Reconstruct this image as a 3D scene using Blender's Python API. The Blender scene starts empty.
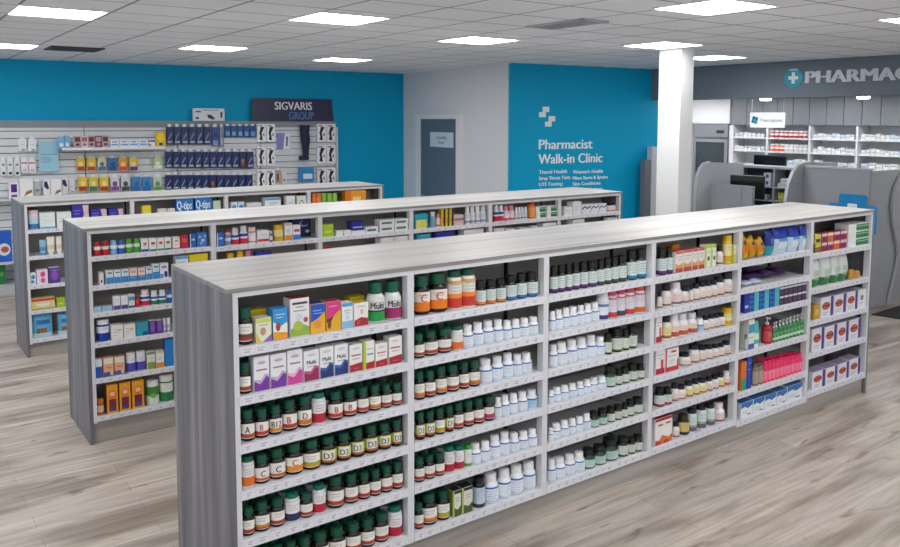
import bpy, bmesh, math, random
from mathutils import Matrix, Vector
SC = bpy.context.scene
COL = SC.collection
rnd = random.Random(11)
PI = math.pi

# ------------------------------------------------------------------ materials
def lin(h):
    h = h.lstrip('#')
    if len(h) == 3: h = ''.join(c * 2 for c in h)
    out = []
    for i in (0, 2, 4):
        c = int(h[i:i + 2], 16) / 255
        out.append(c / 12.92 if c <= .04045 else ((c + .055) / 1.055) ** 2.4)
    return (*out, 1)
_M = {}
def M(hexc, rough=.45, metal=0.0, emit=0.0, trans=0.0):
    k = (hexc, rough, metal, emit, trans)
    if k not in _M:
        m = bpy.data.materials.new('paint_' + hexc.lstrip('#'))
        m.use_nodes = True
        b = m.node_tree.nodes['Principled BSDF']
        b.inputs['Base Color'].default_value = lin(hexc)
        b.inputs['Roughness'].default_value = rough
        b.inputs['Metallic'].default_value = metal
        if trans:
            b.inputs['Transmission Weight'].default_value = trans
        if emit:
            b.inputs['Emission Color'].default_value = lin(hexc)
            b.inputs['Emission Strength'].default_value = emit
        _M[k] = m
    return _M[k]

def nodes(name, rough=.5):
    m = bpy.data.materials.new(name)
    m.use_nodes = True
    nt = m.node_tree
    b = nt.nodes['Principled BSDF']
    b.inputs['Roughness'].default_value = rough
    return m, nt, b
def grain(name, c0, c1, scale, rough=.45, c2=None):
    """wood print: noise stretched along one axis of the object"""
    m, nt, b = nodes(name, rough)
    tc = nt.nodes.new('ShaderNodeTexCoord')
    mp = nt.nodes.new('ShaderNodeMapping'); mp.inputs['Scale'].default_value = scale
    nz = nt.nodes.new('ShaderNodeTexNoise'); nz.inputs['Scale'].default_value = 1; nz.inputs['Detail'].default_value = 6; nz.inputs['Roughness'].default_value = .6
    cr = nt.nodes.new('ShaderNodeValToRGB')
    cr.color_ramp.elements[0].position = .3; cr.color_ramp.elements[0].color = lin(c0)
    cr.color_ramp.elements[1].position = .72; cr.color_ramp.elements[1].color = lin(c1)
    if c2:
        e = cr.color_ramp.elements.new(.5); e.color = lin(c2)
    nt.links.new(tc.outputs['Object'], mp.inputs['Vector']); nt.links.new(mp.outputs[0], nz.inputs['Vector'])
    nt.links.new(nz.outputs['Fac'], cr.inputs[0]); nt.links.new(cr.outputs[0], b.inputs['Base Color'])
    return m
END_WOOD = grain('grey_wood_upright', '58575e', '9a979d', (13, 13, .5), .45, '75737a')
KICK_WOOD = grain('grey_wood_kick', '928c86', 'bdb6ae', (.8, 14, 14), .5)
EDGE_WOOD = grain('grey_wood_edge', '7f7c7a', 'a29e9b', (.8, 20, 20), .5)
TOP_WOOD = grain('white_wood_top', 'a09c99', 'cac7c4', (.6, 16, 10), .4, 'bcb9b6')
WHITE = M('dcdce0', .4); STRIP = M('e2e2e8', .35); BACK = M('a8a39d', .6); BLACK = M('141417', .5)
CYAN = None

def floor_mat():
    m, nt, b = nodes('plank_floor', .36)
    L = nt.links.new
    tc = nt.nodes.new('ShaderNodeTexCoord')
    br = nt.nodes.new('ShaderNodeTexBrick')
    br.offset = .37; br.inputs['Scale'].default_value = 1
    br.inputs['Brick Width'].default_value = 1.5; br.inputs['Row Height'].default_value = .16
    br.inputs['Mortar Size'].default_value = .0012; br.inputs['Bias'].default_value = 0
    br.inputs['Color1'].default_value = lin('c6bbb0'); br.inputs['Color2'].default_value = lin('b4aaa1'); br.inputs['Mortar'].default_value = lin('85786d')
    L(tc.outputs['Object'], br.inputs['Vector'])
    prev = br.outputs['Color']
    # fine grain, broad streaks, dark knots
    for scale, det, p0, p1, c0, f in (((1.6, 22, 1), 8, .25, .6, (.55, .51, .47, 1), .8), ((.75, 4.0, 1), 5, .36, .54, (.47, .42, .38, 1), .88), ((2.2, 9, 1), 4, .3, .38, (.42, .35, .3, 1), .8)):
        mp = nt.nodes.new('ShaderNodeMapping'); mp.inputs['Scale'].default_value = scale
        nz = nt.nodes.new('ShaderNodeTexNoise'); nz.inputs['Scale'].default_value = 1.0; nz.inputs['Detail'].default_value = det; nz.inputs['Distortion'].default_value = .5
        cr = nt.nodes.new('ShaderNodeValToRGB'); cr.color_ramp.elements[0].position = p0; cr.color_ramp.elements[0].color = c0; cr.color_ramp.elements[1].position = p1; cr.color_ramp.elements[1].color = (1, 1, 1, 1)
        mx = nt.nodes.new('ShaderNodeMix'); mx.data_type = 'RGBA'; mx.blend_type = 'MULTIPLY'; mx.inputs[0].default_value = f
        L(tc.outputs['Object'], mp.inputs['Vector']); L(mp.outputs[0], nz.inputs['Vector']); L(nz.outputs['Fac'], cr.inputs[0]); L(prev, mx.inputs[6]); L(cr.outputs[0], mx.inputs[7]); prev = mx.outputs[2]
    L(prev, b.inputs['Base Color'])
    return m
def ceiling_mat(tx, ty):
    m, nt, b = nodes('ceiling_tiles', .85)
    L = nt.links.new
    tc = nt.nodes.new('ShaderNodeTexCoord')
    sp = nt.nodes.new('ShaderNodeSeparateXYZ'); L(tc.outputs['Object'], sp.inputs[0])
    masks = []
    for ax, t in (('X', tx), ('Y', ty)):
        d = nt.nodes.new('ShaderNodeMath'); d.operation = 'DIVIDE'; L(sp.outputs[ax], d.inputs[0]); d.inputs[1].default_value = t
        fr = nt.nodes.new('ShaderNodeMath'); fr.operation = 'FRACT'; L(d.outputs[0], fr.inputs[0])
        s = nt.nodes.new('ShaderNodeMath'); s.operation = 'SUBTRACT'; L(fr.outputs[0], s.inputs[0]); s.inputs[1].default_value = .5
        a = nt.nodes.new('ShaderNodeMath'); a.operation = 'ABSOLUTE'; L(s.outputs[0], a.inputs[0])
        g = nt.nodes.new('ShaderNodeMath'); g.operation = 'GREATER_THAN'; L(a.outputs[0], g.inputs[0]); g.inputs[1].default_value = .5 - .011 / t
        masks.append(g)
    mx = nt.nodes.new('ShaderNodeMath'); mx.operation = 'MAXIMUM'; L(masks[0].outputs[0], mx.inputs[0]); L(masks[1].outputs[0], mx.inputs[1])
    nz = nt.nodes.new('ShaderNodeTexNoise'); nz.inputs['Scale'].default_value = 90; nz.inputs['Detail'].default_value = 2; L(tc.outputs['Object'], nz.inputs['Vector'])
    cr = nt.nodes.new('ShaderNodeValToRGB'); L(nz.outputs['Fac'], cr.inputs[0])
    cr.color_ramp.elements[0].position = .3; cr.color_ramp.elements[0].color = lin('e6eaf0')
    cr.color_ramp.elements[1].position = .55; cr.color_ramp.elements[1].color = lin('f3f6fb')
    mi = nt.nodes.new('ShaderNodeMix'); mi.data_type = 'RGBA'; L(mx.outputs[0], mi.inputs[0]); L(cr.outputs[0], mi.inputs[6]); mi.inputs[7].default_value = lin('9c9ca1')
    L(mi.outputs[2], b.inputs['Base Color'])
    return m
def paint(name, hexc, rough=.6):
    m, nt, b = nodes(name, rough)
    tc = nt.nodes.new('ShaderNodeTexCoord'); nz = nt.nodes.new('ShaderNodeTexNoise'); nz.inputs['Scale'].default_value = 60
    bp = nt.nodes.new('ShaderNodeBump'); bp.inputs['Strength'].default_value = .04
    nt.links.new(tc.outputs['Object'], nz.inputs['Vector']); nt.links.new(nz.outputs['Fac'], bp.inputs['Height']); nt.links.new(bp.outputs[0], b.inputs['Normal'])
    b.inputs['Base Color'].default_value = lin(hexc)
    return m

# ------------------------------------------------------------------ mesh building
_T = {}
def text_tris(s):
    """flat outline of a word: points scaled to a height of 1 and centred"""
    if s not in _T:
        cu = bpy.data.curves.new('word', 'FONT'); cu.body = s; cu.resolution_u = 3
        o = bpy.data.objects.new('word', cu); COL.objects.link(o)
        bpy.context.view_layer.update()
        me = o.evaluated_get(bpy.context.evaluated_depsgraph_get()).to_mesh()
        vs = [(v.co.x, v.co.y) for v in me.vertices]; fs = [tuple(p.vertices) for p in me.polygons]
        bpy.data.objects.remove(o); bpy.data.curves.remove(cu)
        x0 = min(v[0] for v in vs); x1 = max(v[0] for v in vs)
        y0 = 0; y1 = .7
        _T[s] = ([((x - (x0 + x1) / 2) / (y1 - y0), (y - (y0 + y1) / 2) / (y1 - y0)) for x, y in vs], fs, (x1 - x0) / (y1 - y0))
    return _T[s]

class MB:
    def __init__(s): s.v = []; s.f = []; s.mi = []; s.mats = []
    def _m(s, m):
        if m not in s.mats: s.mats.append(m)
        return s.mats.index(m)
    def add(s, vs, fs, m):
        n = len(s.v); k = s._m(m)
        s.v += [tuple(v) for v in vs]; s.f += [tuple(i + n for i in f) for f in fs]; s.mi += [k] * len(fs)
        return s
    def box(s, x0, x1, y0, y1, z0, z1, m, mats=None):
        vs = [(x, y, z) for x in (x0, x1) for y in (y0, y1) for z in (z0, z1)]
        fs = [(0, 1, 3, 2), (4, 6, 7, 5), (0, 4, 5, 1), (2, 3, 7, 6), (0, 2, 6, 4), (1, 5, 7, 3)]  # -x +x -y +y -z +z
        if not mats: return s.add(vs, fs, m)
        for k, f in enumerate(fs): s.add([vs[i] for i in f], [(0, 1, 2, 3)], mats.get(('-x', '+x', '-y', '+y', '-z', '+z')[k], m))
        return s
    def rbox(s, x0, x1, y0, y1, z0, z1, m, r=.01, seg=2):
        bm = bmesh.new(); bmesh.ops.create_cube(bm, size=1)
        for v in bm.verts: v.co = Vector(((x0 + x1) / 2 + v.co.x * (x1 - x0), (y0 + y1) / 2 + v.co.y * (y1 - y0), (z0 + z1) / 2 + v.co.z * (z1 - z0)))
        bmesh.ops.bevel(bm, geom=list(bm.edges), offset=r, segments=seg, affect='EDGES', profile=.5)
        bm.verts.index_update()
        s.add([v.co[:] for v in bm.verts], [[v.index for v in f.verts] for f in bm.faces], m); bm.free(); return s
    def lathe(s, prof, m, n=16, cx=0, cy=0, cap=True):
        vs = []; fs = []
        for r, z in prof:
            for k in range(n):
                a = 2 * PI * k / n; vs.append((cx + r * math.cos(a), cy + r * math.sin(a), z))
        for i in range(len(prof) - 1):
            for k in range(n):
                a = i * n + k; b = i * n + (k + 1) % n
                fs.append((a, b, b + n, a + n))
        if cap:
            fs.append(tuple(reversed(range(n)))); fs.append(tuple((len(prof) - 1) * n + k for k in range(n)))
        return s.add(vs, fs, m)
    def prism(s, pts, y0, y1, m, axis='y'):
        """outline in x-z drawn out along y (axis='y'), or in y-z drawn out along x"""
        n = len(pts)
        if axis == 'y': vs = [(a, y0, b) for a, b in pts] + [(a, y1, b) for a, b in pts]
        elif axis == 'x': vs = [(y0, a, b) for a, b in pts] + [(y1, a, b) for a, b in pts]
        else: vs = [(a, b, y0) for a, b in pts] + [(a, b, y1) for a, b in pts]
        fs = [tuple(range(n)), tuple(range(2 * n - 1, n - 1, -1))] + [(i, (i + 1) % n, (i + 1) % n + n, i + n) for i in range(n)]
        return s.add(vs, fs, m)
    def tube(s, path, r, m, n=8):
        P = [Vector(p) for p in path]; vs = []; fs = []
        for i, p in enumerate(P):
            d = (P[min(i + 1, len(P) - 1)] - P[max(i - 1, 0)]).normalized()
            a = d.cross(Vector((0, 0, 1)) if abs(d.z) < .9 else Vector((1, 0, 0))).normalized(); b = d.cross(a)
            for k in range(n):
                t = 2 * PI * k / n; vs.append(tuple(p + (a * math.cos(t) + b * math.sin(t)) * r))
        for i in range(len(P) - 1):
            for k in range(n): fs.append((i * n + k, i * n + (k + 1) % n, (i + 1) * n + (k + 1) % n, (i + 1) * n + k))
        fs += [tuple(reversed(range(n))), tuple((len(P) - 1) * n + k for k in range(n))]
        return s.add(vs, fs, m)
    def flat(s, pts, y, m):                    # a printed patch on a face that looks along -y
        return s.add([(a, y, b) for a, b in pts], [tuple(range(len(pts)))], m)
    def word(s, txt, cx, cz, h, y, m, maxw=None, sx=1.0, thick=0, bold=.035):
        pts, fs, w = text_tris(txt)
        k = h * sx
        if maxw and w * k > maxw: k = maxw / w
        n = len(pts); ed = {}
        for f in fs:
            for a, b in zip(f, f[1:] + f[:1]): ed[(a, b)] = 1
        rim = [(a, b) for a, b in ed if (b, a) not in ed]
        for j, dx in enumerate((-bold * k, 0, bold * k)):        # heavy strokes: the outline laid down three times
            yy = y - .00004 * j
            P = [(cx + dx + a * k, yy, cz + b * h) for a, b in pts]
            if not thick: s.add(P, fs, m); continue
            Q = [(x, yy - thick, z) for x, _, z in P]
            s.add(P + Q, [tuple(i + n for i in f) for f in fs] + [(a, b, b + n, a + n) for a, b in rim], m)
        return s
    def mesh(s, name, smooth=None):
        me = bpy.data.meshes.new(name); me.from_pydata(s.v, [], s.f)
        for m in s.mats: me.materials.append(m)
        me.polygons.foreach_set('material_index', s.mi)
        if smooth is not None:
            me.polygons.foreach_set('use_smooth', [True] * len(me.polygons))
            me.set_sharp_from_angle(angle=math.radians(smooth))
        me.update(); return me
    def build(s, name, parent=None, smooth=None):
        return link(name, s.mesh(name, smooth), parent)
def link(name, me, parent=None):
    o = bpy.data.objects.new(name, me); COL.objects.link(o)
    if parent: o.parent = parent
    return o
def empty(name, loc=(0, 0, 0), rz=0.0, scale=(1, 1, 1)):
    o = bpy.data.objects.new(name, None); COL.objects.link(o)
    o.empty_display_size = .05; o.location = loc; o.rotation_euler = (0, 0, rz); o.scale = scale
    return o
def tag(o, label, cat, group=None):
    o['label'] = label; o['category'] = cat
    if group: o['group'] = group
    return o
def struct(o): o['kind'] = 'structure'; return o
def copy_tree(src, loc, rz, scale):
    r = src.copy(); COL.objects.link(r); r.location = loc; r.rotation_euler = (0, 0, rz); r.scale = scale
    for ch in src.children:
        c = ch.copy(); COL.objects.link(c); c.parent = r
        for g in ch.children:
            e = g.copy(); COL.objects.link(e); e.parent = c
    return r
ORD = ['first', 'second', 'third', 'fourth', 'fifth', 'sixth', 'seventh', 'eighth', 'ninth', 'tenth', 'eleventh', 'twelfth', 'thirteenth', 'fourteenth', 'fifteenth']
NUM = ['none', 'one', 'two', 'three', 'four', 'five', 'six', 'seven', 'eight', 'nine', 'ten', 'eleven', 'twelve', 'thirteen', 'fourteen', 'fifteen']

# gondola, bay, shelf, kind, x, width, height, depth, lift, setback, turn (metres along the run)
DATA = [
[1,1,1,"b_am_kid",0.0719,0.0635,0.163,0.0635,0.0,0.015,0.0],
[1,1,1,"c_kid_yellow",0.146,0.0728,0.1099,0.063,0.0,0.015,0.0],
[1,1,1,"c_kid_blue",0.2239,0.0702,0.1415,0.0561,0.0,0.015,0.0],
[1,1,1,"c_tall_red",0.3197,0.0944,0.1767,0.0739,0.0,0.015,0.0],
[1,1,1,"c_kid_navy",0.4105,0.0745,0.1391,0.0593,0.0,0.015,0.0],
[1,1,1,"c_kid_pink",0.4917,0.075,0.141,0.0605,0.0,0.015,0.0],
[1,1,1,"c_sky_white",0.5641,0.0572,0.1236,0.05,0.0,0.015,0.0],
[1,1,1,"c_drop_red",0.6387,0.0763,0.1134,0.0598,0.0,0.015,0.0],
[1,1,1,"b_multi_green",0.7432,0.0925,0.1971,0.0925,0.0,0.015,0.0],
[1,1,1,"b_multi_magenta",0.8391,0.0897,0.1908,0.0897,0.0,0.015,0.0],
[1,1,1,"c_yellow_plain",0.1754,0.076,0.1194,0.0588,0.0,0.14,0.0],
[1,1,1,"c_yellow_plain",0.6866,0.0801,0.1158,0.0619,0.0,0.14,0.0],
[1,1,2,"b_am_red",0.0635,0.0524,0.1361,0.0524,0.0,0.015,0.0],
[1,1,2,"c_wave_purple",0.1318,0.0723,0.1567,0.0584,0.0,0.015,0.0],
[1,1,2,"c_wave_purple",0.2121,0.0756,0.1554,0.0589,0.0,0.015,0.0],
[1,1,2,"c_wave_pink",0.2932,0.0739,0.1602,0.0576,0.0,0.015,0.0],
[1,1,2,"c_multi_magenta",0.3744,0.0755,0.1437,0.0583,0.0,0.015,0.0],
[1,1,2,"c_multi_blue",0.4532,0.0694,0.1475,0.0544,0.0,0.015,0.0],
[1,1,2,"c_multi_blue",0.5296,0.0706,0.1472,0.0549,0.0,0.015,0.0],
[1,1,2,"c_red_base",0.6086,0.0693,0.134,0.0534,0.0,0.015,0.0],
[1,1,2,"c_red_lime",0.6803,0.0614,0.1396,0.05,0.0,0.015,0.0],
[1,1,2,"c_red_base",0.7508,0.0667,0.1164,0.0515,0.0,0.015,0.0],
[1,1,2,"c_red_base",0.8312,0.0746,0.1371,0.0567,0.0,0.015,0.0],
[1,1,2,"c_wine_plain",0.4283,0.0627,0.1305,0.05,0.0,0.14,0.0],
[1,1,3,"b_am_A",0.0738,0.0601,0.1391,0.0601,0.0,0.015,0.0],
[1,1,3,"b_am_B",0.1393,0.0615,0.1294,0.0615,0.0,0.015,0.0],
[1,1,3,"b_am_B12",0.2053,0.0608,0.1299,0.0608,0.0,0.015,0.0],
[1,1,3,"b_am_B",0.276,0.0711,0.1418,0.0711,0.0,0.015,0.0],
[1,1,3,"b_am_D",0.3508,0.0688,0.1433,0.0688,0.0,0.015,0.0],
[1,1,3,"b_clear_red",0.4235,0.0669,0.1459,0.0669,0.0,0.015,0.0],
[1,1,3,"b_am_B",0.5131,0.0694,0.1346,0.0694,0.0,0.015,0.0],
[1,1,3,"b_am_B",0.5884,0.0718,0.1271,0.0718,0.0,0.015,0.0],
[1,1,3,"b_am_red",0.6595,0.0608,0.1261,0.0608,0.0,0.015,0.0],
[1,1,3,"b_am_yel",0.7261,0.0627,0.1242,0.0627,0.0,0.015,0.0],
[1,1,3,"b_am_red",0.7913,0.0582,0.1143,0.0582,0.0,0.015,0.0],
[1,1,3,"b_am_red",0.8521,0.0538,0.1083,0.0538,0.0,0.015,0.0],
[1,1,4,"b_clear_orange",0.0689,0.0595,0.1377,0.0595,0.0,0.015,0.0],
[1,1,4,"b_am_C",0.1369,0.067,0.1296,0.067,0.0,0.015,0.0],
[1,1,4,"b_am_C",0.2129,0.0754,0.1355,0.0754,0.0,0.015,0.0],
[1,1,4,"b_am_Cbig",0.2978,0.0847,0.1427,0.0847,0.0,0.015,0.0],
[1,1,4,"b_am_lime",0.3869,0.0838,0.1378,0.0838,0.0,0.015,0.0],
[1,1,4,"b_am_D3",0.4744,0.0815,0.1344,0.0815,0.0,0.015,0.0],
[1,1,4,"b_am_D3",0.5553,0.0707,0.1322,0.0707,0.0,0.015,0.0],
[1,1,4,"b_am_D3",0.6299,0.0689,0.1367,0.0689,0.0,0.015,0.0],
[1,1,4,"b_am_D3",0.7063,0.0744,0.1377,0.0744,0.0,0.015,0.0],
[1,1,4,"b_am_D3",0.7835,0.0703,0.1308,0.0703,0.0,0.015,0.0],
[1,1,4,"b_am_D3",0.8513,0.0559,0.1312,0.0559,0.0,0.015,0.0],
[1,1,5,"b_am_red",0.0671,0.0532,0.1252,0.0532,0.0,0.015,0.0],
[1,1,5,"b_am_yel",0.1339,0.0709,0.132,0.0709,0.0,0.015,0.0],
[1,1,5,"b_am_red",0.2082,0.068,0.1264,0.068,0.0,0.015,0.0],
[1,1,5,"b_clear_navy",0.2822,0.0705,0.1319,0.0705,0.0,0.015,0.0],
[1,1,5,"b_am_red",0.3524,0.0603,0.1139,0.0603,0.0,0.015,0.0],
[1,1,5,"b_clear_red",0.4193,0.064,0.1361,0.064,0.0,0.015,0.0],
[1,1,5,"b_am_red",0.5122,0.0812,0.1501,0.0812,0.0,0.015,0.0],
[1,1,5,"b_am_red",0.5934,0.0716,0.1415,0.0716,0.0,0.015,0.0],
[1,1,5,"b_am_red",0.6633,0.0585,0.1326,0.0585,0.0,0.015,0.0],
[1,1,5,"b_am_red",0.7265,0.0583,0.1292,0.0583,0.0,0.015,0.0],
[1,1,5,"b_am_red",0.7919,0.0628,0.1319,0.0628,0.0,0.015,0.0],
[1,1,5,"b_am_red",0.856,0.0559,0.1375,0.0559,0.0,0.015,0.0],
[1,1,6,"b_am_red",0.0758,0.0605,0.1643,0.0605,0.0,0.015,0.0],
[1,1,6,"b_am_red",0.142,0.0622,0.1613,0.0622,0.0,0.015,0.0],
[1,1,6,"b_am_red",0.2058,0.0559,0.1544,0.0559,0.0,0.015,0.0],
[1,1,6,"b_am_red",0.2714,0.0655,0.1486,0.0655,0.0,0.015,0.0],
[1,1,6,"b_am_red",0.344,0.07,0.1503,0.07,0.0,0.015,0.0],
[1,1,6,"b_am_red",0.4254,0.0832,0.1476,0.0832,0.0,0.015,0.0],
[1,1,6,"b_am_red",0.5161,0.0885,0.1426,0.0885,0.0,0.015,0.0],
[1,1,6,"b_am_red",0.6035,0.0769,0.1391,0.0769,0.0,0.015,0.0],
[1,1,6,"b_am_red",0.6844,0.0753,0.1375,0.0753,0.0,0.015,0.0],
[1,1,6,"b_am_red",0.7644,0.0752,0.1428,0.0752,0.0,0.015,0.0],
[1,1,6,"b_clear_red",0.845,0.0764,0.1555,0.0764,0.0,0.015,0.0],
[1,2,1,"b_am_bigO",1.0142,0.0874,0.2,0.0874,0.0,0.015,0.0],
[1,2,1,"b_am_bigO",1.1172,0.1091,0.2013,0.1091,0.0,0.015,0.0],
[1,2,1,"b_tall_orange",1.2177,0.0822,0.2027,0.0822,0.0,0.015,0.0],
[1,2,1,"b_tall_orange",1.3058,0.0844,0.2033,0.0844,0.0,0.015,0.0],
[1,2,1,"b_bk_orange",1.3845,0.0634,0.1309,0.0634,0.0,0.015,0.0],
[1,2,1,"b_bk_orange",1.453,0.0641,0.1283,0.0641,0.0,0.015,0.0],
[1,2,1,"b_bk_orange",1.5238,0.0679,0.1253,0.0679,0.0,0.015,0.0],
[1,2,1,"b_bk_blue",1.5985,0.0719,0.1363,0.0719,0.0,0.015,0.0],
[1,2,1,"b_bk_blue",1.6743,0.07,0.1393,0.07,0.0,0.015,0.0],
[1,2,1,"b_bk_blue",1.7548,0.0814,0.1368,0.0814,0.0,0.015,0.0],
[1,2,2,"b_am_red",0.9884,0.0585,0.1218,0.0585,0.0,0.015,0.0],
[1,2,2,"b_am_red",1.0644,0.0839,0.1257,0.0839,0.0,0.015,0.0],
[1,2,2,"b_am_red",1.1515,0.0807,0.1243,0.0807,0.0,0.015,0.0],
[1,2,2,"b_clear_orange",1.23,0.0667,0.128,0.0667,0.0,0.015,0.0],
[1,2,2,"b_wh",1.2994,0.0624,0.1214,0.0624,0.0,0.015,0.0],
[1,2,2,"b_wh",1.3684,0.066,0.1236,0.066,0.0,0.015,0.0],
[1,2,2,"b_wh",1.4388,0.0653,0.1241,0.0653,0.0,0.015,0.0],
[1,2,2,"b_wh",1.5065,0.0603,0.12,0.0603,0.0,0.015,0.0],
[1,2,2,"b_wh",1.5697,0.0566,0.1055,0.0566,0.0,0.015,0.0],
[1,2,2,"b_wh",1.6329,0.0601,0.1037,0.0601,0.0,0.015,0.0],
[1,2,2,"b_wh",1.6983,0.061,0.0997,0.061,0.0,0.015,0.0],
[1,2,2,"b_wh",1.7645,0.0619,0.099,0.0619,0.0,0.015,0.0],
[1,2,3,"b_am_yel",0.9905,0.0564,0.1457,0.0564,0.0,0.015,0.0],
[1,2,3,"b_am_red",1.0561,0.0653,0.1364,0.0653,0.0,0.015,0.0],
[1,2,3,"b_am_yel",1.1275,0.068,0.1459,0.068,0.0,0.015,0.0],
[1,2,3,"b_am_red",1.2037,0.0747,0.1402,0.0747,0.0,0.015,0.0],
[1,2,3,"b_am_red",1.2756,0.0597,0.1423,0.0597,0.0,0.015,0.0],
[1,2,3,"b_am_yel",1.3452,0.0698,0.1389,0.0698,0.0,0.015,0.0],
[1,2,3,"b_wh",1.4265,0.0833,0.1312,0.0833,0.0,0.015,0.0],
[1,2,3,"b_wh",1.5073,0.0687,0.132,0.0687,0.0,0.015,0.0],
[1,2,3,"b_wh",1.5801,0.0672,0.1364,0.0672,0.0,0.015,0.0],
[1,2,3,"b_wh",1.6483,0.0597,0.1206,0.0597,0.0,0.015,0.0],
[1,2,3,"b_wh",1.7177,0.0694,0.116,0.0694,0.0,0.015,0.0],
[1,2,4,"b_am_D3",0.9935,0.0519,0.141,0.0519,0.0,0.015,0.0],
[1,2,4,"b_am_D3",1.0539,0.0594,0.1348,0.0594,0.0,0.015,0.0],
[1,2,4,"b_am_lime",1.1174,0.0579,0.1338,0.0579,0.0,0.015,0.0],
[1,2,4,"b_am_D3",1.1774,0.0525,0.1356,0.0525,0.0,0.015,0.0],
[1,2,4,"b_am_red",1.2391,0.0613,0.1385,0.0613,0.0,0.015,0.0],
[1,2,4,"b_am_red",1.3063,0.0636,0.1383,0.0636,0.0,0.015,0.0],
[1,2,4,"b_am_red",1.3767,0.0676,0.1352,0.0676,0.0,0.015,0.0],
[1,2,4,"b_am_mag",1.4468,0.0631,0.1346,0.0631,0.0,0.015,0.0],
[1,2,4,"b_wh",1.5044,0.0425,0.1152,0.0425,0.0,0.015,0.0],
[1,2,4,"b_wh",1.5585,0.0561,0.1151,0.0561,0.0,0.015,0.0],
[1,2,4,"b_wh",1.6216,0.0604,0.1124,0.0604,0.0,0.015,0.0],
[1,2,4,"b_wh",1.6886,0.064,0.1081,0.064,0.0,0.015,0.0],
[1,2,4,"b_wh_blue",1.7604,0.0701,0.1062,0.0701,0.0,0.015,0.0],
[1,2,5,"b_am_red",0.9893,0.0559,0.126,0.0559,0.0,0.015,0.0],
[1,2,5,"b_am_red",1.0518,0.0596,0.1235,0.0596,0.0,0.015,0.0],
[1,2,5,"b_am_red",1.1151,0.0574,0.1159,0.0574,0.0,0.015,0.0],
[1,2,5,"b_clear_red",1.179,0.0607,0.1359,0.0607,0.0,0.015,0.0],
[1,2,5,"b_clear_red",1.2429,0.0576,0.1252,0.0576,0.0,0.015,0.0],
[1,2,5,"b_clear_green",1.2982,0.0433,0.1156,0.0433,0.0,0.015,0.0],
[1,2,5,"b_wh",1.3563,0.0633,0.1096,0.0633,0.0,0.015,0.0],
[1,2,5,"b_wh",1.4234,0.0614,0.1074,0.0614,0.0,0.015,0.0],
[1,2,5,"b_wh",1.4917,0.0656,0.1243,0.0656,0.0,0.015,0.0],
[1,2,5,"b_wh",1.5618,0.0649,0.1259,0.0649,0.0,0.015,0.0],
[1,2,5,"b_wh",1.6312,0.0643,0.1042,0.0643,0.0,0.015,0.0],
[1,2,5,"b_wh",1.7,0.0639,0.0993,0.0639,0.0,0.015,0.0],
[1,2,5,"b_wh",1.7661,0.0587,0.0979,0.0587,0.0,0.015,0.0],
[1,2,6,"b_am_red",0.9836,0.0509,0.1327,0.0509,0.0,0.015,0.0],
[1,2,6,"b_am_yel",1.0585,0.0893,0.1623,0.0893,0.0,0.015,0.0],
[1,2,6,"b_am_lime",1.1443,0.0728,0.1555,0.0728,0.0,0.015,0.0],
[1,2,6,"c_lime_herb",1.2128,0.0525,0.1459,0.0537,0.0,0.015,0.0],
[1,2,6,"c_lime_herb",1.2813,0.0716,0.1467,0.0579,0.0,0.015,0.0],
[1,2,6,"b_spray",1.3852,0.0705,0.1625,0.0705,0.0,0.015,0.0],
[1,2,6,"b_wh",1.4732,0.0959,0.1602,0.0959,0.0,0.015,0.0],
[1,2,6,"b_wh",1.5679,0.0839,0.1606,0.0839,0.0,0.015,0.0],
[1,2,6,"b_wh",1.6581,0.0868,0.161,0.0868,0.0,0.015,0.0],
[1,2,6,"b_wh",1.7509,0.0892,0.1561,0.0892,0.0,0.015,0.0],
[1,3,1,"b_bk_purple",1.916,0.0512,0.1542,0.0512,0.0,0.015,0.0],
[1,3,1,"b_bk_purple",1.9726,0.0524,0.1538,0.0524,0.0,0.015,0.0],
[1,3,1,"b_bk_purple",2.03,0.0527,0.1548,0.0527,0.0,0.015,0.0],
[1,3,1,"b_bk_purple",2.0901,0.0579,0.1551,0.0579,0.0,0.015,0.0],
[1,3,1,"b_bk_purple",2.1561,0.0644,0.1553,0.0644,0.0,0.015,0.0],
[1,3,1,"b_bk_purple",2.2307,0.0751,0.151,0.0751,0.0,0.015,0.0],
[1,3,1,"b_bk_dark",2.2987,0.0514,0.1552,0.0514,0.0,0.015,0.0],
[1,3,1,"b_bk_dark",2.3577,0.057,0.1579,0.057,0.0,0.015,0.0],
[1,3,1,"b_bk_dark",2.4197,0.0573,0.1613,0.0573,0.0,0.015,0.0],
[1,3,1,"b_bk_dark",2.4877,0.0691,0.162,0.0691,0.0,0.015,0.0],
[1,3,1,"b_bk_teal",2.5838,0.0796,0.1828,0.0796,0.0,0.015,0.0],
[1,3,1,"b_bk_teal",2.6677,0.0786,0.1836,0.0786,0.0,0.015,0.0],
[1,3,2,"b_wh",1.9026,0.043,0.112,0.043,0.0,0.015,0.0],
[1,3,2,"b_wh",1.9565,0.055,0.1141,0.055,0.0,0.015,0.0],
[1,3,2,"b_wh",2.0152,0.053,0.1179,0.053,0.0,0.015,0.0],
[1,3,2,"b_wh",2.076,0.059,0.1158,0.059,0.0,0.015,0.0],
[1,3,2,"b_wh",2.1364,0.0521,0.1158,0.0521,0.0,0.015,0.0],
[1,3,2,"b_wh",2.1944,0.0544,0.1178,0.0544,0.0,0.015,0.0],
[1,3,2,"b_wh",2.2568,0.0607,0.1176,0.0607,0.0,0.015,0.0],
[1,3,2,"b_tall_navy",2.3314,0.0788,0.169,0.0788,0.0,0.015,0.0],
[1,3,2,"b_pink_red",2.4101,0.069,0.169,0.069,0.0,0.015,0.0],
[1,3,2,"b_pink_dark",2.4837,0.0686,0.169,0.0686,0.0,0.015,0.0],
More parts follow.
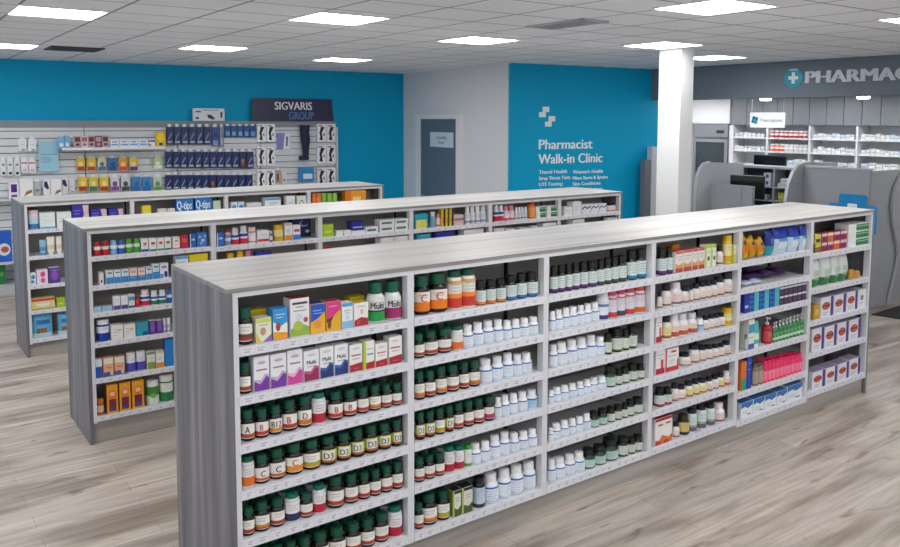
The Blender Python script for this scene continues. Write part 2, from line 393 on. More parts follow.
[1,3,2,"b_pink_red",2.5663,0.0868,0.169,0.0868,0.0,0.015,0.0],
[1,3,2,"b_pink_or",2.6607,0.0925,0.169,0.0925,0.0,0.015,0.0],
[1,3,3,"b_wh",1.9195,0.0576,0.1306,0.0576,0.0,0.015,0.0],
[1,3,3,"b_wh",1.9927,0.079,0.1313,0.079,0.0,0.015,0.0],
[1,3,3,"b_wh",2.0739,0.0739,0.1347,0.0739,0.0,0.015,0.0],
[1,3,3,"b_wh",2.155,0.0787,0.133,0.0787,0.0,0.015,0.0],
[1,3,3,"b_wh",2.2352,0.0719,0.1357,0.0719,0.0,0.015,0.0],
[1,3,3,"b_wh",2.3096,0.0673,0.1134,0.0673,0.0,0.015,0.0],
[1,3,3,"b_dg",2.3737,0.0514,0.1263,0.0514,0.0,0.015,0.0],
[1,3,3,"b_dg",2.4618,0.0791,0.1461,0.0791,0.0,0.015,0.0],
[1,3,3,"b_dg",2.5315,0.0506,0.1305,0.0506,0.0,0.015,0.0],
[1,3,3,"b_dg",2.5979,0.0728,0.1369,0.0728,0.0,0.015,0.0],
[1,3,4,"b_wh",1.9005,0.0363,0.0785,0.0363,0.0,0.015,0.0],
[1,3,4,"b_wh",1.9525,0.0581,0.0834,0.0581,0.0,0.015,0.0],
[1,3,4,"b_wh",2.0157,0.0587,0.0822,0.0587,0.0,0.015,0.0],
[1,3,4,"b_wh",2.0796,0.0595,0.0806,0.0595,0.0,0.015,0.0],
[1,3,4,"b_wh",2.1403,0.0521,0.0817,0.0521,0.0,0.015,0.0],
[1,3,4,"b_wh",2.1975,0.0528,0.0827,0.0528,0.0,0.015,0.0],
[1,3,4,"b_wh",2.2589,0.0606,0.0819,0.0606,0.0,0.015,0.0],
[1,3,4,"b_wh",2.3297,0.0713,0.0776,0.0713,0.0,0.015,0.0],
[1,3,4,"b_dg_mint",2.4076,0.0749,0.1253,0.0749,0.0,0.015,0.0],
[1,3,4,"b_dg",2.4746,0.0496,0.0958,0.0496,0.0,0.015,0.0],
[1,3,4,"b_dg",2.5363,0.0642,0.0957,0.0642,0.0,0.015,0.0],
[1,3,4,"b_dg",2.6099,0.0733,0.105,0.0733,0.0,0.015,0.0],
[1,3,4,"b_dg",2.6792,0.0556,0.0913,0.0556,0.0,0.015,0.0],
[1,3,5,"b_wh",1.8999,0.0329,0.0763,0.0329,0.0,0.015,0.0],
[1,3,5,"b_wh",1.9526,0.0629,0.0891,0.0629,0.0,0.015,0.0],
[1,3,5,"b_wh",2.0186,0.0595,0.0918,0.0595,0.0,0.015,0.0],
[1,3,5,"b_wh",2.081,0.0557,0.0898,0.0557,0.0,0.015,0.0],
[1,3,5,"b_wh",2.1402,0.0531,0.091,0.0531,0.0,0.015,0.0],
[1,3,5,"b_wh",2.2016,0.0601,0.0932,0.0601,0.0,0.015,0.0],
[1,3,5,"b_dg_mint",2.2704,0.068,0.0927,0.068,0.0,0.015,0.0],
[1,3,5,"b_dg_mint",2.3429,0.0672,0.0923,0.0672,0.0,0.015,0.0],
[1,3,5,"b_dg",2.4125,0.0625,0.0903,0.0625,0.0,0.015,0.0],
[1,3,5,"b_dg",2.4775,0.0578,0.0926,0.0578,0.0,0.015,0.0],
[1,3,5,"b_dg",2.5331,0.0438,0.0926,0.0438,0.0,0.015,0.0],
[1,3,5,"b_dg",2.5915,0.0636,0.1,0.0636,0.0,0.015,0.0],
[1,3,5,"b_dg",2.6676,0.0789,0.0969,0.0789,0.0,0.015,0.0],
[1,3,6,"b_wh",1.9166,0.0555,0.1342,0.0555,0.0,0.015,0.0],
[1,3,6,"b_wh",1.9898,0.0814,0.1209,0.0814,0.0,0.015,0.0],
[1,3,6,"b_wh",2.0721,0.0735,0.121,0.0735,0.0,0.015,0.0],
[1,3,6,"b_wh",2.1511,0.075,0.1164,0.075,0.0,0.015,0.0],
[1,3,6,"b_dg_mint",2.2372,0.0876,0.1141,0.0876,0.0,0.015,0.0],
[1,3,6,"b_dg_mint",2.331,0.0905,0.1134,0.0905,0.0,0.015,0.0],
[1,3,6,"b_dg_mint",2.4368,0.1114,0.1279,0.1114,0.0,0.015,0.0],
[1,3,6,"b_dg",2.5367,0.0788,0.12,0.0788,0.0,0.015,0.0],
[1,3,6,"b_dg",2.607,0.0522,0.1019,0.0522,0.0,0.015,0.0],
[1,3,6,"b_dg",2.6724,0.0691,0.1001,0.0691,0.0,0.015,0.0],
[1,4,1,"b_bk_purple",2.8656,0.0702,0.1725,0.0702,0.0,0.015,0.0],
[1,4,1,"b_bk_purple",2.9321,0.0532,0.173,0.0532,0.0,0.015,0.0],
[1,4,1,"c_or_red",3.0027,0.0763,0.1389,0.0745,0.0,0.015,0.0],
[1,4,1,"c_or_red",3.0902,0.0856,0.1415,0.0669,0.0,0.015,0.0],
[1,4,1,"c_or_red",3.1689,0.0582,0.1407,0.05,0.0,0.015,0.0],
[1,4,1,"c_or_red",3.2354,0.0621,0.1418,0.05,0.0,0.015,0.0],
[1,4,1,"c_lime_white",3.303,0.0602,0.1587,0.05,0.0,0.015,0.0],
[1,4,1,"c_lime_white",3.3666,0.0526,0.1563,0.05,0.0,0.015,0.0],
[1,4,1,"b_cream",3.4609,0.051,0.1305,0.051,0.0,0.015,0.0],
[1,4,1,"b_yellow",3.5538,0.0639,0.1985,0.0639,0.0,0.015,0.0],
[1,4,1,"c_lime_yellow",3.6041,0.0248,0.1292,0.05,0.0,0.015,0.0],
[1,4,1,"c_orange_plain",3.1106,0.0779,0.1618,0.0602,0.0,0.13,0.0],
[1,4,2,"b_cream",2.8386,0.0357,0.1097,0.0357,0.0,0.015,0.0],
[1,4,2,"b_cream",2.9197,0.0728,0.1458,0.0728,0.0,0.015,0.0],
[1,4,2,"b_cream_pink",3.023,0.0909,0.1501,0.0909,0.0,0.015,0.0],
[1,4,2,"b_cream",3.1035,0.0606,0.1128,0.0606,0.0,0.015,0.0],
[1,4,2,"b_cream",3.1517,0.0262,0.1183,0.0262,0.0,0.015,0.0],
[1,4,2,"b_cream",3.217,0.0612,0.1178,0.0612,0.0,0.015,0.0],
[1,4,2,"b_cream",3.2813,0.0578,0.1248,0.0578,0.0,0.015,0.0],
[1,4,2,"b_cream",3.3463,0.0627,0.1207,0.0627,0.0,0.015,0.0],
[1,4,2,"b_cream",3.41,0.055,0.1209,0.055,0.0,0.015,0.0],
[1,4,2,"b_cream",3.4844,0.0843,0.1329,0.0843,0.0,0.015,0.0],
[1,4,2,"b_cream",3.5749,0.0871,0.1493,0.0871,0.0,0.015,0.0],
[1,4,3,"c_red_side",2.8198,0.0558,0.167,0.05,0.0,0.015,0.0],
[1,4,3,"b_cream_yel",2.9294,0.0693,0.158,0.0693,0.0,0.015,0.0],
[1,4,3,"b_cream_red",3.0082,0.0787,0.1588,0.0787,0.0,0.015,0.0],
[1,4,3,"b_cream_red",3.0993,0.094,0.1479,0.094,0.0,0.015,0.0],
[1,4,3,"b_cream_red",3.1951,0.0881,0.1406,0.0881,0.0,0.015,0.0],
[1,4,3,"b_wh_blue",3.2717,0.0554,0.0913,0.0554,0.0,0.015,0.0],
[1,4,3,"b_cream",3.332,0.0557,0.0992,0.0557,0.0,0.015,0.0],
[1,4,3,"b_cream",3.3892,0.0491,0.1005,0.0491,0.0,0.015,0.0],
[1,4,3,"b_cream",3.4442,0.0513,0.0978,0.0513,0.0,0.015,0.0],
[1,4,3,"b_cream",3.5053,0.0614,0.0955,0.0614,0.0,0.015,0.0],
[1,4,3,"b_yellow",3.5797,0.0776,0.1202,0.0776,0.0,0.015,0.0],
[1,4,4,"c_red_side",2.8408,0.0841,0.161,0.0683,0.0,0.015,0.0],
[1,4,4,"c_red_frame",2.9564,0.1342,0.1539,0.1,0.0,0.015,0.0],
[1,4,4,"b_cream",3.1372,0.0908,0.0826,0.0908,0.0,0.015,0.0],
[1,4,4,"b_cream",3.2295,0.0843,0.1285,0.0843,0.0,0.015,0.0],
[1,4,4,"b_cream",3.3095,0.066,0.1074,0.066,0.0,0.015,0.0],
[1,4,4,"b_cream",3.382,0.0695,0.0989,0.0695,0.0,0.015,0.0],
[1,4,4,"b_cream",3.4517,0.0602,0.0931,0.0602,0.0,0.015,0.0],
[1,4,4,"b_cream",3.5148,0.0563,0.0892,0.0563,0.0,0.015,0.0],
[1,4,4,"b_cream",3.5831,0.0708,0.0944,0.0708,0.0,0.015,0.0],
[1,4,5,"b_bk_red",2.88,0.0724,0.1208,0.0724,0.0,0.015,0.0],
[1,4,5,"b_bk_red",2.9559,0.0696,0.1078,0.0696,0.0,0.015,0.0],
[1,4,5,"b_cream",3.0248,0.0587,0.1218,0.0587,0.0,0.015,0.0],
[1,4,5,"b_cream",3.0977,0.0774,0.0946,0.0774,0.0,0.015,0.0],
[1,4,5,"b_cream_yel",3.1743,0.0664,0.1075,0.0664,0.0,0.015,0.0],
[1,4,5,"b_cream_yel",3.2446,0.0645,0.106,0.0645,0.0,0.015,0.0],
[1,4,5,"b_cream_yel",3.3191,0.0748,0.0978,0.0748,0.0,0.015,0.0],
[1,4,5,"b_cream",3.3911,0.0595,0.0958,0.0595,0.0,0.015,0.0],
[1,4,5,"b_cream",3.4569,0.0626,0.0978,0.0626,0.0,0.015,0.0],
[1,4,5,"b_cream_yel",3.5229,0.0598,0.0976,0.0598,0.0,0.015,0.0],
[1,4,5,"b_cream_red",3.588,0.0609,0.1003,0.0609,0.0,0.015,0.0],
[1,4,6,"c_white_red_top",2.8927,0.1693,0.178,0.1,0.0,0.015,0.0],
[1,4,6,"b_cream",3.0451,0.0506,0.1041,0.0506,0.0,0.015,0.0],
[1,4,6,"b_brown_yel",3.1403,0.0838,0.1329,0.0838,0.0,0.015,0.0],
[1,4,6,"b_mint_tall",3.2239,0.0737,0.1519,0.0737,0.0,0.015,0.0],
[1,4,6,"b_mint_tall",3.3256,0.0753,0.155,0.0753,0.0,0.015,0.0],
[1,4,6,"b_mint_tall",3.4217,0.0725,0.1459,0.0725,0.0,0.015,0.0],
[1,4,6,"b_cream_pink",3.5277,0.0853,0.1312,0.0853,0.0,0.015,0.0],
[1,5,1,"g_yellow",3.7545,0.085,0.1848,0.0671,0.0,0.015,0.0],
[1,5,1,"g_yellow",3.8517,0.0966,0.1621,0.0869,0.0,0.015,0.0],
[1,5,1,"g_yellow",3.9536,0.0943,0.1399,0.0886,0.0,0.015,0.0],
[1,5,1,"g_blue_teal",4.0579,0.1017,0.1824,0.0838,0.0,0.015,0.0],
[1,5,1,"g_blue_white",4.2059,0.1815,0.1891,0.1,0.0,0.015,0.0],
[1,5,1,"g_blue_white",4.3763,0.1323,0.1872,0.1,0.0,0.015,0.0],
[1,5,1,"g_blue_white",4.4892,0.0807,0.1862,0.0623,0.0,0.015,0.0],
[1,5,2,"g_flat_purple",4.0057,0.1891,0.055,0.2,0.0,0.1,0.0],
[1,5,2,"g_flat_purple",4.1879,0.1634,0.055,0.2,0.0,0.1,0.0],
[1,5,2,"g_flat_purple",4.3524,0.1566,0.055,0.2,0.0,0.1,0.0],
[1,5,2,"g_flat_pale",3.7798,0.1069,0.04,0.09,0.0,0.0145,0.0],
[1,5,2,"g_flat_pale",3.8982,0.117,0.04,0.09,0.0,0.0145,0.0],
[1,5,2,"g_flat_purple",4.0534,0.2034,0.045,0.2,0.056,0.12,0.0],
[1,5,3,"c_teal_blue",3.8563,0.118,0.036,0.0893,0.0,0.015,0.0],
[1,5,3,"c_teal_blue",3.9818,0.1186,0.036,0.0897,0.0,0.015,0.0],
[1,5,3,"c_teal_blue",4.1107,0.1244,0.036,0.094,0.0,0.015,0.0],
[1,5,3,"c_teal_blue",3.8563,0.119,0.036,0.0893,0.0365,0.015,0.0],
[1,5,3,"c_teal_blue",3.9818,0.1196,0.036,0.0897,0.0365,0.015,0.0],
[1,5,3,"c_teal_blue",4.1107,0.1254,0.036,0.094,0.0365,0.015,0.0],
[1,5,3,"c_teal_blue",3.8563,0.119,0.036,0.0893,0.073,0.015,0.0],
[1,5,3,"c_teal_blue",3.9818,0.1196,0.036,0.0897,0.073,0.015,0.0],
[1,5,3,"c_teal_blue",4.1107,0.1254,0.036,0.094,0.073,0.015,0.0],
[1,5,3,"c_teal_blue",3.8563,0.119,0.0295,0.0893,0.1095,0.015,0.0],
[1,5,3,"c_teal_blue",3.9818,0.1196,0.0295,0.0897,0.1095,0.015,0.0],
[1,5,3,"c_teal_blue",4.1107,0.1254,0.0295,0.094,0.1095,0.015,0.0],
[1,5,3,"c_dark_purple",4.2005,0.0531,0.066,0.05,0.0,0.015,0.0],
[1,5,3,"c_dark_purple",4.2596,0.0524,0.066,0.05,0.0,0.015,0.0],
[1,5,3,"c_dark_purple",4.3188,0.0531,0.066,0.05,0.0,0.015,0.0],
[1,5,3,"c_dark_purple",4.3786,0.0538,0.066,0.05,0.0,0.015,0.0],
[1,5,3,"c_dark_purple",4.4392,0.0546,0.066,0.05,0.0,0.015,0.0],
[1,5,3,"c_dark_purple",4.5012,0.0566,0.066,0.05,0.0,0.015,0.0],
[1,5,3,"c_dark_purple",4.2012,0.0555,0.066,0.05,0.068,0.015,0.0],
[1,5,3,"c_dark_purple",4.2596,0.0562,0.066,0.05,0.068,0.015,0.0],
[1,5,3,"c_dark_purple",4.3188,0.0568,0.066,0.05,0.068,0.015,0.0],
[1,5,3,"c_dark_purple",4.3786,0.0575,0.066,0.05,0.068,0.015,0.0],
[1,5,3,"c_dark_purple",4.4392,0.0582,0.066,0.05,0.068,0.015,0.0],
[1,5,3,"c_dark_purple",4.5005,0.059,0.066,0.05,0.068,0.015,0.0],
[1,5,3,"c_navy_plain",3.7627,0.0507,0.139,0.05,0.0,0.015,0.0],
[1,5,4,"b_tub_grey",3.7816,0.019,0.1154,0.019,0.0,0.015,0.0],
[1,5,4,"c_blue_cream",3.8336,0.0731,0.2161,0.0688,0.0,0.015,0.0],
[1,5,4,"t_teal",3.9202,0.082,0.1873,0.0636,0.0,0.015,0.0],
[1,5,4,"b_red_spray",4.08,0.0739,0.1944,0.0739,0.0,0.015,0.0],
[1,5,4,"b_green_pump",4.1354,0.0273,0.1486,0.0273,0.0,0.015,0.0],
[1,5,4,"b_green_pump",4.1745,0.0412,0.1509,0.0412,0.0,0.015,0.0],
[1,5,4,"b_green_pump",4.2207,0.0416,0.1533,0.0416,0.0,0.015,0.0],
[1,5,4,"b_green_pump",4.2673,0.0421,0.1558,0.0421,0.0,0.015,0.0],
[1,5,4,"b_green_pump",4.3144,0.0425,0.1582,0.0425,0.0,0.015,0.0],
[1,5,4,"b_green_pump",4.3619,0.0429,0.1607,0.0429,0.0,0.015,0.0],
[1,5,4,"b_green_pump",4.4099,0.0434,0.1631,0.0434,0.0,0.015,0.0],
[1,5,4,"b_green_pump",4.4583,0.0439,0.1657,0.0439,0.0,0.015,0.0],
[1,5,4,"b_green_pump",4.5075,0.0449,0.1682,0.0449,0.0,0.015,0.0],
[1,5,5,"c_orange_green",3.7577,0.0617,0.2096,0.05,0.0,0.015,0.0],
[1,5,5,"c_blue_tall",3.8221,0.0543,0.2386,0.05,0.0,0.015,0.0],
[1,5,5,"b_tan",3.9301,0.0551,0.1636,0.0551,0.0,0.015,0.0],
[1,5,5,"b_tan",3.989,0.053,0.164,0.053,0.0,0.015,0.0],
[1,5,5,"b_pink",4.0425,0.0444,0.1625,0.0444,0.0,0.015,0.0],
[1,5,5,"b_pink",4.0919,0.0447,0.1602,0.0447,0.0,0.015,0.0],
[1,5,5,"b_pink",4.1417,0.0453,0.158,0.0453,0.0,0.015,0.0],
[1,5,5,"b_pink",4.192,0.0458,0.1558,0.0458,0.0,0.015,0.0],
[1,5,5,"b_pink",4.2428,0.0463,0.1535,0.0463,0.0,0.015,0.0],
[1,5,5,"b_pink",4.2942,0.0468,0.1512,0.0468,0.0,0.015,0.0],
[1,5,5,"b_pink",4.3461,0.0474,0.1488,0.0474,0.0,0.015,0.0],
[1,5,5,"b_pink",4.3986,0.0479,0.1465,0.0479,0.0,0.015,0.0],
[1,5,5,"b_pink",4.4516,0.0485,0.1441,0.0485,0.0,0.015,0.0],
[1,5,5,"b_pink",4.5053,0.0494,0.1417,0.0494,0.0,0.015,0.0],
[1,5,6,"c_blue_wave",3.8092,0.1429,0.1097,0.1,0.0,0.015,0.0],
[1,5,6,"c_blue_wave",3.957,0.14,0.1114,0.1,0.0,0.015,0.0],
[1,5,6,"c_blue_wave",4.1074,0.147,0.1075,0.1,0.0,0.015,0.0],
[1,5,6,"c_blue_wave",4.254,0.1327,0.1082,0.1,0.0,0.015,0.0],
[1,5,6,"c_blue_wave",4.4281,0.2027,0.1203,0.1,0.0,0.015,0.0],
[1,6,1,"c_choc",4.6693,0.0792,0.07,0.0602,0.0,0.015,0.0],
[1,6,1,"c_berry",4.7589,0.0806,0.07,0.0612,0.0,0.015,0.0],
[1,6,1,"c_berry",4.85,0.082,0.07,0.0623,0.0,0.015,0.0],
[1,6,1,"c_mango",4.9443,0.0865,0.07,0.0656,0.0,0.015,0.0],
[1,6,1,"c_berry",5.0448,0.0943,0.07,0.0715,0.0,0.015,0.0],
[1,6,1,"c_lemon",4.6693,0.0802,0.07,0.0602,0.072,0.015,0.0],
[1,6,1,"c_berry",4.7589,0.0816,0.07,0.0612,0.072,0.015,0.0],
[1,6,1,"c_mango",4.85,0.083,0.07,0.0623,0.072,0.015,0.0],
[1,6,1,"c_berry",4.9443,0.0875,0.07,0.0656,0.072,0.015,0.0],
[1,6,1,"c_berry",5.0448,0.0953,0.07,0.0715,0.072,0.015,0.0],
[1,6,1,"c_green_end",5.2798,0.3225,0.06,0.12,0.0,0.015,0.0],
[1,6,1,"c_green_end",5.2798,0.3235,0.06,0.12,0.062,0.015,0.0],
[1,6,1,"c_green_end",5.2798,0.3235,0.06,0.12,0.124,0.015,0.0],
[1,6,2,"g_white_green",4.6859,0.1286,0.2163,0.0972,0.0,0.015,0.0],
[1,6,2,"g_white_green",4.844,0.1472,0.2164,0.1,0.0,0.015,0.0],
[1,6,2,"g_white_green",4.9812,0.1144,0.215,0.0868,0.0,0.015,0.0],
[1,6,2,"g_white_green",5.1081,0.1266,0.2149,0.0958,0.0,0.015,0.0],
[1,6,2,"g_gold",5.2321,0.0724,0.0789,0.0551,0.0,0.015,0.0],
[1,6,2,"g_gold",5.3181,0.0768,0.0613,0.0584,0.0,0.015,0.0],
[1,6,3,"c_gold",4.6935,0.0832,0.1145,0.0653,0.0,0.015,0.0],
[1,6,3,"c_oval",4.8415,0.1809,0.1601,0.1,0.0,0.015,0.0],
[1,6,3,"c_oval",5.0352,0.1788,0.1575,0.1,0.0,0.015,0.0],
[1,6,3,"c_oval",5.2236,0.1697,0.1581,0.1,0.0,0.015,0.0],
[1,6,3,"c_oval_end",5.3792,0.1236,0.1551,0.0965,0.0,0.015,0.0],
[1,6,4,"c_oval",4.7294,0.1687,0.1816,0.1,0.0,0.015,0.0],
[1,6,4,"c_oval",4.9154,0.1747,0.173,0.1,0.0,0.015,0.0],
[1,6,4,"c_oval",5.1009,0.1682,0.1751,0.1,0.0,0.015,0.0],
[1,6,4,"c_oval",5.29,0.1806,0.1726,0.1,0.0,0.015,0.0],
[1,6,5,"c_oval",4.7638,0.1854,0.1394,0.1,0.0,0.015,0.0],
[1,6,5,"c_oval",4.9537,0.1676,0.1374,0.1,0.0,0.015,0.0],
[1,6,5,"c_oval",5.1348,0.1669,0.1382,0.1,0.0,0.015,0.0],
[1,6,5,"c_oval",5.3166,0.1692,0.1442,0.1,0.0,0.015,0.0],
[2,1,1,"b_rw",0.0706,0.0481,0.0978,0.0481,0.0,0.015,0.0],
[2,1,1,"b_rw",0.1247,0.0504,0.0978,0.0504,0.0,0.015,0.0],
[2,1,1,"b_sky",0.178,0.0467,0.0976,0.0467,0.0,0.015,0.0],
[2,1,1,"b_blu",0.2303,0.0482,0.096,0.0482,0.0,0.015,0.0],
[2,1,1,"b_grn",0.2827,0.047,0.0986,0.047,0.0,0.015,0.0],
[2,1,1,"b_grn",0.3327,0.0434,0.0981,0.0434,0.0,0.015,0.0],
[2,1,1,"c_logo_blue",0.385,0.0494,0.0952,0.05,0.0,0.015,0.0],
[2,1,1,"c_logo_green",0.4413,0.0503,0.0934,0.05,0.0,0.015,0.0],
[2,1,1,"c_logo_green",0.4956,0.0456,0.0911,0.05,0.0,0.015,0.0],
[2,1,1,"c_logo_green",0.5476,0.0456,0.0906,0.05,0.0,0.015,0.0],
[2,1,1,"c_logo_red",0.6081,0.0503,0.0893,0.05,0.0,0.015,0.0],
[2,1,1,"c_red_plain",0.667,0.0545,0.0994,0.05,0.0,0.015,0.0],
[2,1,1,"c_blue_plain",0.7296,0.0434,0.1041,0.05,0.0,0.015,0.0],
[2,1,1,"c_blue_dots",0.7969,0.0739,0.1079,0.0562,0.0,0.015,0.0],
[2,1,2,"c_tiny_white",0.0876,0.0283,0.0857,0.05,0.0,0.015,0.0],
[2,1,2,"c_band_blue",0.1416,0.0452,0.0941,0.05,0.0,0.015,0.0],
[2,1,2,"c_band_blue",0.1928,0.0444,0.0923,0.05,0.0,0.015,0.0],
[2,1,2,"c_band_blue",0.2451,0.0476,0.0918,0.05,0.0,0.015,0.0],
[2,1,2,"c_band_peach",0.3007,0.0502,0.0938,0.05,0.0,0.015,0.0],
[2,1,2,"c_band_peach",0.3566,0.0489,0.0909,0.05,0.0,0.015,0.0],
[2,1,2,"c_band_blue",0.4078,0.0407,0.0928,0.05,0.0,0.015,0.0],
[2,1,2,"c_band_blue",0.4571,0.0453,0.1098,0.05,0.0,0.015,0.0],
[2,1,2,"c_navy_dot",0.5156,0.0589,0.1091,0.05,0.0,0.015,0.0],
[2,1,2,"c_sky_white",0.6458,0.0887,0.1505,0.0673,0.0,0.015,0.0],
[2,1,2,"c_yellow_plain",0.769,0.1371,0.1539,0.1,0.0,0.015,0.0],
[2,1,3,"c_flat_sky",0.053,0.0499,0.0374,0.05,0.0,0.015,0.0],
[2,1,3,"c_flat_sky",0.1162,0.0638,0.0362,0.05,0.0,0.015,0.0],
[2,1,3,"c_violet_base",0.1828,0.0443,0.0993,0.05,0.0,0.015,0.0],
[2,1,3,"c_violet_base",0.2338,0.0449,0.0959,0.05,0.0,0.015,0.0],
[2,1,3,"c_blue_cream",0.2831,0.0409,0.0976,0.05,0.0,0.015,0.0],
[2,1,3,"c_red_plain",0.3219,0.024,0.0689,0.05,0.0,0.015,0.0],
[2,1,3,"b_red_white",0.3817,0.0671,0.116,0.0671,0.0,0.015,0.0],
[2,1,3,"b_grn_white",0.4447,0.0494,0.1028,0.0494,0.0,0.015,0.0],
[2,1,3,"b_grn_white",0.5014,0.0545,0.0989,0.0545,0.0,0.015,0.0],
[2,1,3,"b_blu",0.5523,0.0377,0.0981,0.0377,0.0,0.015,0.0],
[2,1,4,"b_blue_jar",0.0915,0.0839,0.1468,0.0839,0.0,0.015,0.0],
[2,1,4,"c_white_tags",0.1782,0.0777,0.1047,0.0616,0.0,0.015,0.0],
[2,1,4,"c_white_tags",0.2627,0.0786,0.0966,0.0607,0.0,0.015,0.0],
[2,1,4,"c_teal_plain",0.3499,0.083,0.0985,0.0633,0.0,0.015,0.0],
[2,1,4,"c_purple_plain",0.4211,0.0441,0.0985,0.05,0.0,0.015,0.0],
[2,1,4,"c_purple_plain",0.4712,0.0434,0.0943,0.05,0.0,0.015,0.0],
[2,1,4,"t_white",0.5106,0.0224,0.1006,0.05,0.0,0.015,0.0],
[2,1,4,"t_white",0.5414,0.0265,0.1001,0.05,0.0,0.015,0.0],
[2,1,5,"c_blue_base",0.0489,0.0418,0.1352,0.05,0.0,0.015,0.0],
[2,1,5,"c_peach_blue",0.1133,0.066,0.1356,0.0506,0.0,0.015,0.0],
[2,1,5,"c_peach_blue",0.187,0.0657,0.1309,0.0503,0.0,0.015,0.0],
[2,1,5,"b_violet_white",0.2704,0.0627,0.1406,0.0627,0.0,0.015,0.0],
[2,1,5,"b_violet_white",0.3389,0.0646,0.1397,0.0646,0.0,0.015,0.0],
[2,1,5,"c_white_green",0.4051,0.056,0.1292,0.05,0.0,0.015,0.0],
[2,1,5,"c_white_orange",0.4684,0.0578,0.126,0.05,0.0,0.015,0.0],
[2,1,5,"c_bright_blue",0.5417,0.0734,0.2042,0.0562,0.0,0.015,0.0],
[2,1,6,"b_tan_orange",0.0531,0.0485,0.1162,0.0485,0.0,0.015,0.0],
[2,1,6,"c_orange_wine",0.1315,0.0743,0.2054,0.0565,0.0,0.015,0.0],
[2,1,6,"c_orange_wine",0.2174,0.0756,0.2051,0.0575,0.0,0.015,0.0],
[2,1,6,"c_orange_wine",0.3065,0.0819,0.2045,0.0621,0.0,0.015,0.0],
[2,1,6,"b_green_wcap",0.4183,0.0899,0.1764,0.0899,0.0,0.015,0.0],
[2,1,6,"b_white_green",0.5181,0.1001,0.1976,0.1001,0.0,0.015,0.0],
[2,2,1,"c_blue_plain",0.9366,0.0518,0.1085,0.05,0.0,0.015,0.0],
[2,2,1,"b_red_red",1.0002,0.0469,0.1215,0.0469,0.0,0.015,0.0],
[2,2,1,"b_red_white",1.0602,0.0633,0.1312,0.0633,0.0,0.015,0.0],
[2,2,1,"b_red_white",1.1288,0.0642,0.1413,0.0642,0.0,0.015,0.0],
[2,2,1,"b_white_red",1.1955,0.0596,0.1257,0.0596,0.0,0.015,0.0],
[2,2,1,"c_red_stripe",1.2781,0.0939,0.0964,0.079,0.0,0.015,0.0],
[2,2,1,"c_blue_cream",1.3423,0.0217,0.0864,0.05,0.0,0.015,0.0],
[2,2,1,"b_yellow",1.417,0.0766,0.1282,0.0766,0.0,0.015,0.0],
[2,2,1,"c_white_orange",1.4913,0.0603,0.139,0.054,0.0,0.015,0.0],
[2,2,1,"c_navy_stars",1.6549,0.1561,0.1595,0.1,0.0,0.12,0.0],
[2,2,1,"c_pack_blue",1.56,0.0644,0.1174,0.0521,0.0,0.015,0.0],
[2,2,2,"b_yellow",1.0193,0.0549,0.1442,0.0549,0.0,0.015,0.0],
[2,2,2,"b_yellow",1.0982,0.0565,0.154,0.0565,0.0,0.015,0.0],
[2,2,2,"b_pink_white",1.1622,0.0618,0.154,0.0618,0.0,0.015,0.0],
[2,2,2,"c_navy_plain",1.244,0.0621,0.1357,0.05,0.0,0.015,0.0],
[2,2,2,"c_navy_plain",1.3138,0.0646,0.1325,0.05,0.0,0.015,0.0],
[2,3,1,"c_lime_plain",1.8376,0.0985,0.1048,0.0748,0.0,0.015,0.0],
[2,3,1,"c_flat_white",1.9451,0.0608,0.0433,0.05,0.0,0.015,0.0],
[2,3,1,"c_flat_white",2.0133,0.0625,0.0423,0.05,0.0,0.015,0.0],
[2,3,1,"c_flat_white",2.1174,0.132,0.03,0.1,0.0,0.015,0.0],
[2,3,1,"c_navy_plain",2.1266,0.1162,0.07,0.0874,0.034,0.04,0.0],
[2,3,1,"c_teal_flat",2.251,0.1176,0.0524,0.0892,0.0,0.015,0.0],
[2,3,1,"c_teal_flat",2.3998,0.1385,0.05,0.1,0.0,0.015,0.0],
[2,3,1,"c_teal_flat",2.546,0.1318,0.05,0.0999,0.0,0.015,0.0],
[2,3,1,"c_teal_flat",2.4,0.1395,0.05,0.1,0.052,0.015,0.0],
[2,3,1,"c_teal_flat",2.5462,0.1327,0.05,0.0998,0.052,0.015,0.0],
[2,3,2,"c_red_dot",2.4024,0.1319,0.154,0.1,0.0,0.015,0.0],
[2,3,2,"c_red_dot",2.544,0.1372,0.154,0.1,0.0,0.015,0.0],
[2,3,2,"c_red_plain",1.8306,0.0844,0.1225,0.0647,0.0,0.015,0.0],
[2,4,1,"c_teal_yellow",2.753,0.1393,0.1312,0.1,0.0,0.015,0.0],
[2,4,1,"b_blue_white",2.8892,0.0599,0.1398,0.0599,0.0,0.015,0.0],
[2,4,1,"b_pink_white",2.9433,0.0387,0.1157,0.0387,0.0,0.015,0.0],
[2,4,1,"c_yellow_black",2.9894,0.0417,0.163,0.05,0.0,0.015,0.0],
[2,4,1,"c_yellow_black",3.0347,0.0362,0.163,0.05,0.0,0.015,0.0],
[2,4,1,"c_yellow_black",3.0799,0.0414,0.163,0.05,0.0,0.015,0.0],
[2,4,1,"c_pink_stack",3.1622,0.1079,0.0971,0.0851,0.0,0.015,0.0],
[2,4,1,"b_white_tall",3.2741,0.0531,0.1627,0.0531,0.0,0.015,0.0],
[2,4,1,"b_white_tall",3.3323,0.0537,0.1629,0.0537,0.0,0.015,0.0],
[2,4,1,"b_white_tall",3.3933,0.0587,0.1628,0.0587,0.0,0.015,0.0],
[2,4,1,"b_white_tall",3.4604,0.0659,0.1619,0.0659,0.0,0.015,0.0],
[2,4,2,"c_teal_plain",2.7787,0.1439,0.1524,0.1,0.0,0.015,0.0],
[2,4,2,"c_navy_plain",2.9568,0.0933,0.154,0.0707,0.0,0.015,0.0],
[2,4,2,"c_navy_plain",3.0597,0.0971,0.1531,0.0736,0.0,0.015,0.0],
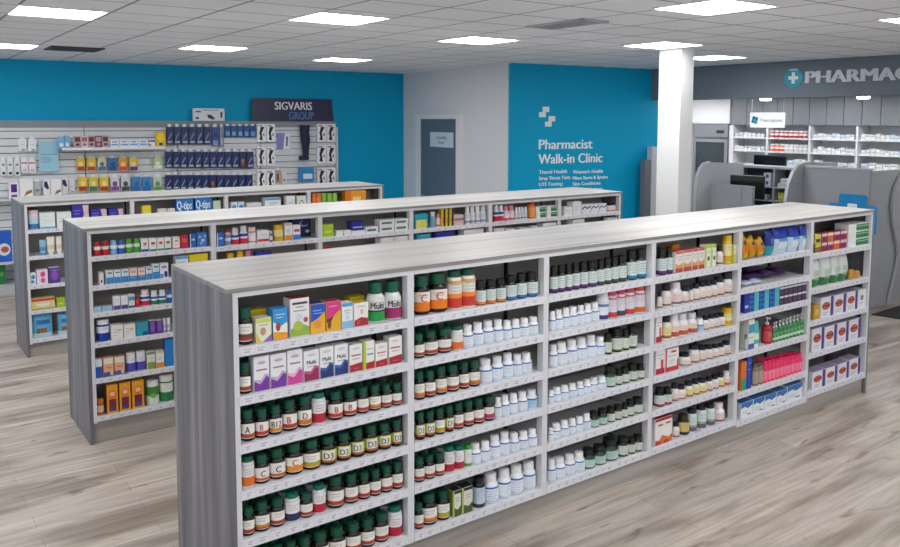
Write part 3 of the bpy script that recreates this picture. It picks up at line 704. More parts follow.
[2,4,2,"c_red_stripe",3.3349,0.2248,0.154,0.1,0.0,0.015,0.0],
[2,5,1,"b_red_white",3.6144,0.0532,0.1564,0.0532,0.0,0.015,0.0],
[2,5,1,"b_red_white",3.6739,0.0563,0.1557,0.0563,0.0,0.015,0.0],
[2,5,1,"b_pink_white",3.7384,0.0631,0.1419,0.0631,0.0,0.015,0.0],
[2,5,1,"b_pink_white",3.8057,0.0619,0.1414,0.0619,0.0,0.015,0.0],
[2,5,1,"b_white_tall",3.8578,0.0327,0.1223,0.0327,0.0,0.015,0.0],
[2,5,1,"b_white_tall",3.8964,0.0349,0.1223,0.0349,0.0,0.015,0.0],
[2,5,1,"b_white_tall",3.9363,0.0351,0.1223,0.0351,0.0,0.015,0.0],
[2,5,1,"b_white_tall",3.9767,0.0362,0.1223,0.0362,0.0,0.015,0.0],
[2,5,1,"b_orange_red",4.0679,0.0787,0.163,0.0787,0.0,0.015,0.0],
[2,5,1,"c_green_end",4.1708,0.1153,0.055,0.099,0.0,0.015,0.0],
[2,5,1,"c_green_end",4.1633,0.1288,0.055,0.0989,0.057,0.015,0.0],
[2,5,1,"c_green_end",4.3116,0.1229,0.055,0.0951,0.0,0.015,0.0],
[2,5,1,"c_green_end",4.3103,0.1238,0.055,0.095,0.057,0.015,0.0],
[2,5,2,"c_white_plain",3.6354,0.1209,0.1419,0.0914,0.0,0.015,0.0],
[2,5,2,"c_white_plain",3.7771,0.1111,0.1284,0.0841,0.0,0.015,0.0],
[2,5,2,"c_white_plain",3.9472,0.1012,0.1234,0.0766,0.0,0.015,0.0],
[2,5,2,"c_white_plain",4.0889,0.0773,0.1277,0.0587,0.0,0.015,0.0],
[2,5,2,"c_white_plain",4.2806,0.1733,0.1469,0.1,0.0,0.015,0.0],
[2,6,1,"c_white_plain",4.533,0.1087,0.0878,0.0822,0.0,0.015,0.0],
[2,6,1,"c_white_plain",4.6557,0.1204,0.1372,0.0911,0.0,0.015,0.0],
[2,6,1,"c_white_black",4.7875,0.1227,0.0997,0.0928,0.0,0.015,0.0],
[2,6,1,"c_white_black",4.9122,0.1073,0.0967,0.0812,0.0,0.015,0.0],
[2,6,1,"c_white_black",5.0271,0.109,0.0943,0.0825,0.0,0.015,0.0],
[2,6,1,"b_cream",5.1495,0.0557,0.088,0.0557,0.0,0.015,0.0],
[2,6,1,"b_cream",5.2072,0.0502,0.0904,0.0502,0.0,0.015,0.0],
[2,6,2,"c_white_plain",4.6829,0.1622,0.154,0.1,0.0,0.015,0.0],
[2,6,2,"c_dark_label",5.13,0.0685,0.1397,0.0521,0.0,0.015,0.0],
[2,6,2,"c_dark_label",5.2104,0.0723,0.1386,0.055,0.0,0.015,0.0],
[3,1,1,"b_jar_pink",0.0822,0.086,0.181,0.086,0.0,0.015,0.0],
[3,1,1,"c_white_sky",0.1967,0.1313,0.1558,0.1,0.0,0.015,0.0],
[3,1,1,"c_white_plain",0.3434,0.1282,0.1532,0.0969,0.0,0.015,0.0],
[3,1,1,"c_indigo_face",0.4926,0.1491,0.213,0.1,0.0,0.015,0.0],
[3,1,1,"c_indigo_face",0.6588,0.1473,0.1633,0.1,0.0,0.015,0.0],
[3,1,1,"c_indigo_face",0.8224,0.1347,0.1563,0.1,0.0,0.015,0.0],
[3,1,2,"t_sky",0.1501,0.0568,0.1448,0.05,0.0,0.015,0.0],
[3,1,2,"t_cream",0.2194,0.0687,0.1721,0.0523,0.0,0.015,0.0],
[3,1,2,"t_cream",0.2913,0.0518,0.1701,0.05,0.0,0.015,0.0],
[3,1,3,"c_sky_logo",0.0521,0.0481,0.1215,0.05,0.0,0.015,0.0],
[3,1,3,"c_pink_dots",0.1316,0.0967,0.1402,0.0737,0.0,0.015,0.0],
[3,1,3,"c_purple_plain",0.2387,0.1,0.1504,0.0762,0.0,0.015,0.0],
[3,1,4,"c_red_yellow",0.1298,0.2035,0.1094,0.1,0.0,0.015,0.0],
[3,1,4,"c_lime_plain",0.2842,0.0714,0.0956,0.0544,0.0,0.015,0.0],
[3,1,5,"g_sky_bag",0.1197,0.179,0.2255,0.1,0.0,0.015,0.0],
[3,1,5,"g_sky_bag",0.3254,0.1364,0.2068,0.1,0.0,0.015,0.0],
[3,2,1,"c_yellow_plain",1.1192,0.0841,0.1682,0.0638,0.0,0.015,0.0],
[3,2,1,"c_flat_white",1.2744,0.08,0.1256,0.0607,0.0,0.015,0.0],
[3,2,1,"c_flat_white",1.3651,0.0789,0.1242,0.0599,0.0,0.015,0.0],
[3,2,1,"c_swab_blue",1.507,0.1785,0.218,0.1,0.0,0.015,0.0],
[3,2,1,"c_swab_blue",1.7045,0.1759,0.218,0.1,0.0,0.015,0.0],
[3,2,1,"c_pale_green",1.8483,0.0788,0.1785,0.0599,0.0,0.015,0.0],
[3,3,1,"c_sky_logo",2.0414,0.0692,0.1524,0.053,0.0,0.015,0.0],
[3,3,1,"c_sky_logo",2.1193,0.071,0.1513,0.0544,0.0,0.015,0.0],
[3,3,1,"c_flat_white",2.2683,0.1712,0.1317,0.1,0.0,0.015,0.0],
[3,3,1,"c_sky_white",2.4896,0.188,0.1779,0.1,0.0,0.015,0.0],
[3,3,1,"c_white_plain",2.7038,0.1034,0.1871,0.0789,0.0,0.015,0.0],
[3,3,1,"c_white_sage",2.838,0.1163,0.1825,0.0886,0.0,0.015,0.0],
[3,4,1,"b_orange_navy",3.0002,0.0497,0.2031,0.0497,0.0,0.015,0.0],
[3,4,1,"b_orange_navy",3.0617,0.0637,0.1996,0.0637,0.0,0.015,0.0],
[3,4,1,"b_green_navy",3.1304,0.0641,0.1961,0.0641,0.0,0.015,0.0],
[3,4,1,"b_green_navy",3.2004,0.0663,0.1925,0.0663,0.0,0.015,0.0],
[3,4,1,"b_green_navy",3.2716,0.0666,0.1888,0.0666,0.0,0.015,0.0],
[3,4,1,"c_orange_pack",3.5421,0.274,0.2117,0.1,0.0,0.015,0.0],
[1,1,2,"b_am_red",0.0635,0.0524,0.1361,0.0524,0.0,0.0734,0.0,1],
[1,1,3,"b_am_A",0.0738,0.0601,0.1391,0.0601,0.0,0.0811,0.0,1],
[1,1,3,"b_am_B",0.1393,0.0615,0.1294,0.0615,0.0,0.0825,0.0,1],
[1,1,3,"b_am_B12",0.2053,0.0608,0.1299,0.0608,0.0,0.0818,0.0,1],
[1,1,3,"b_am_B",0.276,0.0711,0.1418,0.0711,0.0,0.0921,0.0,1],
[1,1,3,"b_am_D",0.3508,0.0688,0.1433,0.0688,0.0,0.0898,0.0,1],
[1,1,3,"b_clear_red",0.4235,0.0669,0.1459,0.0669,0.0,0.0879,0.0,1],
[1,1,3,"b_am_B",0.5131,0.0694,0.1346,0.0694,0.0,0.0904,0.0,1],
[1,1,3,"b_am_B",0.5884,0.0718,0.1271,0.0718,0.0,0.0928,0.0,1],
[1,1,3,"b_am_red",0.6595,0.0608,0.1261,0.0608,0.0,0.0818,0.0,1],
[1,1,3,"b_am_yel",0.7261,0.0627,0.1242,0.0627,0.0,0.0837,0.0,1],
[1,1,3,"b_am_red",0.7913,0.0582,0.1143,0.0582,0.0,0.0792,0.0,1],
[1,1,3,"b_am_red",0.8521,0.0538,0.1083,0.0538,0.0,0.0748,0.0,1],
[1,1,4,"b_clear_orange",0.0689,0.0595,0.1377,0.0595,0.0,0.0805,0.0,1],
[1,1,4,"b_am_C",0.1369,0.067,0.1296,0.067,0.0,0.088,0.0,1],
[1,1,4,"b_am_C",0.2129,0.0754,0.1355,0.0754,0.0,0.0964,0.0,1],
[1,1,4,"b_am_Cbig",0.2978,0.0847,0.1427,0.0847,0.0,0.1057,0.0,1],
[1,1,4,"b_am_lime",0.3869,0.0838,0.1378,0.0838,0.0,0.1048,0.0,1],
[1,1,4,"b_am_D3",0.4744,0.0815,0.1344,0.0815,0.0,0.1025,0.0,1],
[1,1,4,"b_am_D3",0.5553,0.0707,0.1322,0.0707,0.0,0.0917,0.0,1],
[1,1,4,"b_am_D3",0.6299,0.0689,0.1367,0.0689,0.0,0.0899,0.0,1],
[1,1,4,"b_am_D3",0.7063,0.0744,0.1377,0.0744,0.0,0.0954,0.0,1],
[1,1,4,"b_am_D3",0.7835,0.0703,0.1308,0.0703,0.0,0.0913,0.0,1],
[1,1,4,"b_am_D3",0.8513,0.0559,0.1312,0.0559,0.0,0.0769,0.0,1],
[1,1,5,"b_am_red",0.0671,0.0532,0.1252,0.0532,0.0,0.0742,0.0,1],
[1,1,5,"b_am_yel",0.1339,0.0709,0.132,0.0709,0.0,0.0919,0.0,1],
[1,1,5,"b_am_red",0.2082,0.068,0.1264,0.068,0.0,0.089,0.0,1],
[1,1,5,"b_clear_navy",0.2822,0.0705,0.1319,0.0705,0.0,0.0915,0.0,1],
[1,1,5,"b_am_red",0.3524,0.0603,0.1139,0.0603,0.0,0.0813,0.0,1],
[1,1,5,"b_clear_red",0.4193,0.064,0.1361,0.064,0.0,0.085,0.0,1],
[1,1,5,"b_am_red",0.5122,0.0812,0.1501,0.0812,0.0,0.1022,0.0,1],
[1,1,5,"b_am_red",0.5934,0.0716,0.1415,0.0716,0.0,0.0926,0.0,1],
[1,1,5,"b_am_red",0.6633,0.0585,0.1326,0.0585,0.0,0.0795,0.0,1],
[1,1,5,"b_am_red",0.7265,0.0583,0.1292,0.0583,0.0,0.0793,0.0,1],
[1,1,5,"b_am_red",0.7919,0.0628,0.1319,0.0628,0.0,0.0838,0.0,1],
[1,1,5,"b_am_red",0.856,0.0559,0.1375,0.0559,0.0,0.0769,0.0,1],
[1,1,6,"b_am_red",0.0758,0.0605,0.1643,0.0605,0.0,0.0815,0.0,1],
[1,1,6,"b_am_red",0.142,0.0622,0.1613,0.0622,0.0,0.0832,0.0,1],
[1,1,6,"b_am_red",0.2058,0.0559,0.1544,0.0559,0.0,0.0769,0.0,1],
[1,1,6,"b_am_red",0.2714,0.0655,0.1486,0.0655,0.0,0.0865,0.0,1],
[1,1,6,"b_am_red",0.344,0.07,0.1503,0.07,0.0,0.091,0.0,1],
[1,1,6,"b_am_red",0.4254,0.0832,0.1476,0.0832,0.0,0.1042,0.0,1],
[1,1,6,"b_am_red",0.5161,0.0885,0.1426,0.0885,0.0,0.1095,0.0,1],
[1,1,6,"b_am_red",0.6035,0.0769,0.1391,0.0769,0.0,0.0979,0.0,1],
[1,1,6,"b_am_red",0.6844,0.0753,0.1375,0.0753,0.0,0.0963,0.0,1],
[1,1,6,"b_am_red",0.7644,0.0752,0.1428,0.0752,0.0,0.0962,0.0,1],
[1,1,6,"b_clear_red",0.845,0.0764,0.1555,0.0764,0.0,0.0974,0.0,1],
[1,2,2,"b_am_red",0.9884,0.0585,0.1218,0.0585,0.0,0.0795,0.0,1],
[1,2,2,"b_am_red",1.0644,0.0839,0.1257,0.0839,0.0,0.1049,0.0,1],
[1,2,2,"b_am_red",1.1515,0.0807,0.1243,0.0807,0.0,0.1017,0.0,1],
[1,2,2,"b_clear_orange",1.23,0.0667,0.128,0.0667,0.0,0.0877,0.0,1],
[1,2,3,"b_am_yel",0.9905,0.0564,0.1457,0.0564,0.0,0.0774,0.0,1],
[1,2,3,"b_am_red",1.0561,0.0653,0.1364,0.0653,0.0,0.0863,0.0,1],
[1,2,3,"b_am_yel",1.1275,0.068,0.1459,0.068,0.0,0.089,0.0,1],
[1,2,3,"b_am_red",1.2037,0.0747,0.1402,0.0747,0.0,0.0957,0.0,1],
[1,2,3,"b_am_red",1.2756,0.0597,0.1423,0.0597,0.0,0.0807,0.0,1],
[1,2,3,"b_am_yel",1.3452,0.0698,0.1389,0.0698,0.0,0.0908,0.0,1],
[1,2,4,"b_am_D3",0.9935,0.0519,0.141,0.0519,0.0,0.0729,0.0,1],
[1,2,4,"b_am_D3",1.0539,0.0594,0.1348,0.0594,0.0,0.0804,0.0,1],
[1,2,4,"b_am_lime",1.1174,0.0579,0.1338,0.0579,0.0,0.0789,0.0,1],
[1,2,4,"b_am_D3",1.1774,0.0525,0.1356,0.0525,0.0,0.0735,0.0,1],
[1,2,4,"b_am_red",1.2391,0.0613,0.1385,0.0613,0.0,0.0823,0.0,1],
[1,2,4,"b_am_red",1.3063,0.0636,0.1383,0.0636,0.0,0.0846,0.0,1],
[1,2,4,"b_am_red",1.3767,0.0676,0.1352,0.0676,0.0,0.0886,0.0,1],
[1,2,4,"b_am_mag",1.4468,0.0631,0.1346,0.0631,0.0,0.0841,0.0,1],
[1,2,5,"b_am_red",0.9893,0.0559,0.126,0.0559,0.0,0.0769,0.0,1],
[1,2,5,"b_am_red",1.0518,0.0596,0.1235,0.0596,0.0,0.0806,0.0,1],
[1,2,5,"b_am_red",1.1151,0.0574,0.1159,0.0574,0.0,0.0784,0.0,1],
[1,2,5,"b_clear_red",1.179,0.0607,0.1359,0.0607,0.0,0.0817,0.0,1],
[1,2,5,"b_clear_red",1.2429,0.0576,0.1252,0.0576,0.0,0.0786,0.0,1],
[1,2,5,"b_clear_green",1.2982,0.0433,0.1156,0.0433,0.0,0.0643,0.0,1],
[1,2,6,"b_am_red",0.9836,0.0509,0.1327,0.0509,0.0,0.0719,0.0,1],
[1,2,6,"b_am_yel",1.0585,0.0893,0.1623,0.0893,0.0,0.1103,0.0,1],
[1,2,6,"b_am_lime",1.1443,0.0728,0.1555,0.0728,0.0,0.0938,0.0,1],
[1,5,5,"b_pink",4.0425,0.0444,0.1625,0.0444,0.0,0.0654,0.0,1],
[1,5,5,"b_pink",4.0919,0.0447,0.1602,0.0447,0.0,0.0657,0.0,1],
[1,5,5,"b_pink",4.1417,0.0453,0.158,0.0453,0.0,0.0663,0.0,1],
[1,5,5,"b_pink",4.192,0.0458,0.1558,0.0458,0.0,0.0668,0.0,1],
[1,5,5,"b_pink",4.2428,0.0463,0.1535,0.0463,0.0,0.0673,0.0,1],
[1,5,5,"b_pink",4.2942,0.0468,0.1512,0.0468,0.0,0.0678,0.0,1],
[1,5,5,"b_pink",4.3461,0.0474,0.1488,0.0474,0.0,0.0684,0.0,1],
[1,5,5,"b_pink",4.3986,0.0479,0.1465,0.0479,0.0,0.0689,0.0,1],
[1,5,5,"b_pink",4.4516,0.0485,0.1441,0.0485,0.0,0.0695,0.0,1],
[1,5,5,"b_pink",4.5053,0.0494,0.1417,0.0494,0.0,0.0704,0.0,1],
]
# kind, run along the wall, height, width, tall, distance from wall, depth
DATA2 = [
["h_navy",2.186,1.911,0.099,0.302,0.14,0.03],
["h_navy",2.292,1.909,0.099,0.304,0.14,0.03],
["h_navy",2.401,1.908,0.1,0.305,0.14,0.03],
["h_navy",2.51,1.907,0.101,0.306,0.14,0.03],
["h_navy",2.621,1.905,0.102,0.308,0.14,0.03],
["h_navy",2.732,1.904,0.103,0.309,0.14,0.03],
["h_navy_photo",2.852,1.879,0.104,0.334,0.14,0.03],
["h_grey_net",2.95,1.863,0.063,0.35,0.14,0.03],
["h_blue_card",3.042,2.015,0.088,0.198,0.14,0.03],
["h_blue_card",3.139,2.014,0.09,0.199,0.14,0.03],
["h_blue_card",3.237,2.013,0.09,0.2,0.14,0.03],
["h_blue_card",3.335,2.012,0.091,0.201,0.14,0.03],
["h_blue_card",3.435,2.011,0.092,0.202,0.14,0.03],
["h_navy",2.162,1.564,0.097,0.28,0.14,0.03],
["h_navy",2.267,1.561,0.098,0.282,0.14,0.03],
["h_navy",2.375,1.558,0.099,0.283,0.14,0.03],
["h_navy",2.482,1.554,0.1,0.285,0.14,0.03],
["h_navy",2.591,1.551,0.101,0.287,0.14,0.03],
["h_navy",2.702,1.548,0.102,0.288,0.14,0.03],
["h_navy",2.813,1.545,0.102,0.289,0.14,0.03],
["h_navy",2.925,1.542,0.104,0.29,0.14,0.03],
["h_navy",3.038,1.539,0.105,0.292,0.14,0.03],
["h_navy",3.153,1.536,0.106,0.293,0.14,0.03],
["h_brown",3.268,1.532,0.107,0.295,0.14,0.03],
["h_navy",3.386,1.529,0.108,0.296,0.14,0.03],
["h_navy",2.152,1.237,0.097,0.26,0.14,0.03],
["h_navy",2.256,1.233,0.097,0.261,0.14,0.03],
["h_navy",2.363,1.228,0.098,0.262,0.14,0.03],
["h_navy",2.47,1.224,0.099,0.263,0.14,0.03],
["h_navy",2.578,1.219,0.1,0.265,0.14,0.03],
["h_navy",2.687,1.214,0.101,0.266,0.14,0.03],
["h_brown",2.797,1.209,0.102,0.268,0.14,0.03],
["h_navy",2.908,1.205,0.102,0.268,0.14,0.03],
["h_navy",3.02,1.2,0.104,0.27,0.14,0.03],
["h_navy",3.133,1.195,0.105,0.271,0.14,0.03],
["h_navy",3.248,1.19,0.106,0.273,0.14,0.03],
["h_navy",3.364,1.185,0.107,0.274,0.14,0.03],
["h_leg_card",3.574,1.932,0.136,0.282,0.14,0.06],
["h_leg_card",3.723,1.93,0.138,0.284,0.14,0.06],
["h_leg_card",3.567,1.563,0.137,0.291,0.14,0.06],
["h_leg_card",3.717,1.559,0.138,0.293,0.14,0.06],
["h_leg_card",3.561,1.193,0.137,0.299,0.14,0.06],
["h_leg_card",3.71,1.186,0.139,0.302,0.14,0.06],
["h_leg_card",4.579,1.921,0.152,0.293,0.14,0.06],
["h_leg_card",4.745,1.919,0.155,0.295,0.14,0.06],
["h_leg_card",4.575,1.569,0.153,0.303,0.14,0.06],
["h_leg_card",4.742,1.565,0.155,0.305,0.14,0.06],
["h_leg_card",4.571,1.216,0.153,0.279,0.14,0.06],
["h_leg_card",4.738,1.209,0.155,0.282,0.14,0.06],
["h_poster",3.95,1.806,0.225,0.264,0.07,0.01],
["h_leg_form",4.271,1.665,0.204,0.533,0.12,0.07],
["h_blue_box",4.287,1.28,0.247,0.243,0.2,0.06],
["h_tan_card",3.832,1.276,0.107,0.239,0.12,0.03],
["h_white_card",3.938,1.256,0.092,0.192,0.12,0.03],
["h_yellow_red",0.974,1.562,0.108,0.203,0.14,0.03],
["h_yellow_red",1.109,1.558,0.109,0.204,0.14,0.03],
["h_cream_blue",1.248,1.554,0.111,0.206,0.14,0.03],
["h_blue_oval",1.387,1.55,0.112,0.207,0.14,0.03],
["h_orange_red",1.528,1.545,0.113,0.209,0.14,0.03],
["h_yellow_purple",1.671,1.541,0.115,0.21,0.14,0.03],
["h_green_white",2.005,1.553,0.119,0.191,0.14,0.03],
["h_yellow_red",0.991,1.273,0.115,0.232,0.14,0.03],
["h_yellow_green",1.129,1.267,0.117,0.234,0.14,0.03],
["h_yellow_red",1.268,1.261,0.118,0.235,0.14,0.03],
["h_violet_grip",1.41,1.255,0.12,0.236,0.14,0.03],
["h_grey_grip",1.554,1.248,0.121,0.239,0.14,0.03],
["h_blue_pouch",1.699,1.242,0.123,0.24,0.14,0.03],
["h_blue_pouch",1.846,1.236,0.124,0.241,0.14,0.03],
["h_green_grip",1.995,1.229,0.126,0.243,0.14,0.03],
["h_white_pack",0.263,1.847,0.098,0.196,0.14,0.03],
["h_white_pack",0.38,1.845,0.1,0.197,0.14,0.03],
["h_dot_pack",0.028,1.517,0.071,0.254,0.14,0.03],
["h_dot_pack",0.107,1.514,0.073,0.255,0.14,0.03],
["h_dot_pack",0.189,1.511,0.073,0.257,0.14,0.03],
["h_red_pack",0.276,1.549,0.085,0.21,0.14,0.03],
["h_red_pack",0.369,1.546,0.086,0.211,0.14,0.03],
["h_paper",0.575,1.561,0.239,0.419,0.16,0.003],
["h_purple_box",0.127,1.235,0.111,0.221,0.3,0.06],
["h_foot_box",0.275,1.228,0.16,0.263,0.3,0.06],
["h_grey_pack",0.414,1.234,0.09,0.232,0.2,0.03],
["h_purple_foot",0.52,1.223,0.078,0.245,0.3,0.05],
["h_foot_box",0.636,1.232,0.129,0.246,0.3,0.05],
["h_purple_foot",0.75,1.25,0.075,0.221,0.25,0.05],
["h_white_pack",0.845,1.251,0.076,0.21,0.14,0.03],
["SHELF",1.389,1.858,1.343,0.049,0.38,0.3],
["h_blue_pack",0.717,1.913,0.074,0.15,0.3,0.06],
["h_blue_pack",0.792,1.912,0.062,0.164,0.3,0.06],
["h_pink_dark",0.922,1.905,0.083,0.157,0.3,0.06],
["h_white_pink",1.01,1.904,0.083,0.157,0.3,0.06],
["h_pink_dark",1.099,1.903,0.084,0.158,0.3,0.06],
["h_dark_pink",1.189,1.901,0.084,0.159,0.3,0.06],
["h_pink_dark",1.28,1.9,0.085,0.16,0.3,0.06],
["h_white_blue_box",1.399,1.898,0.118,0.097,0.3,0.06],
["h_white_blue_box",1.525,1.897,0.12,0.097,0.3,0.06],
["h_white_blue_box",1.651,1.895,0.121,0.098,0.3,0.06],
["h_white_blue_box",1.78,1.893,0.122,0.099,0.3,0.06],
["h_stripe_box",1.901,1.891,0.085,0.107,0.3,0.06],
["h_yellow_bag",2.022,1.895,0.132,0.217,0.3,0.05],
["SIGN",4.082,2.262,1.38,0.364,0.2,0.02],
["BOXSIGN",2.769,2.243,0.469,0.188,0.2,0.05],
["RAIL",2.395,2.154,4.908,0.095,0.14,0.06],
["h_blue_bag",-0.049,0.412,0.228,0.408,0.5,0.12],
["h_green_bag",-0.091,0.017,0.136,0.265,0.5,0.1],
["DECK",2.181,-0.224,4.804,0.101,0.8,0.7],
["PANEL",2.369,-0.266,4.945,2.42,0.1,0.05],
]
# kind, y, z, width, tall, x
DATA3 = [
["jar_red",4.391,2.027,0.075,0.119,10.75],
["jar_red",4.306,2.029,0.075,0.119,10.75],
["jar_red",4.221,2.03,0.074,0.118,10.75],
["jar_red",4.138,2.032,0.073,0.117,10.75],
["jar_red",4.055,2.033,0.072,0.117,10.75],
["jar_red",3.973,2.035,0.072,0.116,10.75],
["jar_red",3.892,2.037,0.071,0.116,10.75],
["jar_red",3.812,2.038,0.07,0.115,10.75],
["jar_orange",4.382,1.806,0.075,0.119,10.75],
["jar_orange",4.297,1.809,0.075,0.119,10.75],
["jar_orange",4.212,1.812,0.074,0.118,10.75],
["jar_white",4.129,1.815,0.073,0.118,10.75],
["jar_white",4.046,1.817,0.072,0.117,10.75],
["jar_white",3.964,1.82,0.072,0.116,10.75],
["jar_white",3.883,1.823,0.071,0.116,10.75],
["jar_white",3.803,1.825,0.07,0.115,10.75],
["mini",5.05,2.019,0.068,0.071,10.75],
["mini",4.965,2.021,0.067,0.071,10.75],
["mini",4.882,2.022,0.066,0.071,10.75],
["mini",4.799,2.024,0.066,0.07,10.75],
["mini",4.718,2.026,0.065,0.07,10.75],
["mini",4.637,2.027,0.065,0.07,10.75],
["mini",4.556,2.029,0.064,0.069,10.75],
["mini",5.041,1.785,0.068,0.071,10.75],
["mini",4.957,1.788,0.067,0.071,10.75],
["mini",4.873,1.79,0.066,0.071,10.75],
["mini",4.79,1.793,0.066,0.07,10.75],
["mini",4.709,1.796,0.065,0.07,10.75],
["mini",4.627,1.798,0.065,0.07,10.75],
["mini",4.547,1.801,0.064,0.069,10.75],
["mini",3.631,2.031,0.068,0.086,10.75],
["mini",3.553,2.032,0.068,0.085,10.75],
["mini",3.477,2.034,0.067,0.085,10.75],
["mini",3.401,2.035,0.066,0.084,10.75],
["mini",3.326,2.037,0.066,0.084,10.75],
["mini",3.251,2.038,0.065,0.084,10.75],
["mini",3.177,2.04,0.065,0.083,10.75],
["mini",3.104,2.041,0.064,0.083,10.75],
["mini",3.032,2.043,0.063,0.082,10.75],
["mini",3.622,1.819,0.068,0.086,10.75],
["mini",3.544,1.821,0.068,0.085,10.75],
["mini",3.467,1.824,0.067,0.085,10.75],
["mini",3.392,1.826,0.067,0.085,10.75],
["mini",3.316,1.829,0.066,0.084,10.75],
["mini",3.242,1.831,0.065,0.084,10.75],
["mini",3.168,1.834,0.065,0.083,10.75],
["mini",3.095,1.836,0.064,0.083,10.75],
["mini",3.022,1.839,0.063,0.083,10.75],
["mini",2.867,2.046,0.065,0.082,10.75],
["mini",2.794,2.048,0.064,0.081,10.75],
["mini",2.721,2.049,0.064,0.081,10.75],
["mini",2.649,2.05,0.063,0.08,10.75],
["mini",2.577,2.052,0.063,0.08,10.75],
["mini",2.506,2.053,0.062,0.08,10.75],
["mini",2.436,2.055,0.061,0.079,10.75],
["mini",2.367,2.056,0.061,0.079,10.75],
["mini",2.298,2.058,0.06,0.079,10.75],
["mini",2.857,1.838,0.065,0.082,10.75],
["mini",2.784,1.841,0.064,0.081,10.75],
["mini",2.711,1.843,0.064,0.081,10.75],
["mini",2.639,1.846,0.063,0.081,10.75],
["mini",2.567,1.848,0.063,0.08,10.75],
["mini",2.497,1.85,0.062,0.08,10.75],
["mini",2.426,1.853,0.061,0.079,10.75],
["mini",2.357,1.855,0.061,0.079,10.75],
["mini",2.288,1.857,0.06,0.079,10.75],
["mini",4.335,1.584,0.09,0.098,10.75],
["mini",4.229,1.589,0.089,0.097,10.75],
["mini",4.125,1.593,0.088,0.097,10.75],
["mini",4.022,1.598,0.087,0.096,10.75],
["mini",3.92,1.603,0.086,0.096,10.75],
["mini",3.82,1.607,0.085,0.095,10.75],
["mini",3.577,1.587,0.096,0.094,10.75],
["mini",3.464,1.593,0.095,0.093,10.75],
["mini",3.353,1.598,0.094,0.092,10.75],
["mini",3.244,1.603,0.092,0.092,10.75],
["mini",3.136,1.609,0.091,0.091,10.75],
["mini",3.029,1.614,0.09,0.09,10.75],
["mini",2.828,1.593,0.094,0.089,10.75],
["mini",2.718,1.599,0.093,0.089,10.75],
["mini",2.61,1.604,0.091,0.088,10.75],
["mini",2.503,1.61,0.09,0.087,10.75],
["mini",2.398,1.615,0.089,0.087,10.75],
["mini",2.294,1.62,0.088,0.086,10.75],
]

# ------------------------------------------------------------------ things sold on the shelves (unit size, scaled when placed)
STY = {}
PROFILES = {
    'std': ([(.44, 0), (.5, .025), (.5, .56), (.47, .63), (.37, .7), (.33, .72)], [(.36, .715), (.375, .73), (.365, .985), (.33, 1.0)]),
    'pill': ([(.44, 0), (.5, .025), (.5, .56), (.46, .65), (.33, .73), (.32, .75)], [(.36, .74), (.375, .755), (.36, .985), (.33, 1.0)]),
    'tall': ([(.46, 0), (.5, .02), (.5, .76), (.45, .82), (.4, .84)], [(.42, .835), (.43, .85), (.41, .985), (.38, 1.0)]),
    'jar': ([(.46, 0), (.5, .03), (.5, .77), (.46, .81)], [(.475, .805), (.48, .82), (.47, .985), (.44, 1.0)]),
    'pump': ([(.46, 0), (.5, .03), (.5, .58), (.38, .68), (.17, .72)], [(.2, .715), (.2, .79), (.07, .8), (.07, .93), (.16, .935), (.16, .99), (.1, 1.0)]),
    'spray': ([(.46, 0), (.5, .03), (.5, .7), (.4, .78), (.2, .8)], [(.24, .795), (.24, .86), (.3, .87), (.28, .985), (.2, 1.0)]),
}
def shell(mb, r, z0, z1, th, col, n=20, arch=0.0, archb=0.0):
    m = M(col, .5); vs = []; fs = []
    for k in range(n + 1):
        t = -th + 2 * th * k / n; q = (t / th) ** 2
        for z in (z0 - archb * q, z1 - arch * q): vs.append((r * math.sin(t), -r * math.cos(t), z))
    for k in range(n): fs.append((2 * k, 2 * k + 2, 2 * k + 3, 2 * k + 1))
    mb.add(vs, fs, m)
def B(st, look, body, cap, shape='std', lab=(.1, .58, 'efece4'), zones=(), letter=None, lc='b03a30', bars=2, arch=.06, name='pill_bottle', rough=.25, oval=None, barc='b9b2b0'):
    def make():
        bp, cp = PROFILES[shape]
        b = MB().lathe(bp, M(body, rough), 18).mesh('body', 35)
        c = MB().lathe(cp, M(cap, .38), 18)
        if shape in ('pump', 'spray'): c.box(-.06, .06, -.42, 0, .94, .985, M(cap, .38))
        out = [('body', b), ('pump' if shape == 'pump' else 'cap', c.mesh('cap', 35))]
        l = MB(); th = 1.5
        if lab:
            shell(l, .51, lab[0], lab[1], th, lab[2], arch=arch)
            for i, zn in enumerate(zones): shell(l, .516 + .003 * i, zn[0], zn[1], zn[3] if len(zn) > 3 else th, zn[2])
            zt = lab[1] - .03
            za = max([q[1] for q in zones if q[1] < lab[1] - .1] + [lab[0]])
            mid = (za + zt) / 2
            for i in range(bars):
                zz = zt - .05 - i * .055 if letter else zt - .06 - i * .085
                if zz - .03 > za: shell(l, .53, zz - .018, zz, .62 - .14 * (i % 2), barc, 8)
            if oval: shell(l, .522, mid - .1, mid + .1, .5, oval, 10, arch=.08, archb=-.08)
            if letter:
                pts, fs, w = text_tris(letter); k = min(.34, .72 / w); zc = za + (zt - za) * .45
                for dx in (-.03, 0, .03): l.add([((.535 + dx * .02) * math.sin((a + dx) * k / .5), -(.535 + dx * .02) * math.cos((a + dx) * k / .5), zc + q * k * .62) for a, q in pts], fs, M(lc, .5))
            out.append(('label', l.mesh('label', 60)))
        return out
    STY[st] = dict(look=look, cat='bottle', name=name, make=make)
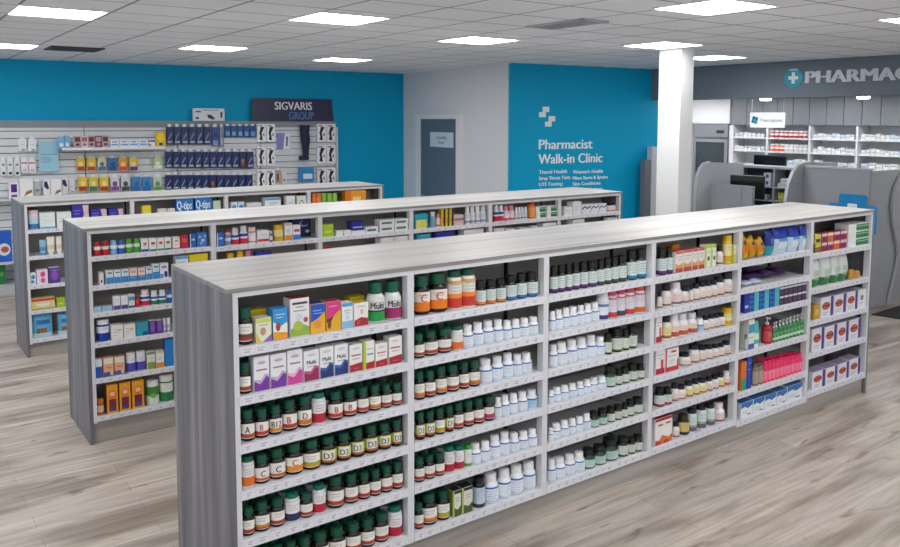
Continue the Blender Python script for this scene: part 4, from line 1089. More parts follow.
def C(st, look, base, els=(), top=None, side=None, name='product_box', cat='box'):
    def make():
        mb = MB(); m = M(base, .45)
        mb.rbox(-.5, .5, -.5, .5, 0, 1, m, .012, 1)
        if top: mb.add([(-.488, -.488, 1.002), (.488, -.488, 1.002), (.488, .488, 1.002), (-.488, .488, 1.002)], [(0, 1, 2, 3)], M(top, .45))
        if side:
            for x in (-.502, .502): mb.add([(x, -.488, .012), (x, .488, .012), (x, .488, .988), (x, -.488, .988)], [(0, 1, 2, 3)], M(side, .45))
        y = -.503
        for e in els:
            k = e[0]; y -= .004
            if k == 'r': mb.flat([(e[1] * .976 - .488, e[2] * .976 + .012), (e[3] * .976 - .488, e[2] * .976 + .012), (e[3] * .976 - .488, e[4] * .976 + .012), (e[1] * .976 - .488, e[4] * .976 + .012)], y, M(e[5], .45))
            elif k == 'p': mb.flat([(a * .976 - .488, b * .976 + .012) for a, b in e[1]], y, M(e[2], .45))
            elif k == 'e': mb.flat([(e[1] - .5 + e[3] * math.cos(t * PI / 9), e[2] + e[4] * math.sin(t * PI / 9)) for t in range(18)], y, M(e[5], .45))
            elif k == 't': mb.word(e[1], e[2] - .5, e[3], e[4], y, M(e[5], .45), .86, e[6] if len(e) > 6 else 1.0)
        return [('carton', mb.mesh('carton'))]
    STY[st] = dict(look=look, cat=cat, name=name, make=make)
def bars(*a, col='8d8d95'):   # lines of small print: (x0, x1, z)
    return [('r', x0, z - .012, x1, z + .012, col) for x0, x1, z in a]
def G(st, look, zones, lying=False, patch=None, name='pouch'):
    def make():
        mb = MB(); n = 14; R = 10
        pts = []
        for i in range(R + 1):
            z = i / R; t = max(.3 if z > .5 else .5, math.sin(PI * min(1, max(0, z))) ** .4) if not lying else math.sin(PI * z) ** .5
            t = max(t, .05) if (i > 0 or lying) else .5
            wd = .5 if not lying else .5 * (.9 + .1 * t)
            pts.append((z, t, wd))
        for i in range(R):
            zc = (i + .5) / R; col = next(h for a, b, h in zones if a <= zc <= b)
            vs = []
            for z, t, wd in pts[i:i + 2]:
                for k in range(n):
                    a = 2 * PI * k / n; x = wd * math.cos(a); y = .5 * t * math.sin(a)
                    if lying: vs.append((x, z - .5, .5 + y))
                    else: vs.append((x, y, z))
            mb.add(vs, [(k, (k + 1) % n, n + (k + 1) % n, n + k) for k in range(n)], M(col, .28))
        if not lying: mb.box(-.5, .5, -.02, .02, .97, 1.0, M(zones[-1][2], .3))
        if patch and not lying:
            for x0, z0, x1, z1, h in patch:
                vs = []
                for j in range(4):
                    z = z0 + (z1 - z0) * j / 3; t = math.sin(PI * z) ** .6
                    for i in range(5):
                        x = x0 + (x1 - x0) * i / 4; vs.append((x, -.5 * t * math.sqrt(max(0, 1 - (x / .5) ** 2)) - .03, z))
                mb.add(vs, [(j * 5 + i, j * 5 + i + 1, j * 5 + i + 6, j * 5 + i + 5) for j in range(3) for i in range(4)], M(h, .3))
        return [('bag', mb.mesh('bag', 60))]
    STY[st] = dict(look=look, cat='bag', name=name, make=make)
def T(st, look, body, cap, band=None, name='cream_tube'):
    def make():
        mb = MB(); n = 16; rows = [(.14, .42), (.3, .46), (.6, .36), (.85, .18), (1.0, .05)]
        vs = []
        for z, t in rows:
            for k in range(n):
                a = 2 * PI * k / n; vs.append((.5 * math.cos(a) * (1 if z > .2 else .9), t * math.sin(a), z))
        fs = [(i * n + k, i * n + (k + 1) % n, (i + 1) * n + (k + 1) % n, (i + 1) * n + k) for i in range(len(rows) - 1) for k in range(n)]
        fs += [tuple(reversed(range(n))), tuple((len(rows) - 1) * n + k for k in range(n))]
        mb.add(vs, fs, M(body, .3))
        out = [('tube', mb.mesh('tube', 50)), ('cap', MB().lathe([(.4, 0), (.41, .14)], M(cap, .35), 16).mesh('cap', 40))]
        if band:
            b = MB(); vs = []
            for z, t in ((.3, .46), (.55, .38)):
                for k in range(9):
                    a = PI + PI * k / 8; vs.append((.505 * math.cos(a), (t + .012) * math.sin(a), z))
            b.add(vs, [(k, k + 1, k + 10, k + 9) for k in range(8)], M(band, .4)); out.append(('label', b.mesh('label', 60)))
        return out
    STY[st] = dict(look=look, cat='tube', name=name, make=make)

AM = '15110d'; GC = '0a4f3b'; SB = 'supplement_bottle'
B('b_am_red', 'dark green-capped bottle, red-based label', AM, GC, zones=[(.12, .25, 'a83a2c')], bars=2, name=SB)
B('b_am_kid', 'dark green-capped bottle, berry-print label', AM, GC, zones=[(.12, .22, 'b23a34'), (.2, .3, '6d4a3a')], bars=2, name=SB)
B('b_am_yel', 'dark green-capped bottle, orange-based label', AM, GC, zones=[(.12, .26, 'd38a2a'), (.12, .17, 'b5482a')], bars=2, name=SB)
B('b_am_A', 'dark green-capped bottle lettered A', AM, GC, zones=[(.12, .25, 'b04a30')], letter='A', lc='3a3034', bars=0, name=SB)
B('b_am_B', 'dark green-capped bottle lettered B', AM, GC, zones=[(.12, .25, 'b83a30')], letter='B', lc='c04038', bars=0, name=SB)
B('b_am_B12', 'dark green-capped bottle lettered B12', AM, GC, zones=[(.12, .25, 'cf8a35')], letter='B12', lc='40383a', bars=0, name=SB)
B('b_am_D', 'dark green-capped bottle lettered D', AM, GC, zones=[(.12, .27, 'cf7a2c')], letter='D', lc='b04038', bars=0, name=SB)
B('b_am_C', 'dark green-capped bottle lettered C', AM, GC, zones=[(.12, .22, 'c4602c')], letter='C', lc='38343a', bars=0, name=SB)
B('b_am_Cbig', 'broad green-capped bottle lettered C', AM, GC, zones=[(.12, .3, 'e58a26')], letter='C', lc='d05a28', bars=0, name=SB)
B('b_am_lime', 'dark green-capped bottle, lime-yellow label', AM, GC, zones=[(.12, .28, '9ab03a'), (.12, .2, 'd89a30')], bars=2, name=SB)
B('b_am_D3', 'dark green-capped bottle lettered D3', AM, GC, lab=(.12, .57, 'c3cf6a'), zones=[(.12, .2, 'b5602c'), (.2, .53, 'efece4', .72)], letter='D3', lc='4a4448', bars=0, name=SB)
B('b_am_mag', 'dark green-capped bottle, magenta-based label', AM, GC, zones=[(.12, .3, 'c02a66')], bars=2, name=SB)
B('b_am_bigO', 'big green-capped bottle, orange label', AM, GC, lab=(.1, .6, 'efe7da'), zones=[(.1, .33, 'ef7d1a')], letter='C', lc='d8572a', bars=2, arch=.04, name=SB)
B('b_clear_red', 'white green-capped bottle, red base', 'dcdcde', '0f6a58', 'tall', (.06, .72, 'eceaec'), [(.06, .36, 'b5203c')], bars=3, arch=0, name=SB, barc='a88')
B('b_clear_orange', 'white green-capped bottle, orange base', 'dcdcde', '0c5b43', 'tall', (.06, .72, 'eee9e6'), [(.06, .36, 'e0702a')], bars=3, arch=0, name=SB)
B('b_clear_navy', 'white green-capped bottle, navy base', 'dcdcde', '0f6a58', 'tall', (.06, .72, 'eceaec'), [(.06, .32, '2a2c58')], bars=3, arch=0, name=SB)
B('b_clear_green', 'small white bright-green-capped bottle', 'dfe6dc', '2a9a3c', 'tall', (.06, .72, 'e4ecdc'), [(.06, .2, '5a9a48')], bars=2, arch=0, name=SB)
B('b_multi_green', 'large white bottle, green base', 'e2e2e0', '115f48', 'std', (.06, .6, 'e4e4e2'), [(.05, .3, '1a9a42'), (.28, .32, '2a2a2a')], letter='Multi', lc='3a3a3e', bars=2, arch=0, name=SB)
B('b_multi_magenta', 'large white bottle, magenta base', 'e2e2e0', '115f48', 'std', (.06, .6, 'e4e4e2'), [(.05, .33, 'a32a68')], letter='Multi', lc='3a3a3e', bars=2, arch=0, name=SB)
B('b_tall_orange', 'tall green-capped bottle, orange-red base', 'e6ddd2', GC, 'tall', (.05, .76, 'e9e2da'), [(.05, .36, 'cc3a30'), (.3, .42, 'ea8a3a'), (.68, .76, 'd8b06a')], bars=3, arch=0, name=SB)
B('b_wh', 'white bottle, blue band', 'f1f3f6', 'f6f6f8', 'pill', (.06, .54, 'eef2f8'), [(.52, .58, '2a6cb8'), (.06, .12, 'c3d8ea')], bars=4, arch=0, barc='a9bcd2')
B('b_wh_blue', 'white bottle, pale blue label', 'f1f3f6', 'f0f2f6', 'pill', (.06, .58, 'a9cfe8'), [(.5, .58, '2a6cb8')], bars=3, arch=0)
for k, (n_, h) in {'orange': ('orange', 'd8813a'), 'blue': ('blue', '2f6ea8'), 'purple': ('purple', '5a2a68'), 'dark': ('dark', '3a4640'), 'teal': ('teal', '1f7aa6'), 'red': ('red', 'b83438')}.items():
    B('b_bk_' + k, f'black-capped bottle, {n_}-based label', '12140f', '121414', 'std', (.05, .62, 'd5e0dc'), [(.05, .16, h)], bars=4, arch=.02, barc='8aa09a')
B('b_spray', 'black-capped bottle, pale blue label', '141820', '15171c', 'tall', (.06, .7, 'c8d8ea'), [(.06, .14, '2a3a5a')], bars=4, arch=0)
B('b_tall_navy', 'tall white bottle, navy bands', 'ececf2', 'e6e8f0', 'tall', (.05, .76, 'e6e8f0'), [(.05, .2, '3a3478'), (.5, .6, '6a78a8')], bars=2, arch=0)
for k, h in {'red': 'c43a3c', 'dark': '3c4650', 'or': 'd06a2a'}.items():
    B('b_pink_' + k, {'red': 'pink-capped bottle, red base', 'dark': 'pink-capped bottle, charcoal base', 'or': 'red-capped bottle, orange base'}[k], 'e4dce2', 'd8486e' if k != 'or' else 'd84a44', 'tall', (.05, .76, 'dcd6de'), [(.05, .24, h), (.7, .76, 'c85a80')], bars=3, arch=0)
B('b_dg', 'dark green bottle, pale label', '131b14', '121a14', 'std', (.08, .6, 'd9ddd4'), [(.08, .13, '6f8a4e')], bars=4, arch=0, barc='9aa49a')
B('b_dg_mint', 'dark bottle, mint label', '12201c', '10201a', 'std', (.08, .6, 'b9d4c8'), [(.5, .6, '2c5a4c')], bars=4, arch=0, barc='8aa89c')
B('b_cream', 'white black-capped bottle, tan label', 'efeae8', '1a1a26', 'pill', (.08, .56, 'eee0d8'), [(.08, .17, '8a5a58')], bars=4, arch=0, barc='c4a498')
B('b_cream_pink', 'white bottle, pink label', 'f3eeee', 'f0e6e8', 'pill', (.08, .56, 'f0d8d8'), [(.08, .16, '7a4a58')], bars=4, arch=0, barc='c8a0a0')
B('b_cream_red', 'white bottle, red-orange base', 'f2eef0', 'e8e8f0', 'pill', (.08, .56, 'ecdccc'), [(.08, .28, 'bc5a40')], bars=3, arch=0, barc='c4a498')
B('b_cream_yel', 'black-capped bottle, yellow label', 'f0ecdc', '22222c', 'pill', (.08, .58, 'ecdca0'), [(.08, .2, '9a6a4a')], bars=3, arch=0, barc='b8a070')
B('b_yellow', 'yellow bottle, yellow cap', 'e8c83a', 'e2b21e', 'jar', (.1, .7, 'f0e2a0'), [(.1, .3, 'd8a82a')], bars=2, arch=0)
B('b_brown_yel', 'brown-capped bottle, yellow label', '3a2c20', '3a3024', 'std', (.08, .66, 'd8c070'), [(.08, .18, '3c3a5c')], bars=3, arch=0)
B('b_mint_tall', 'white black-capped bottle, mint label', 'e2ecec', '1c1c24', 'tall', (.05, .74, 'd4e4e2'), [(.05, .24, '6a5a72'), (.24, .34, '9ab08a')], bars=3, arch=0)
B('b_tub_grey', 'grey tub', '8f969c', '6f767c', 'jar', (.1, .7, 'c8ccd2'), bars=1, arch=0, name='tub')
B('b_red_spray', 'red bottle, white spray top', 'b02a34', 'ececec', 'pump', (.1, .5, 'c84a50'), bars=2, arch=0, name='spray_bottle')
B('b_green_pump', 'green bottle, white pump', '3f8a52', 'f2f2f2', 'pump', (.06, .5, '4e9a60'), [(.12, .24, 'cfe4cc')], bars=1, arch=0, name='pump_bottle')
B('b_tan', 'brown flip-cap bottle', '8c7a68', '6a5a4c', 'tall', (.1, .66, 'b0a08c'), bars=2, arch=0, name='lotion_bottle')
B('b_pink', 'hot pink bottle', 'f23a72', 'f02a66', 'tall', (.1, .55, 'fa7a9a'), bars=1, arch=0, name='lotion_bottle', barc='ffd0dc')
B('b_rw', 'red bottle, white shoulder', 'b41e2c', 'c4242e', 'std', (.42, .66, 'efe6e4'), bars=1, arch=0, name='mouthwash_bottle')
B('b_sky', 'pale blue bottle', '6aaede', '8ec4e8', 'std', (.42, .66, 'e6f0f4'), bars=1, arch=0, name='mouthwash_bottle')
B('b_blu', 'blue bottle, white shoulder', '2a5cae', '3a6cb8', 'std', (.42, .66, 'dfe8f2'), bars=1, arch=0, name='mouthwash_bottle')
B('b_grn', 'green bottle, white shoulder', '4aa43a', '5ab04a', 'std', (.42, .66, 'e2eedc'), bars=1, arch=0, name='mouthwash_bottle')
B('b_red_white', 'white-capped bottle, red base', 'eceaf0', 'e8e4ea', 'std', (.05, .66, 'ecebf2'), [(.05, .34, 'cc2440'), (.44, .6, '2c4fa0')], bars=0, arch=0, name='medicine_bottle')
B('b_grn_white', 'white-capped bottle, green base', 'eef2f2', 'eef0f2', 'std', (.05, .66, 'e8eef2'), [(.05, .32, '1f7c58'), (.44, .6, '3a6ab0')], bars=0, arch=0, name='medicine_bottle')
B('b_blue_jar', 'big blue jar, white lid', '1c3aa8', 'f0f0f4', 'jar', (.4, .72, 'dfe6f4'), bars=1, arch=0, name='jar')
B('b_violet_white', 'white-lidded jar, violet base', 'e8e6f0', 'eeeef2', 'jar', (.05, .76, 'e8e6f2'), [(.05, .5, '4a48b0')], bars=1, arch=0, oval='dcdcf4', name='jar')
B('b_tan_orange', 'small orange bottle', 'c0642e', 'd8782e', 'jar', (.2, .6, 'e8c8b0'), bars=2, arch=0, name='vitamin_jar')
B('b_green_wcap', 'white-lidded jar, green top', 'e0e6dc', 'f0f2ee', 'jar', (.05, .78, 'dfe6dc'), [(.4, .78, '3f8a34')], bars=0, arch=0, oval='7ab04a', name='jar')
B('b_white_green', 'tall white jar, green base', 'eef0ec', 'e8ece6', 'jar', (.05, .8, 'e8ece4'), [(.05, .4, '1c7a48'), (.74, .8, '2a7a4c')], bars=3, arch=0, name='jar')
B('b_red_red', 'red-capped bottle, red collar', 'd8d4dc', 'c01c2c', 'tall', (.05, .72, '7a94b8'), [(.3, .5, 'e4e0e6')], bars=0, arch=0, name='medicine_bottle')
B('b_white_red', 'white jar, red stripes', 'f2eeee', 'ecd0d0', 'jar', (.05, .78, 'f2ecec'), [(.7, .76, 'c83a3c'), (.1, .16, 'c83a3c')], bars=2, arch=0, name='jar')
B('b_pink_white', 'pink-white bottle', 'ecc4cc', 'e48a9c', 'std', (.08, .6, 'f0dce0'), [(.08, .2, 'd85a74')], bars=2, arch=0, name='lotion_bottle')
B('b_blue_white', 'blue-white bottle', '8ab4c8', 'e4ecf0', 'std', (.08, .6, '6ea0b8'), bars=2, arch=0, name='lotion_bottle')
B('b_white_tall', 'white bottle, grey print', 'e8e8ee', 'f0f0f2', 'std', (.08, .6, 'dcdce6'), [(.1, .2, '8a94a4')], bars=2, arch=0, name='lotion_bottle')
B('b_orange_red', 'orange bottle, red cap', 'e2892e', 'cc2040', 'tall', (.1, .7, 'ea9a40'), bars=2, arch=0, name='lotion_bottle')
B('b_jar_pink', 'pink-topped jar, blue base', 'b8cee0', 'e0c4ca', 'jar', (.05, .8, 'bcd4e6'), [(.05, .3, '3a78b0'), (.62, .8, 'e8d4dc')], bars=2, arch=0, name='jar')
B('b_orange_navy', 'orange bottle, navy base', 'e8803a', 'ea7a34', 'jar', (.05, .76, 'ec8a44'), [(.05, .4, '2a2c6c')], bars=0, arch=0, name='bug_spray')
B('b_green_navy', 'green bottle, navy base', '7ab83a', '8ac44a', 'jar', (.05, .76, '84c04a'), [(.05, .4, '2a2c6c')], bars=0, arch=0, name='bug_spray')

def wave(c, c2): return [('p', [(0, 0), (1, 0), (1, .36), (.8, .42), (.62, .3), (.4, .2), (0, .3)], c), ('p', [(0, .3), (.4, .2), (.62, .3), (.8, .42), (1, .36), (1, .44), (.75, .5), (.45, .32), (0, .36)], c2)]
C('c_kid_yellow', 'white-yellow cartoonless children\'s box'.replace(' cartoonless', ''), 'e9ead2', [('r', 0, .82, 1, 1, 'd2dc6a'), ('p', [(0, 0), (.35, 0), (0, .4)], 'e8c832'), ('p', [(.4, 0), (1, 0), (1, .3)], '9a6ab0'), ('e', .45, .45, .18, .16, 'c89a80')] + bars((.2, .8, .72)))
C('c_kid_blue', 'blue children\'s box', '3a98d8', [('p', [(0, 0), (1, 0), (1, .55), (.5, .42), (0, .6)], 'f2ece0'), ('p', [(0, 0), (1, 0), (1, .2), (0, .26)], 'efa42a'), ('e', .35, .42, .16, .14, '9a4a3a')] + bars((.15, .85, .82), (.2, .7, .72), col='cfe8f8'))
C('c_tall_red', 'tall white box, red top', 'f0ecec', [('p', [(0, 0), (1, 0), (1, .22), (.5, .34), (0, .2)], '9ab84a'), ('e', .4, .28, .26, .13, 'b8c456'), ('e', .45, .5, .18, .1, 'cfe0ea'), ('e', .8, .42, .12, .07, 'b8505a'), ('r', .1, .85, .9, .91, '4a4450')] + bars((.3, .7, .78), (.15, .85, .68)), top='9a1c2c')
C('c_kid_navy', 'navy-yellow box', 'f0b43a', [('p', [(0, .38), (.5, .5), (1, .72), (1, 1), (0, 1)], '2456c0'), ('e', .5, .3, .26, .14, 'e89a40')] + bars((.15, .75, .78), (.2, .8, .68), col='a8ccf0'), top='1c3a8a')
C('c_kid_pink', 'pink-yellow box', 'e8b02a', [('p', [(0, .4), (.5, .5), (1, .7), (1, 1), (0, 1)], 'd83c8a'), ('p', [(0, .4), (.5, .5), (.3, .3), (0, .3)], '6a3a30'), ('e', .2, .22, .12, .14, '7a4a3a')] + bars((.15, .75, .84), col='f4b8d8'), top='a8286a')
C('c_sky_white', 'white box, pale blue base', 'eef0f4', [('r', 0, 0, 1, .28, '8cc0e4'), ('r', 0, .86, 1, 1, '5aa4d8'), ('e', .5, .42, .2, .1, 'c8e0f0')] + bars((.2, .8, .7), (.3, .7, .6)))
C('c_drop_red', 'white box, red berry base', 'f0ece8', [('p', [(0, 0), (1, 0), (1, .3), (.5, .38), (0, .26)], 'b02838'), ('e', .3, .18, .14, .1, 'c84a4a'), ('t', 'D', .55, .62, .18, 'c04a48')] + bars((.2, .8, .85)), top='e8c83a')
C('c_yellow_plain', 'plain yellow box', 'ecd52e', [('r', .1, .3, .9, .7, 'f0de6a')] + bars((.2, .6, .5), col='8a7a30'))
C('c_wine_plain', 'wine-red box', '7a2038', bars((.2, .8, .5), col='b88'))
for k, a, b, n_ in (('purple', '7a3aa0', 'c8b0d8', 'purple'), ('pink', 'd0489a', 'e8b8d4', 'pink')):
    C('c_wave_' + k, f'white box, {n_} wave', 'f0eef2', wave(a, b) + [('r', .15, .6, .85, .645, '8a8090'), ('e', .5, .83, .3, .06, 'd4d2d6')] + bars((.3, .7, .83)))
for k, a, b, n_ in (('magenta', '9a2a5a', 'c05a88', 'magenta'), ('blue', '223a78', '4a66a8', 'dark blue')):
    C('c_multi_' + k, f'white box, {n_} wave', 'f0f0f2', wave(a, b) + [('t', 'Multi', .5, .62, .13, '3a3844', 1.75), ('e', .5, .86, .3, .05, 'd8d6da')] + bars((.2, .8, .48)))
C('c_red_base', 'white box, red base', 'f0eeec', [('p', [(0, 0), (1, 0), (1, .32), (0, .26)], 'b02430'), ('r', .12, .58, .88, .64, 'c87078'), ('e', .5, .85, .28, .05, 'd8d4d4')] + bars((.2, .8, .48), (.3, .7, .12)), side='e4e2e0')
C('c_red_lime', 'white-red box, lime side', 'eeeee8', [('p', [(.22, 0), (1, 0), (1, .26), (.22, .22)], 'b02430'), ('r', 0, 0, .22, 1, 'b8cc2a'), ('r', .32, .5, .9, .56, '5a9ac8')] + bars((.32, .9, .72)), side='b8cc2a')
C('c_lime_herb', 'dark herbal box, lime edge', 'dcd8cc', [('r', 0, 0, .16, 1, 'a8c048'), ('p', [(.16, 0), (1, 0), (1, .4), (.6, .25), (.16, .35)], '4e5a34'), ('r', .16, .88, 1, 1, '2a3024')] + bars((.3, .85, .7), (.35, .8, .6)), top='20261c', side='7a9440')
C('c_or_red', 'white-orange box, red top', 'ece4dc', [('r', 0, 0, 1, .2, 'b04a44'), ('p', [(0, .2), (1, .2), (1, .46), (.5, .34), (0, .44)], 'e0a060'), ('r', 0, .9, 1, 1, 'd84a50')] + bars((.15, .85, .75), (.2, .8, .62)), top='c83444')
C('c_lime_white', 'lime-edged white box', 'e8ecd8', [('r', 0, .86, 1, 1, 'a8cc3a'), ('r', 0, 0, .25, 1, 'b4d04a'), ('e', .6, .4, .22, .1, '4a6a3a')] + bars((.35, .9, .68)), top='9cc42e')
C('c_lime_yellow', 'lime-yellow box', 'd8dc5a', [('r', 0, .5, 1, 1, 'e8eed0'), ('e', .5, .3, .3, .14, 'e8d83a')] + bars((.2, .8, .75)))
C('c_orange_plain', 'orange box', 'ea8a1e', [('e', .5, .4, .3, .2, 'c8442a')])
C('c_red_side', 'white box, red base block', 'f0e8e8', [('r', 0, 0, 1, .24, 'b02438'), ('r', .55, .24, .85, .6, 'd84a5a')] + bars((.15, .85, .8), (.15, .6, .68)), top='a82434')
C('c_red_frame', 'white box, red border', 'eeeae8', [('r', 0, 0, 1, .2, 'c42a44'), ('r', 0, 0, .1, 1, 'c42a44'), ('r', .88, 0, 1, .5, 'd8405a'), ('r', .4, .82, .8, .9, 'c0404c'), ('e', .5, .45, .2, .1, 'd8dcd8')] + bars((.2, .8, .68)))
C('c_white_red_top', 'big white box, red top', 'f0ece8', [('r', 0, .9, 1, 1, 'a82030'), ('p', [(0, 0), (1, 0), (1, .32), (.8, .2), (.4, .34), (.2, .16), (0, .2)], 'd8783a'), ('r', 0, 0, .3, .12, 'c0343a'), ('r', .5, 0, .8, .12, 'c0343a'), ('r', .15, .72, .42, .78, '9a3a40'), ('r', .6, .74, .88, .8, '9a3a40')], top='b02030')
C('c_teal_blue', 'blue-teal striped box', '2c74c4', [('r', .5, 0, .95, 1, '5cc0c8'), ('e', .25, .5, .2, .28, '1c4a9c')], side='1c4a9c', top='3a80c8')
C('c_dark_purple', 'small dark purple box', '3c2a44', [('r', 0, .78, 1, 1, 'e0dce4'), ('r', .15, .2, .85, .55, '5a4064')])
C('c_navy_plain', 'navy box', '24329a', [('r', .1, .25, .9, .4, 'c8d0ec')])
C('c_blue_cream', 'white box, blue top', 'e6e8dc', [('r', 0, .55, 1, .85, '4a9ac8'), ('r', 0, 0, 1, .18, '3a5ab0')] + bars((.2, .8, .4)))
C('c_orange_green', 'orange-green box', 'e0742a', [('r', 0, 0, 1, .4, '2a9a62'), ('r', 0, .8, 1, 1, 'd8882e')])
C('c_blue_tall', 'tall blue box', '2444b0', bars((.15, .85, .8), (.2, .8, .6), col='8aa4e0'))
C('c_blue_wave', 'white box, blue-wave top', 'eceff4', [('p', [(0, .62), (.3, .72), (.6, .56), (1, .74), (1, 1), (0, 1)], '2f72b8'), ('r', .55, .1, .85, .18, '6a6a72')] + bars((.1, .5, .25), (.1, .6, .38)), top='3a7cc0', side='d4dce8')
C('c_choc', 'small brown-yellow box', '8a6a2a', [('r', 0, .6, 1, 1, 'd8c44a')]); C('c_lemon', 'small yellow box', 'dcd05a', [('r', .1, .1, .9, .5, '5a3a2a')])
C('c_berry', 'small wine-red box', 'a02844', [('r', 0, .68, 1, 1, 'e4c8cc'), ('e', .5, .35, .25, .2, '5a2a6a')]); C('c_mango', 'small orange box', 'd8642e', [('r', 0, .68, 1, 1, 'ecd8c8')])
C('c_green_end', 'white box, green end', 'ecedec', [('r', .36, .06, 1, .9, '2a7a44'), ('r', .4, .6, .98, .68, 'd0e4d4')] + bars((.05, .3, .5)))
C('c_gold', 'small gold box', 'c89a3a', [('r', .2, .3, .8, .7, 'e0c060')])
C('c_oval', 'white-purple box, red oval', 'eceaf0', [('r', .78, 0, 1, 1, '5a3a90'), ('e', .4, .56, .32, .19, '8a2a2c'), ('e', .4, .56, .27, .15, 'd8602c'), ('r', .1, .54, .7, .6, '20204c')] + bars((.1, .6, .22), (.1, .5, .12)), top='b4a8c8', side='e0dce8')
C('c_oval_end', 'white box, grey print', 'ecebee', [('e', .5, .55, .2, .16, '8a8a94')] + bars((.2, .8, .25)))
C('c_logo_blue', 'white box, blue base', 'eeeeea', [('r', 0, 0, 1, .2, '2a62b0'), ('r', .3, .5, .75, .7, 'cc6a3a')] + bars((.2, .8, .4)))
C('c_logo_green', 'white box, green base', 'eeeeea', [('r', 0, 0, 1, .14, '1f7a52'), ('r', .25, .5, .8, .72, 'c0563a')] + bars((.2, .8, .36)))
C('c_logo_red', 'white box, red foot', 'eeeae6', [('r', 0, 0, 1, .1, 'd05a50'), ('r', .3, .6, .75, .75, 'c88a5a')] + bars((.2, .8, .4)))
C('c_red_plain', 'red box', 'c02434', [('r', .15, .45, .85, .75, 'd85a60')]); C('c_blue_plain', 'blue box', '2f66b8', [('r', 0, .0, .15, 1, 'e4e8f0'), ('r', .3, .5, .85, .65, 'b8cce8')])
C('c_blue_dots', 'blue bubble-print box', '3f78c4', [('e', .3, .7, .12, .1, '9ac0e8'), ('e', .6, .45, .18, .14, 'a8c8ec'), ('e', .4, .25, .12, .1, '8ab4e4'), ('e', .8, .75, .1, .08, 'b0ccf0')])
C('c_tiny_white', 'small white box', 'ece8e8', [('r', .3, .15, .7, .4, '5a3a4a')])
C('c_band_blue', 'white box, bright blue base', 'e2ecf2', [('r', 0, 0, 1, .48, '2a8cd0'), ('r', .2, .76, .85, .88, '3a7a8a')] + bars((.2, .8, .6), (.15, .7, .3)))
C('c_band_peach', 'peach box, blue base', 'e8d4cc', [('r', 0, 0, 1, .42, '3a86c8'), ('r', .15, .66, .9, .82, 'd89a88')] + bars((.2, .8, .3), col='cfe0f0'))
C('c_navy_dot', 'white box, navy disc', 'e6e4ee', [('e', .7, .26, .2, .22, '20307c'), ('r', .2, .68, .8, .84, '8a8ab0'), ('r', 0, 0, .4, .3, '4a9ad4')])
C('c_flat_sky', 'low pale blue box', 'a8cce0', bars((.1, .8, .5)))
C('c_violet_base', 'white box, violet base', 'ecebf0', [('r', 0, 0, 1, .3, '4a4a9c'), ('e', .4, .14, .14, .1, '8a4a8a')] + bars((.2, .8, .75), (.2, .7, .6)))
C('c_white_tags', 'wide white box', 'e9e8e4', [('r', .55, .55, .85, .7, 'd8b8a0')] + bars((.1, .5, .7), (.1, .6, .5), (.1, .45, .3)))
C('c_teal_plain', 'teal box', '2aa4b8', [('r', 0, .7, 1, .9, '4a90b8'), ('r', .5, .05, .95, .3, '2c4a9a')])
C('c_purple_plain', 'purple box', '5c3a96', [('e', .5, .5, .32, .3, '8a5ab8')] + bars((.15, .85, .85), col='d0c4e4'), top='ece8f0')
C('c_blue_base', 'white-blue box', 'e6eaf2', [('r', 0, 0, 1, .6, '2850b0')])
C('c_peach_blue', 'peach box, blue foot', 'eeb088', [('r', 0, 0, 1, .24, '3a5aac'), ('r', .65, .05, .95, .28, 'd8d09a'), ('r', 0, .68, 1, 1, 'ece4dc'), ('r', .2, .45, .8, .5, 'c86a48')])
C('c_white_green', 'white box, green foot', 'e8e8e0', [('r', 0, 0, 1, .42, '86a04a'), ('r', 0, .86, 1, 1, '7a8a72')] + bars((.2, .8, .65)))
C('c_white_orange', 'white box, orange foot', 'ecebe8', [('r', 0, 0, 1, .3, 'e08a34'), ('r', .1, .88, .9, 1, 'd0c0a0')] + bars((.2, .8, .6), (.2, .6, .5)))
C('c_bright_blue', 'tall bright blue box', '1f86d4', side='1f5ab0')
C('c_orange_wine', 'orange box, wine band', 'eaa026', [('r', .18, .06, .85, .5, '7a2440'), ('e', .5, .66, .34, .16, 'e87a2e'), ('r', .3, .08, .75, .2, '3a4a90'), ('e', .5, .68, .22, .08, 'f0c8a0')], side='b05a20')
C('c_red_stripe', 'white box, red stripe', 'eceaea', [('r', 0, .1, 1, .3, 'd03a38')] + bars((.15, .85, .65)))
C('c_navy_stars', 'large midnight-blue box', '1c2258', [('e', .6, .7, .26, .16, '8a98c8'), ('e', .66, .74, .2, .12, '1c2258'), ('e', .8, .3, .12, .08, 'c8cce0'), ('e', .3, .5, .06, .04, 'aab4dc')])
C('c_pack_blue', 'small white-blue box', 'eceef4', [('r', 0, 0, 1, .35, '3a80cc'), ('r', .15, .55, .9, .75, 'd05a70')])
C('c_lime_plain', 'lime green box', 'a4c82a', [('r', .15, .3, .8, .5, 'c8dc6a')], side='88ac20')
C('c_flat_white', 'low white box', 'e8e6e6', bars((.1, .8, .5)))
C('c_teal_flat', 'low white box, teal print', 'e8e9e8', [('r', .1, .3, .85, .68, '4a7a78')])
C('c_red_dot', 'white box, red dot', 'eeeaec', [('e', .72, .45, .07, .2, 'd0304a')] + bars((.08, .5, .5)))
C('c_teal_yellow', 'teal box, yellow panel', '1fa4b4', [('r', .1, 0, .9, .6, 'dcdc70'), ('e', .6, .3, .18, .2, 'e8cc5a')])
C('c_yellow_black', 'yellow box, black edge', 'd8c02e', [('r', .55, 0, 1, 1, '2a281c'), ('r', .1, .2, .5, .5, 'd8843a')])
C('c_pink_stack', 'pale pink box', 'd8c4c0', [('r', 0, .45, 1, .7, 'b07a74')])
C('c_white_plain', 'plain white box', 'e9e9ea', bars((.15, .7, .6), (.15, .6, .4)))
